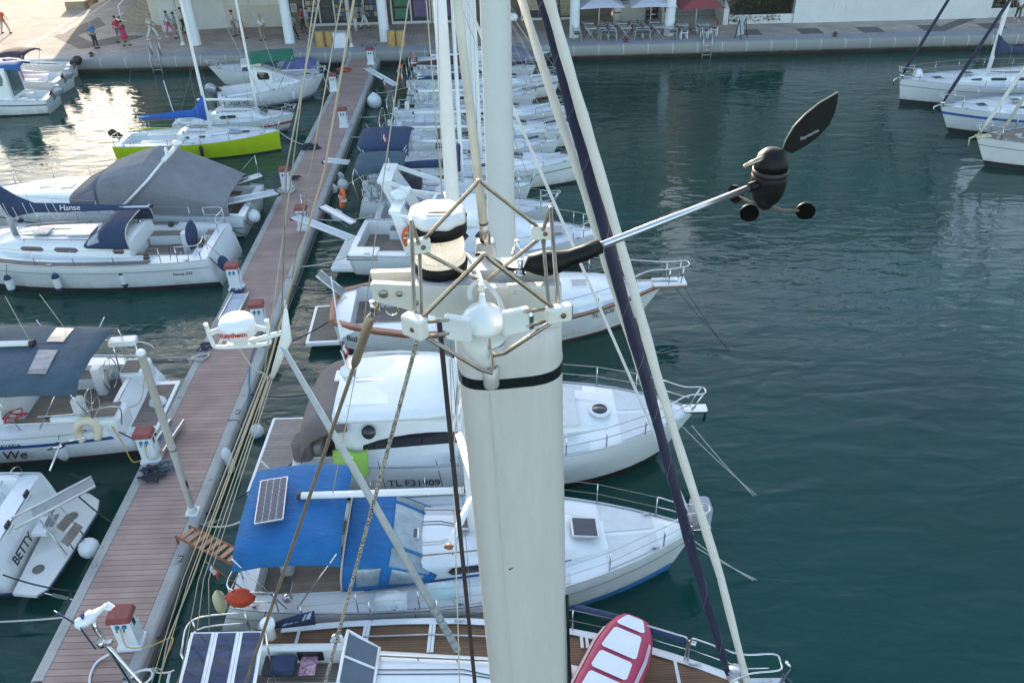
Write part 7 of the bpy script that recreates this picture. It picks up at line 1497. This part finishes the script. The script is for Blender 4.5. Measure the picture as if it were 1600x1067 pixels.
for x, y in ((599, 459), (624, 459), (649, 473)):
    b = MB(); b.lathe([(.001, 0), (.0085 if x < 620 else .006, 0), (.0085 if x < 620 else .006, .0025), (.005, .004), (.001, .0045)], F3(PY(x, y, YN)), 14, M=Matrix.Rotation(pi/2, 3, 'X')); b.build('rivet', mat('worn_steel', (.40, .37, .33), .4, .8), FR)
for x, y in ((813, 428), (808, 397)):
    q = F3(P(x, y, ZC)); b = MB(); b.lathe([(.001, .0), (.011, .0), (.011, .003), (.009, .003), (.009, .011), (.0052, .0115), (.0052, .028), (.004, .03), (.001, .03)], q, 6 if False else 12); b.build('bolt', STEEL, FR)
for x, y in ((734, 465), (806, 462)):
    b = MB(); b.box(F3(PY(x, y, YN-.004)), (.026, .006, .05)); b.lathe([(.001, 0), (.004, 0), (.001, .003)], F3(PY(x, y-5, YN-.008)), 8, M=Matrix.Rotation(pi/2, 3, 'X')); b.build('angle_bracket', CRANE, FR)
# anchor lamp
lc = P(689, 421, ZC); al = thing_l = bpy.data.objects.new('anchor_lamp', None); COL.objects.link(al); al.parent = FR; al.location = F3(lc); al.empty_display_size = .05; al.scale = (1.10, 1.10, 1.03)
def trans_mat():
    m = bpy.data.materials.new('ribbed_lens'); m.use_nodes = True; n = m.node_tree.nodes; l = m.node_tree.links; b = n['Principled BSDF']; b.inputs['Base Color'].default_value = (.85, .83, .76, 1); b.inputs['Roughness'].default_value = .18; b.inputs['IOR'].default_value = 1.45
    t = n.new('ShaderNodeBsdfTranslucent'); t.inputs[0].default_value = (.98, .975, .95, 1); mx = n.new('ShaderNodeMixShader'); mx.inputs[0].default_value = .88; l.new(b.outputs[0], mx.inputs[1]); l.new(t.outputs[0], mx.inputs[2]); l.new(mx.outputs[0], n['Material Output'].inputs[0]); return m
b = MB(); b.lathe([(.030, -.012), (.040, -.006), (.0455, .004), (.0465, .018), (.043, .022)], (0, 0, 0), 36); b.build('lamp_base', RUB, al)
b = MB(); rings = []
for z, r in ((.021, .0425), (.030, .0425), (.033, .0405), (.043, .0400), (.0445, .0415), (.058, .0415), (.0595, .0400), (.070, .0400), (.080, .0425)):
    rings.append([V(cos(2*pi*i/112)*(r+(.0009 if i % 2 else 0)), sin(2*pi*i/112)*(r+(.0009 if i % 2 else 0)), z) for i in range(112)])
b.loft(rings, smooth=False); b.build('ribbed_lens', trans_mat(), al)
b = MB(); b.lathe([(.043, .078), (.0485, .080), (.0485, .1005), (.046, .1015)], (0, 0, 0), 36); b.build('collar', RUB, al)
b = MB(); rings = []
for z, k, p_ in ((.1005, .0480, 4), (.106, .0482, 4.5), (.113, .0468, 5), (.1175, .0435, 5), (.120, .036, 4), (.122, .001, 2)):
    rr = []
    for i in range(48):
        a = 2*pi*i/48+.2; r = k*(1+.035*cos(8*a)*(-1)); rr.append(V(cos(a)*r, sin(a)*r*.98, z))
    rings.append(rr)
b.loft(rings); b.build('cap', mat('white_lamp_cap', (.80, .79, .75), .35, var=.05, scale=60, bump=.2, bscale=400), al)
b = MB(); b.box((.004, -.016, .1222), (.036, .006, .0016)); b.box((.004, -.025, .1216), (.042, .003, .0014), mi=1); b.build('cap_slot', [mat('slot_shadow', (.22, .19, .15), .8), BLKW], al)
for a in (2.75, .2): b = MB(); b.box((cos(a)*.047, sin(a)*.047, .104), (.006, .006, .006)); b.build('cap_notch', RUB, al)
# vhf antenna
va = bpy.data.objects.new('vhf_antenna', None); COL.objects.link(va); va.parent = FR; ab = P(759, 388, ZC); va.location = F3(ab); va.empty_display_size = .05
b = MB(); b.rbox((0, -.002, .006), (.042, .036, .024), .008, taper=.85); b.build('mount_block', mat('mount_grey', (.40, .41, .43), .5), va)
tp = Q(714, 0, 1.36); e1 = Q(755.5, 348, 1.56); e0 = Q(759, 377, 1.60); dd = (tp-e1)
b = MB(); b.tube([F3(x)-va.location for x in (ab+V(0, 0, .015), e0, e1)], .0100, 14); b.build('ferrule', mat('dull_steel_ferrule', (.42, .40, .37), .35, .9, var=.2, scale=60), va)
b = MB(); b.tube([F3(x)-va.location for x in (e1, tp, tp+dd*.5)], [.0084, .0078, .007], 14); b.build('whip', mat('flaking_white_tube', (.70, .66, .58), .45, var=.22, scale=9, dirt=.12), va)
b = MB(); b.tube([F3(x)-va.location for x in (Q(758, 375, 1.598), Q(757.6, 371.5, 1.594))], .0108, 14); b.build('ferrule_ring', RUB, va)
# guard cage
KC = .865; ZG = Q(648, 508, 1.41*KC).z
C3 = [P(655, 384, ZG), P(848, 362, ZG), P(873, 489, ZG), P(648, 509, ZG)]
hh = .125*KC
for i in range(4):
    a, c = C3[i], C3[(i+1) % 4]; m_ = (a+c)/2
    up = m_+V(0, 0, hh); dn = m_-V(0, 0, .105*KC)
    b = MB(); b.tube([F3(p) for p in bez([a+V(0, 0, .008)+(c-a)*.03, a.lerp(up, .86), up, c.lerp(up, .86), c+V(0, 0, .008)-(c-a)*.03], 6)], .0034, 10); b.build('guard_rod', CAGE, FR)
    if i == 2:
        b = MB(); b.tube([F3(p) for p in (c+V(0, 0, -.008), Q(750, 577, 1.315), Q(768, 583, 1.32), Q(770, 570, 1.325), Q(768, 556, 1.33))], .0034, 10); b.build('guard_rod', CAGE, FR)
        b = MB(); b.tube([F3(p) for p in (a+V(0, 0, -.008), Q(788, 552, 1.30), Q(772, 555, 1.315), Q(765, 545, 1.325), Q(764, 530, 1.33))], .0034, 10); b.build('guard_rod', CAGE, FR)
    else: b = MB(); b.tube([F3(p) for p in bez([a-V(0, 0, .008), a.lerp(dn, .9), dn, c.lerp(dn, .9), c-V(0, 0, .008)], 6)], .0034, 10); b.build('guard_rod', CAGE, FR)
for i, c in enumerate(C3):
    rz = (.42, .0, .28, -.65)[i]; b = MB(); b.rbox((0, 0, 0), (.040, .018, .026) if i != 3 else (.040, .021, .033), .006); o = b.build('clamp_block', BLKW, FR, F3(c), rz, bevel=.003)
    b = MB(); b.lathe([(.001, 0), (.0045, 0), (.004, .002), (.001, .002)], (.004, -.0095, 0), 10, M=Matrix.Rotation(pi/2, 3, 'X')); b.build('screw_head', mat('rusty_screw', (.22, .15, .10), .5, .7), o)
for x0_, y0_, x1_, y1_ in ((664, 503, 700, 500), (664, 526, 700, 521), (820, 487, 856, 482), (824, 510, 856, 500)):
    b = MB(); b.tube([F3(Q(x0_, y0_, 1.41*KC)), F3(Q(x1_, y1_, 1.36))], .003, 8); b.build('cage_strut', CAGE, FR)
# junction box
WBX = mat('white_box_plastic', (.80, .81, .79), .32, var=.03, coat=.2); jb = bpy.data.objects.new('junction_box', None); COL.objects.link(jb); jb.parent = FR; jo = F3(PY(758, 498, YN-.06)); jb.location = jo; jb.empty_display_size = .05
J = lambda px, py, d: F3(Q(px, py, d))-jo
b = MB(); ax0 = J(752, 470, 1.42); rr = [(.0045, .026), (.006, .010), (.010, .003), (.026, -.005), (.037, -.017), (.0415, -.031), (.0420, -.036), (.0400, -.038), (.0395, -.062), (.037, -.078), (.028, -.100), (.016, -.118), (.006, -.126), (.001, -.127)]; b.lathe(rr[::-1], ax0+V(.002, .0, -.012), 32); b.build('dome', WBX, jb)
for q_, rz_ in (((716, 512), -.35), ((806, 501), .30)):
    b = MB(); b.rbox((0, 0, 0), (.048, .014, .046), .006); o = b.build('mount_flange', WBX, jb, J(q_[0], q_[1], 1.40), rz_, bevel=.002)
b = MB(); b.lathe([(.0425, -.072), (.0415, -.084), (.0365, -.098)], ax0+V(.003, -.0015, -.002), 32)
keep = [i for i, f in enumerate(b.f) if len(f) == 4 and all((b.v[v][1]-ax0.y) < 0 and (b.v[v][0]-ax0.x) > .006 for v in f)]; b.f = [b.f[i] for i in keep]; b.m = [0]*len(keep); b.sm = [True]*len(keep); b.build('label_patch', mat('crackled_label', (.62, .62, .64), .6, var=.25, scale=200), jb)
b = MB(); b.tube(bez([J(753, 446, 1.455), J(751, 436, 1.475), J(742, 415, 1.52), J(733, 402, 1.545), J(728, 398, 1.55)], 5), .0042, 10); b.tube(bez([J(752, 452, 1.45), J(752, 446, 1.455)], 3), .0065, 10); b.tube(bez([J(735, 470, 1.47), J(734, 452, 1.48), J(745, 441, 1.485), J(760, 444, 1.485), J(778, 466, 1.475), J(786, 486, 1.46)], 6), .0045, 10); b.build('white_cable', mat('white_cable', (.74, .73, .68), .5), jb)
b = MB(); b.rbox(J(828, 500, 1.455), (.014, .014, .03), .006); b.build('steel_stub', STEEL, FR, None) if False else b.build('steel_stub', STEEL, jb)
b = MB(); sc = F3(PY(767, 580, YN-.022)); b.lathe([(.0145, -.034), (.0155, -.03), (.0155, .012), (.013, .013), (.011, .006)], sc, 18); b.build('socket_cup', mat('socket_grey', (.50, .48, .45), .45, .3), FR); b = MB(); b.lathe([(.001, 0), (.005, 0), (.004, .003), (.001, .0035)], F3(PY(767, 603, YN-.019)), 10, M=Matrix.Rotation(pi/2, 3, 'X')); b.build('socket_screw', BLKW, FR)
# wind sensor
ws = bpy.data.objects.new('wind_sensor', None); COL.objects.link(ws); ws.parent = FR; ws.empty_display_size = .05
ZW = ZC+.022; w0 = P(848, 415, ZW); w1 = P(936, 385, ZW+.012); w2 = P(1172, 293, ZW+.03); wo = F3(w0); ws.location = wo
L3 = lambda p: F3(p)-wo
b = MB(); q = [P(822, 420, ZW-.01), P(830, 413, ZW), P(850, 412, ZW), P(872, 409, ZW), P(890, 403, ZW), P(912, 396, ZW+.006), w1]
b.tube([L3(p) for p in q], [.006, .019, .0245, .021, .0155, .0155, .0150], 14); b.build('arm_grip', RUB, ws)
b = MB(); b.lathe([(.001, 0), (.0055, 0), (.0055, .003)], L3(P(851, 405, ZW+.022)), 12, M=Matrix.Rotation(.6, 3, 'X')); b.build('grip_hole', mat('void_black', (.004, .004, .004), .9), ws)
b = MB(); b.tube([L3(w1), L3(w2)], .0070, 14); b.build('arm_tube', mat('bright_arm_tube', (.62, .63, .66), .28, .9, var=.05), ws)
b = MB(); dv = (w2-w1).normalized(); b.tube([L3(w2-dv*.004), L3(w2+dv*.035)], .0098, 14); b.build('arm_socket', RUB, ws)
vb = w2+dv*.055; vz = L3(vb)
b = MB(); b.lathe([(.001, -.066), (.010, -.064), (.016, -.057), (.0165, -.050), (.0215, -.050), (.028, -.043), (.034, -.028), (.0365, -.010), (.0372, .004), (.0372, .0130), (.0362, .0138)], vz, 30); b.build('sensor_body', mat('sensor_black', (.009, .0085, .009), .5, var=.25, scale=60, spec=.25), ws)
b = MB(); b.lathe([(.0362, .0140), (.0370, .0148), (.0370, .0252), (.0350, .0258)], vz, 30); b.build('grey_ring', mat('sensor_dark_grey', (.016, .0155, .0155), .5), ws)
b = MB(); b.lathe([(.0355, .026), (.0345, .040), (.029, .056), (.019, .066), (.008, .070), (.001, .0705)], vz, 30); b.build('vane_head', RUB, ws)
ph = RAD(27); h_ = V(cos(ph), sin(ph), 0); pn = V(-sin(ph), cos(ph), 0)
def onplane(px, py):
    r = ray(px, py); t = (vb-CAM).dot(pn)/r.dot(pn); return CAM+r*t
b = MB(); c1, c0 = onplane(1203, 243), onplane(1164, 260); b.tube([L3(c1), L3(c0)], [.0078, .0042], 12); b.ball(L3(c0), .0042, 8); b.build('counterweight', mat('brass_counterweight', (.45, .36, .26), .3, .9), ws)
bl = [(1222, 234), (1228, 218), (1240, 198), (1258, 179), (1280, 161), (1309, 144.5), (1308, 158), (1304, 176), (1295, 195), (1280, 212), (1262, 226), (1237, 240)]
b = MB(); pl = [L3(onplane(*q)) for q in bl]; b.poly([p-pn*.0012 for p in pl], .0024, nrm=tuple(pn)); o = b.build('vane_blade', RUB, ws)
b = MB(); b.tube([pl[i]-V(0, 0, 0) for i in range(0, 6)], .0017, 6); b.build('lit_blade_rim', mat('sunlit_edge', (.30, .25, .20), .4), ws)  # sunlight on the upper left edge, put in as a paler rim
ta, tb = onplane(1247, 219), onplane(1281, 202); M = frame(L3((ta+tb)/2)-pn*.0016, L3(tb)-L3(ta), -pn); text_mesh('Raymarine', .0118, 'lettering', mat('faded_white_print', (.40, .41, .45), .6), ws, M, .0003)
hub = vb-V(0, 0, .056)
for (px, py, d_, ln_) in ((1259, 331, 1.66, .088), (1171, 334, 1.60, .085), (1180, 302, 1.80, .085)):
    c = P(px, py, hub.z-.020) if px != 1180 else hub+V(-.045, .075, -.008); d = c-hub; dn = d.normalized(); tn_ = V(-dn.y, dn.x, 0); b = MB(); b.tube([L3(hub), L3(hub+d*.45+V(0, 0, -.006)), L3(c-dn*.016)], [.005, .0035, .003], 8); b.build('cup_arm', mat('cup_arm_brown', (.14, .11, .08), .5), ws)
    fc = -V(_F.x+.15, _F.y, .1).normalized() if py > 320 else tn_; M = frame((0, 0, 0), fc.cross(V(0, 0, 1)), fc).to_3x3(); b = MB(); b.lathe([(.0205, 0), (.0195, -.008), (.0155, -.015), (.008, -.019), (.001, -.020), (.007, -.0175), (.0145, -.0135), (.0182, -.007), (.0192, 0)], L3(c), 18, M=M); b.build('cup', RUB, ws)
b = MB(); b.tube(bez([F3(Q(744, 398, 1.60)), F3(Q(752, 397, 1.58)), F3(Q(775, 408, 1.55)), F3(Q(795, 420, 1.53)), F3(Q(822, 421, 1.52))], 6), .0034, 8); b.build('sensor_cable', RUB, FR)
# backstay, halyards
BSM = mat('tarnished_stay', (.34, .27, .20), .4, .6, var=.3, scale=14)
p0, p1 = PY(586, 476, YM), PY(440, 903, YM); d = p1-p0; p2 = p0+d*((p0.z-1.35)/-d.z)
b = MB(); b.tube([F3(p) for p in (p0, p0+d*.10, p2)], .0042, 8); b.build('backstay', BSM, FR)
b = MB(); b.tube([F3(p0+d*.03), F3(p0+d*.04), F3(p0+d*.17), F3(p0+d*.185)], [.006, .009, .009, .006], 10); b.build('stay_terminal', BSM, FR)
b = MB(); b.tube([F3(p0+V(-.004, -.006, .012)), F3(p0-V(.004, .006, .02))], .005, 8); b.tube([F3(p0+V(.004, .012, .012)), F3(p0+V(.004, .012, -.02))], .005, 8); b.build('toggle', STEEL, FR)
b = MB(); b.tube(bez([F3(PY(603, 474, YN+.02)), F3(PY(601, 485, YN+.02)), F3(PY(612, 493, YN+.02)), F3(PY(622, 488, YN+.02)), F3(PY(618, 476, YN+.02))], 6), .0022, 8); b.build('shackle', STEEL, FR)
def bw_rope():
    m = bpy.data.materials.new('black_white_flecked_rope'); m.use_nodes = True; n = m.node_tree.nodes; l = m.node_tree.links; b = n['Principled BSDF']; tc = n.new('ShaderNodeTexCoord'); ck = n.new('ShaderNodeTexVoronoi'); ck.inputs['Scale'].default_value = 520; l.new(tc.outputs['Object'], ck.inputs['Vector']); sp = n.new('ShaderNodeSeparateColor'); l.new(ck.outputs['Color'], sp.inputs[0]); cr = n.new('ShaderNodeValToRGB'); cr.color_ramp.interpolation = 'CONSTANT'; cr.color_ramp.elements[0].color = (.03, .028, .026, 1); cr.color_ramp.elements[1].position = .42; cr.color_ramp.elements[1].color = (.45, .40, .33, 1); l.new(sp.outputs[0], cr.inputs[0]); l.new(cr.outputs[0], b.inputs['Base Color']); b.inputs['Roughness'].default_value = .9; return m
p0, p1 = PY(655, 520, YN-.05), PY(508, 1067, YN-.10); d = p1-p0; b = MB(); b.tube([F3(p0+d*(i/20)) for i in range(0, 60)], .0041, 8); b.build('flecked_halyard', bw_rope(), FR)
p0, p1 = PY(686, 500, YN+.01), PY(742, 1067, YN-.02); d = p1-p0; b = MB(); b.tube([F3(p0+d*(i/20)) for i in range(0, 90)], .0050, 8); b.build('dark_halyard', mat('brown_black_halyard', (.045, .033, .032), .9, var=.3, scale=40), FR)
for i, (q0, q1) in enumerate((((703, 560), (709, 760)), ((717, 600), (707, 730)), ((886, 930), (890, 1067)))):
    p0, p1 = PY(*q0, YN+.03), PY(*q1, YN+.03); d = p1-p0; b = MB(); b.tube([F3(p0), F3(p0+d*(4 if i < 1 else 1))], .0015 if i < 2 else .004, 6); b.build('thin_halyard', ROPEW if i < 2 else RUB, FR)
p0 = Q(712, 340, 1.62); 
# ================================================================== LINES, HOSES AND LOOSE ROPES
def chain(a, c, lab, m=ROPED, r=.02): 
    a, c = V(*a), V(*c); t = thing('mooring_spring', lab, 'mooring spring', a, group='mooring springs at the pontoon'); d = c-a; n = 70; x = d.cross(V(0, 0, 1)).normalized(); y = x.cross(d).normalized()
    b = MB(); b.tube([d*(.25+.5*i/n)+x*cos(i*.9)*.035+y*sin(i*.9)*.035 for i in range(n+1)], .009, 5); b.build('coil_spring', mat('galvanised_spring', (.35, .35, .34), .4, .7), t); b = MB(); b.tube([V(0, 0, 0), d*.25], .014, 5); b.tube([d*.75, d], .014, 5); b.build('shackle', STEEL, t)
PL, PR = -9.52, -7.42
lines = [((PL, 14.3, .4), (-10.9, 15.2, .9), 'pale rope from the pontoon to the far corner of the boat with black name letters'), ((PL, 12.3, .4), (-11.1, 12.4, .9), 'white rope from the pontoon to the near corner of the boat with black name letters'),
         ((PL, 16.1, .4), (-10.9, 15.5, 1.0), 'long pale rope looping to the boat with black name letters'), ((PL, 11.7, .3), (-13, 11.6, .5), 'white rope stretched to the left below the bathing platform'),
         ((PL, 17.2, .4), (-10.6, 17.3, 1.0), 'dark rope from the near quarter of the slate blue bimini yacht'), ((PL, 21.3, .4), (-10.7, 20.2, 1.1), 'dark rope from the far quarter of the slate blue bimini yacht'),
         ((PL, 26.3, .4), (-10.5, 26.6, 1.1), 'dark rope from the near quarter of the navy boom yacht'), ((PL, 29.6, .4), (-10.6, 29.1, 1.1), 'dark rope from the far quarter of the navy boom yacht'),
         ((PL, 30.2, .4), (-10.4, 30.3, 1.0), 'thick dark rope at the near quarter of the grey canopied cruiser'), ((PL, 34.2, .4), (-10.5, 33.3, 1.0), 'rope at the far quarter of the grey canopied cruiser'),
         ((PL, 39.6, .4), (-10.85, 40, 1.0), 'pale rope from the bow of the lime racer to the pontoon'), ((PL, 43.2, .4), (-10.7, 42.75, .95), 'blue rope from the bow of the small white sailboat'),
         ((PL, 47.8, .4), (-10.0, 48.6, 1.2), 'rope from the bow of the white cabin cruiser'), ((PL, 51.2, .4), (-10.9, 52.2, .9), 'slack rope between the open boat with navy cover and the pontoon'),
         ((PR, 11.0, .4), (-6.3, 11.4, 1.0), 'dark rope under the gangway to the blue canopied yacht, nearer'), ((PR, 14.2, .4), (-6.2, 13.6, 1.05), 'grey rope from the lamp post foot to the blue canopied yacht'),
         ((PR, 14.6, .35), (-5.1, 15.5, 1.3), 'long black rope curving to the near corner of the motor cruiser'), ((PR, 19.3, .4), (-5.2, 18.1, 1.3), 'black knotted rope to the far corner of the motor cruiser'),
         ((PR, 21.6, .4), (-5.3, 22.3, 1.1), 'black rope crossing to the near side of the trawler'), ((PR, 25.6, .4), (-5.3, 24.0, 1.1), 'black rope crossing to the far side of the trawler'),
         ((PR, 27.0, .4), (-5.3, 26.8, 1.0), 'rope to the near corner of the flybridge cruiser'), ((PR, 31.0, .4), (-5.0, 29.9, 1.0), 'pale rope to the arch cruiser'),
         ((PR, 34.0, .4), (-5.8, 34.6, .9), 'pale rope to the boat with large navy awning'), ((PR, 40.5, .4), (-4.9, 40.0, .9), 'pale rope past the large mooring buoy'), ((PR, 43.5, .4), (-4.9, 43.0, .9), 'rope to the boat with bare white boom'), ((PR, 47.6, .4), (-4.8, 47.2, .9), 'pale rope to the maroon covered sailing boat'), ((PR, 50.5, .4), (-4.8, 51.2, .9), 'pale rope to the dark grey hulled boat'),
         ((PR, 10.3, .4), (-6.4, 9.6, 1.3), 'grey rope from the pontoon to the stern of the teak decked yacht')]
for i, (a, c, lab) in enumerate(lines):
    dark = 'black' in lab or 'dark' in lab; rope(sag(a, c, .12 if 'loop' not in lab else .35), lab, .020 if i < 22 else .016, ROPED if dark else (mat('blue_rope', (.05, .16, .25), .9) if 'blue rope' in lab else ROPEW))
chain((PL, 12.05, .4), (-10.2, 12.15, .55), 'steel coil spring by the near corner of the bathing platform'); chain((PL, 17.25, .35), (-10.25, 17.3, .65), 'rusty coil spring under the slate blue bimini yacht'); chain((PL, 21.0, .4), (-10.2, 20.7, .75), 'dark coil spring between the pontoon and the far quarter of the slate blue bimini yacht'); chain((PR, 10.25, .4), (-6.85, 9.95, .85), 'pale coil spring beside the solar panels of the teak decked yacht'); chain((PR, 14.15, .4), (-6.8, 14.0, .75), 'steel coil spring below the lamp post foot'); chain((PL, 26.35, .4), (-10.1, 26.5, .8), 'steel coil spring at the quarter of the navy boom yacht')
for (a, c, w, lab) in (((4.0, 12.72, 1.2), (5.6, 12.3, -.05), .03, 'blue canopied yacht'), ((4.75, 16.45, 1.3), (6.3, 14.9, -.05), .03, 'motor cruiser'), ((5.9, 23.3, 1.38), (7.2, 21.2, -.05), .02, 'trawler')):
    a, c = V(*a), V(*c)
    for k_ in (-1, 1): rope(sag(a+V(-.2*(k_ > 0), -.1+.12*k_, -.2*(k_ > 0)), c+V(.05*k_, 0, 0), .05), 'bow mooring line of the %s, %s of two' % (lab, 'nearer' if k_ < 0 else 'farther'), .009, ROPEW if lab != 'trawler' else ROPED, 'bow mooring lines')
    rope([c, c+V(.9, -.45, -.015), c+V(1.9, -1.0, -.10)], 'knotted brown rope trailing in the water off the bow of the %s' % lab, w, mat('weedy_rope', (.16, .12, .07), .95, var=.4, scale=30), 'bow mooring lines')
YC_ = PZ+.005
coil(P(240, 742, YC_), .28, 5, 'black rope heap at the foot of the pedestal with yellow cable', ROPED, .026, .10, .02, 2); coil(P(262, 735, YC_), .16, 3, 'blue grey rope knot beside the black rope heap', mat('blue_grey_rope', (.07, .13, .18), .9), .02, .08, .05, 6)
coil(P(322, 543, YC_), .20, 3, 'dark blue rope lying on the pontoon near the radar dome', mat('dark_blue_rope', (.03, .05, .09), .9), .022, .09, .0, 8); coil(P(313, 560, YC_), .20, 3, 'pale rope tangle beside the dark blue rope on the pontoon edge', ROPEW, .014, .09, .0, 9)
coil(P(448, 299, YC_), .36, 5, 'neatly coiled pale hose in front of the pedestal by the grey canopied cruiser', mat('pale_hose', (.55, .53, .47), .7), .03, .015, .0, 10); coil(P(461, 280, YC_), .18, 3, 'dark rope on the back side of the pedestal with coiled pale hose', ROPED, .022, .07, .03, 11); coil(P(484, 231, YC_), .36, 4, 'black rope heap on the pontoon edge beyond the lime racer', ROPED, .03, .12, .0, 12); coil(P(371, 456, YC_), .16, 4, 'blue speckled rope at the foot of the pedestal above the aluminium ramp', mat('speckled_rope', (.06, .09, .15), .9, var=.8, scale=60), .022, .08, .0, 13); coil(P(538, 111, YC_), .45, 3, 'red hose coil on the pontoon edge near the far end', mat('red_hose', (.45, .07, .04), .7), .045, .04, .0, 14)
q = P(207, 1003, PZ); rope([V(q.x-.25, q.y-.25, .62), V(q.x-.55, q.y-.5, .58), V(q.x-.45, q.y-1.0, .58), V(q.x+.15, q.y-1.25, .58), V(q.x+.65, q.y-.95, .60), V(q.x+.65, q.y-.72, .62), V(q.x+.35, q.y-.75, .60), V(q.x+.28, q.y-1.1, .60), V(q.x+.55, q.y-1.5, .58), V(q.x+1.05, q.y-1.5, .55), V(-6.6, 9.75, 1.0)], 'white hose looping over the pontoon from the nearest pedestal to the teak decked yacht', .026, mat('white_hose', (.72, .73, .74), .4), 'hoses and cables', 'hose', 'hose')
rope([V(q.x, q.y-.18, 1.2), V(q.x+.05, q.y-.26, .75), V(q.x+.5, q.y-.25, .75), V(q.x+.95, q.y-.15, .85), V(-6.75, 9.9, 1.1)], 'yellow cable from the nearest pedestal towards the teak decked yacht', .012, ROPEY, 'hoses and cables', 'power_cable', 'cable')
q = P(238, 717, PZ); rope([V(q.x+.02, q.y-.18, 1.2), V(q.x+.05, q.y-.26, .8), V(q.x+.28, q.y-.15, .75), V(q.x+.3, q.y+.1, .85)], 'short yellow cable looped on the pedestal by the foot ramp', .012, ROPEY, 'hoses and cables', 'power_cable', 'cable')
rope([V(q.x-.25, q.y-.1, .6), V(q.x-.6, q.y+.1, .42), V(q.x-.95, q.y+.55, .7), V(-10.6, 17.35, 1.1), V(-10.9, 17.8, 1.15), V(-10.2, 18.3, .95), V(-10.35, 19.5, 1.15)], 'yellow power cable sagging from the pedestal to the slate blue bimini yacht', .015, ROPEY, 'hoses and cables', 'power_cable', 'cable')
rope([V(-7.72, 23.2, PZ+.02), V(-7.78, 21.2, PZ+.02), V(-7.6, 20.0, PZ+.03), V(-7.38, 19.1, .5), V(-7.36, 18.2, .1), V(-7.35, 17.2, .3)], 'blue rope running along the pontoon edge and hanging over its side', .018, mat('blue_rope', (.05, .16, .25), .9), 'mooring lines')
rp = thing('ribbed_ramp', 'ribbed aluminium ramp on the pontoon edge under the pedestal with red lid', 'ramp', P(366, 480, PZ+.10), -.02); b = MB(); b.box((0, 0, 0), (.5, 1.7, .05)); b.build('ribbed_plate', stripes('ribbed_aluminium', (.50, .54, .60), (.22, .25, .30), 1, .12, .2, .4), rp)
for sg in (-1, 1): b = MB(); b.box((sg*.27, 0, .02), (.04, 1.74, .12)); b.build('side_rail', ALU, rp)

# ================================================================== AIR
hv = bpy.data.materials.new('thin_haze'); hv.use_nodes = True; hn = hv.node_tree.nodes; hl = hv.node_tree.links; hn.remove(hn['Principled BSDF'])
pv = hn.new('ShaderNodeVolumePrincipled'); pv.inputs['Color'].default_value = (.86, .90, .95, 1); pv.inputs['Density'].default_value = .00025; hl.new(pv.outputs[0], hn['Material Output'].inputs['Volume'])
b = MB(); b.box((0, 60, 11.5), (300, 180, 29)); tag(b.build('haze', hv), kind='stuff')
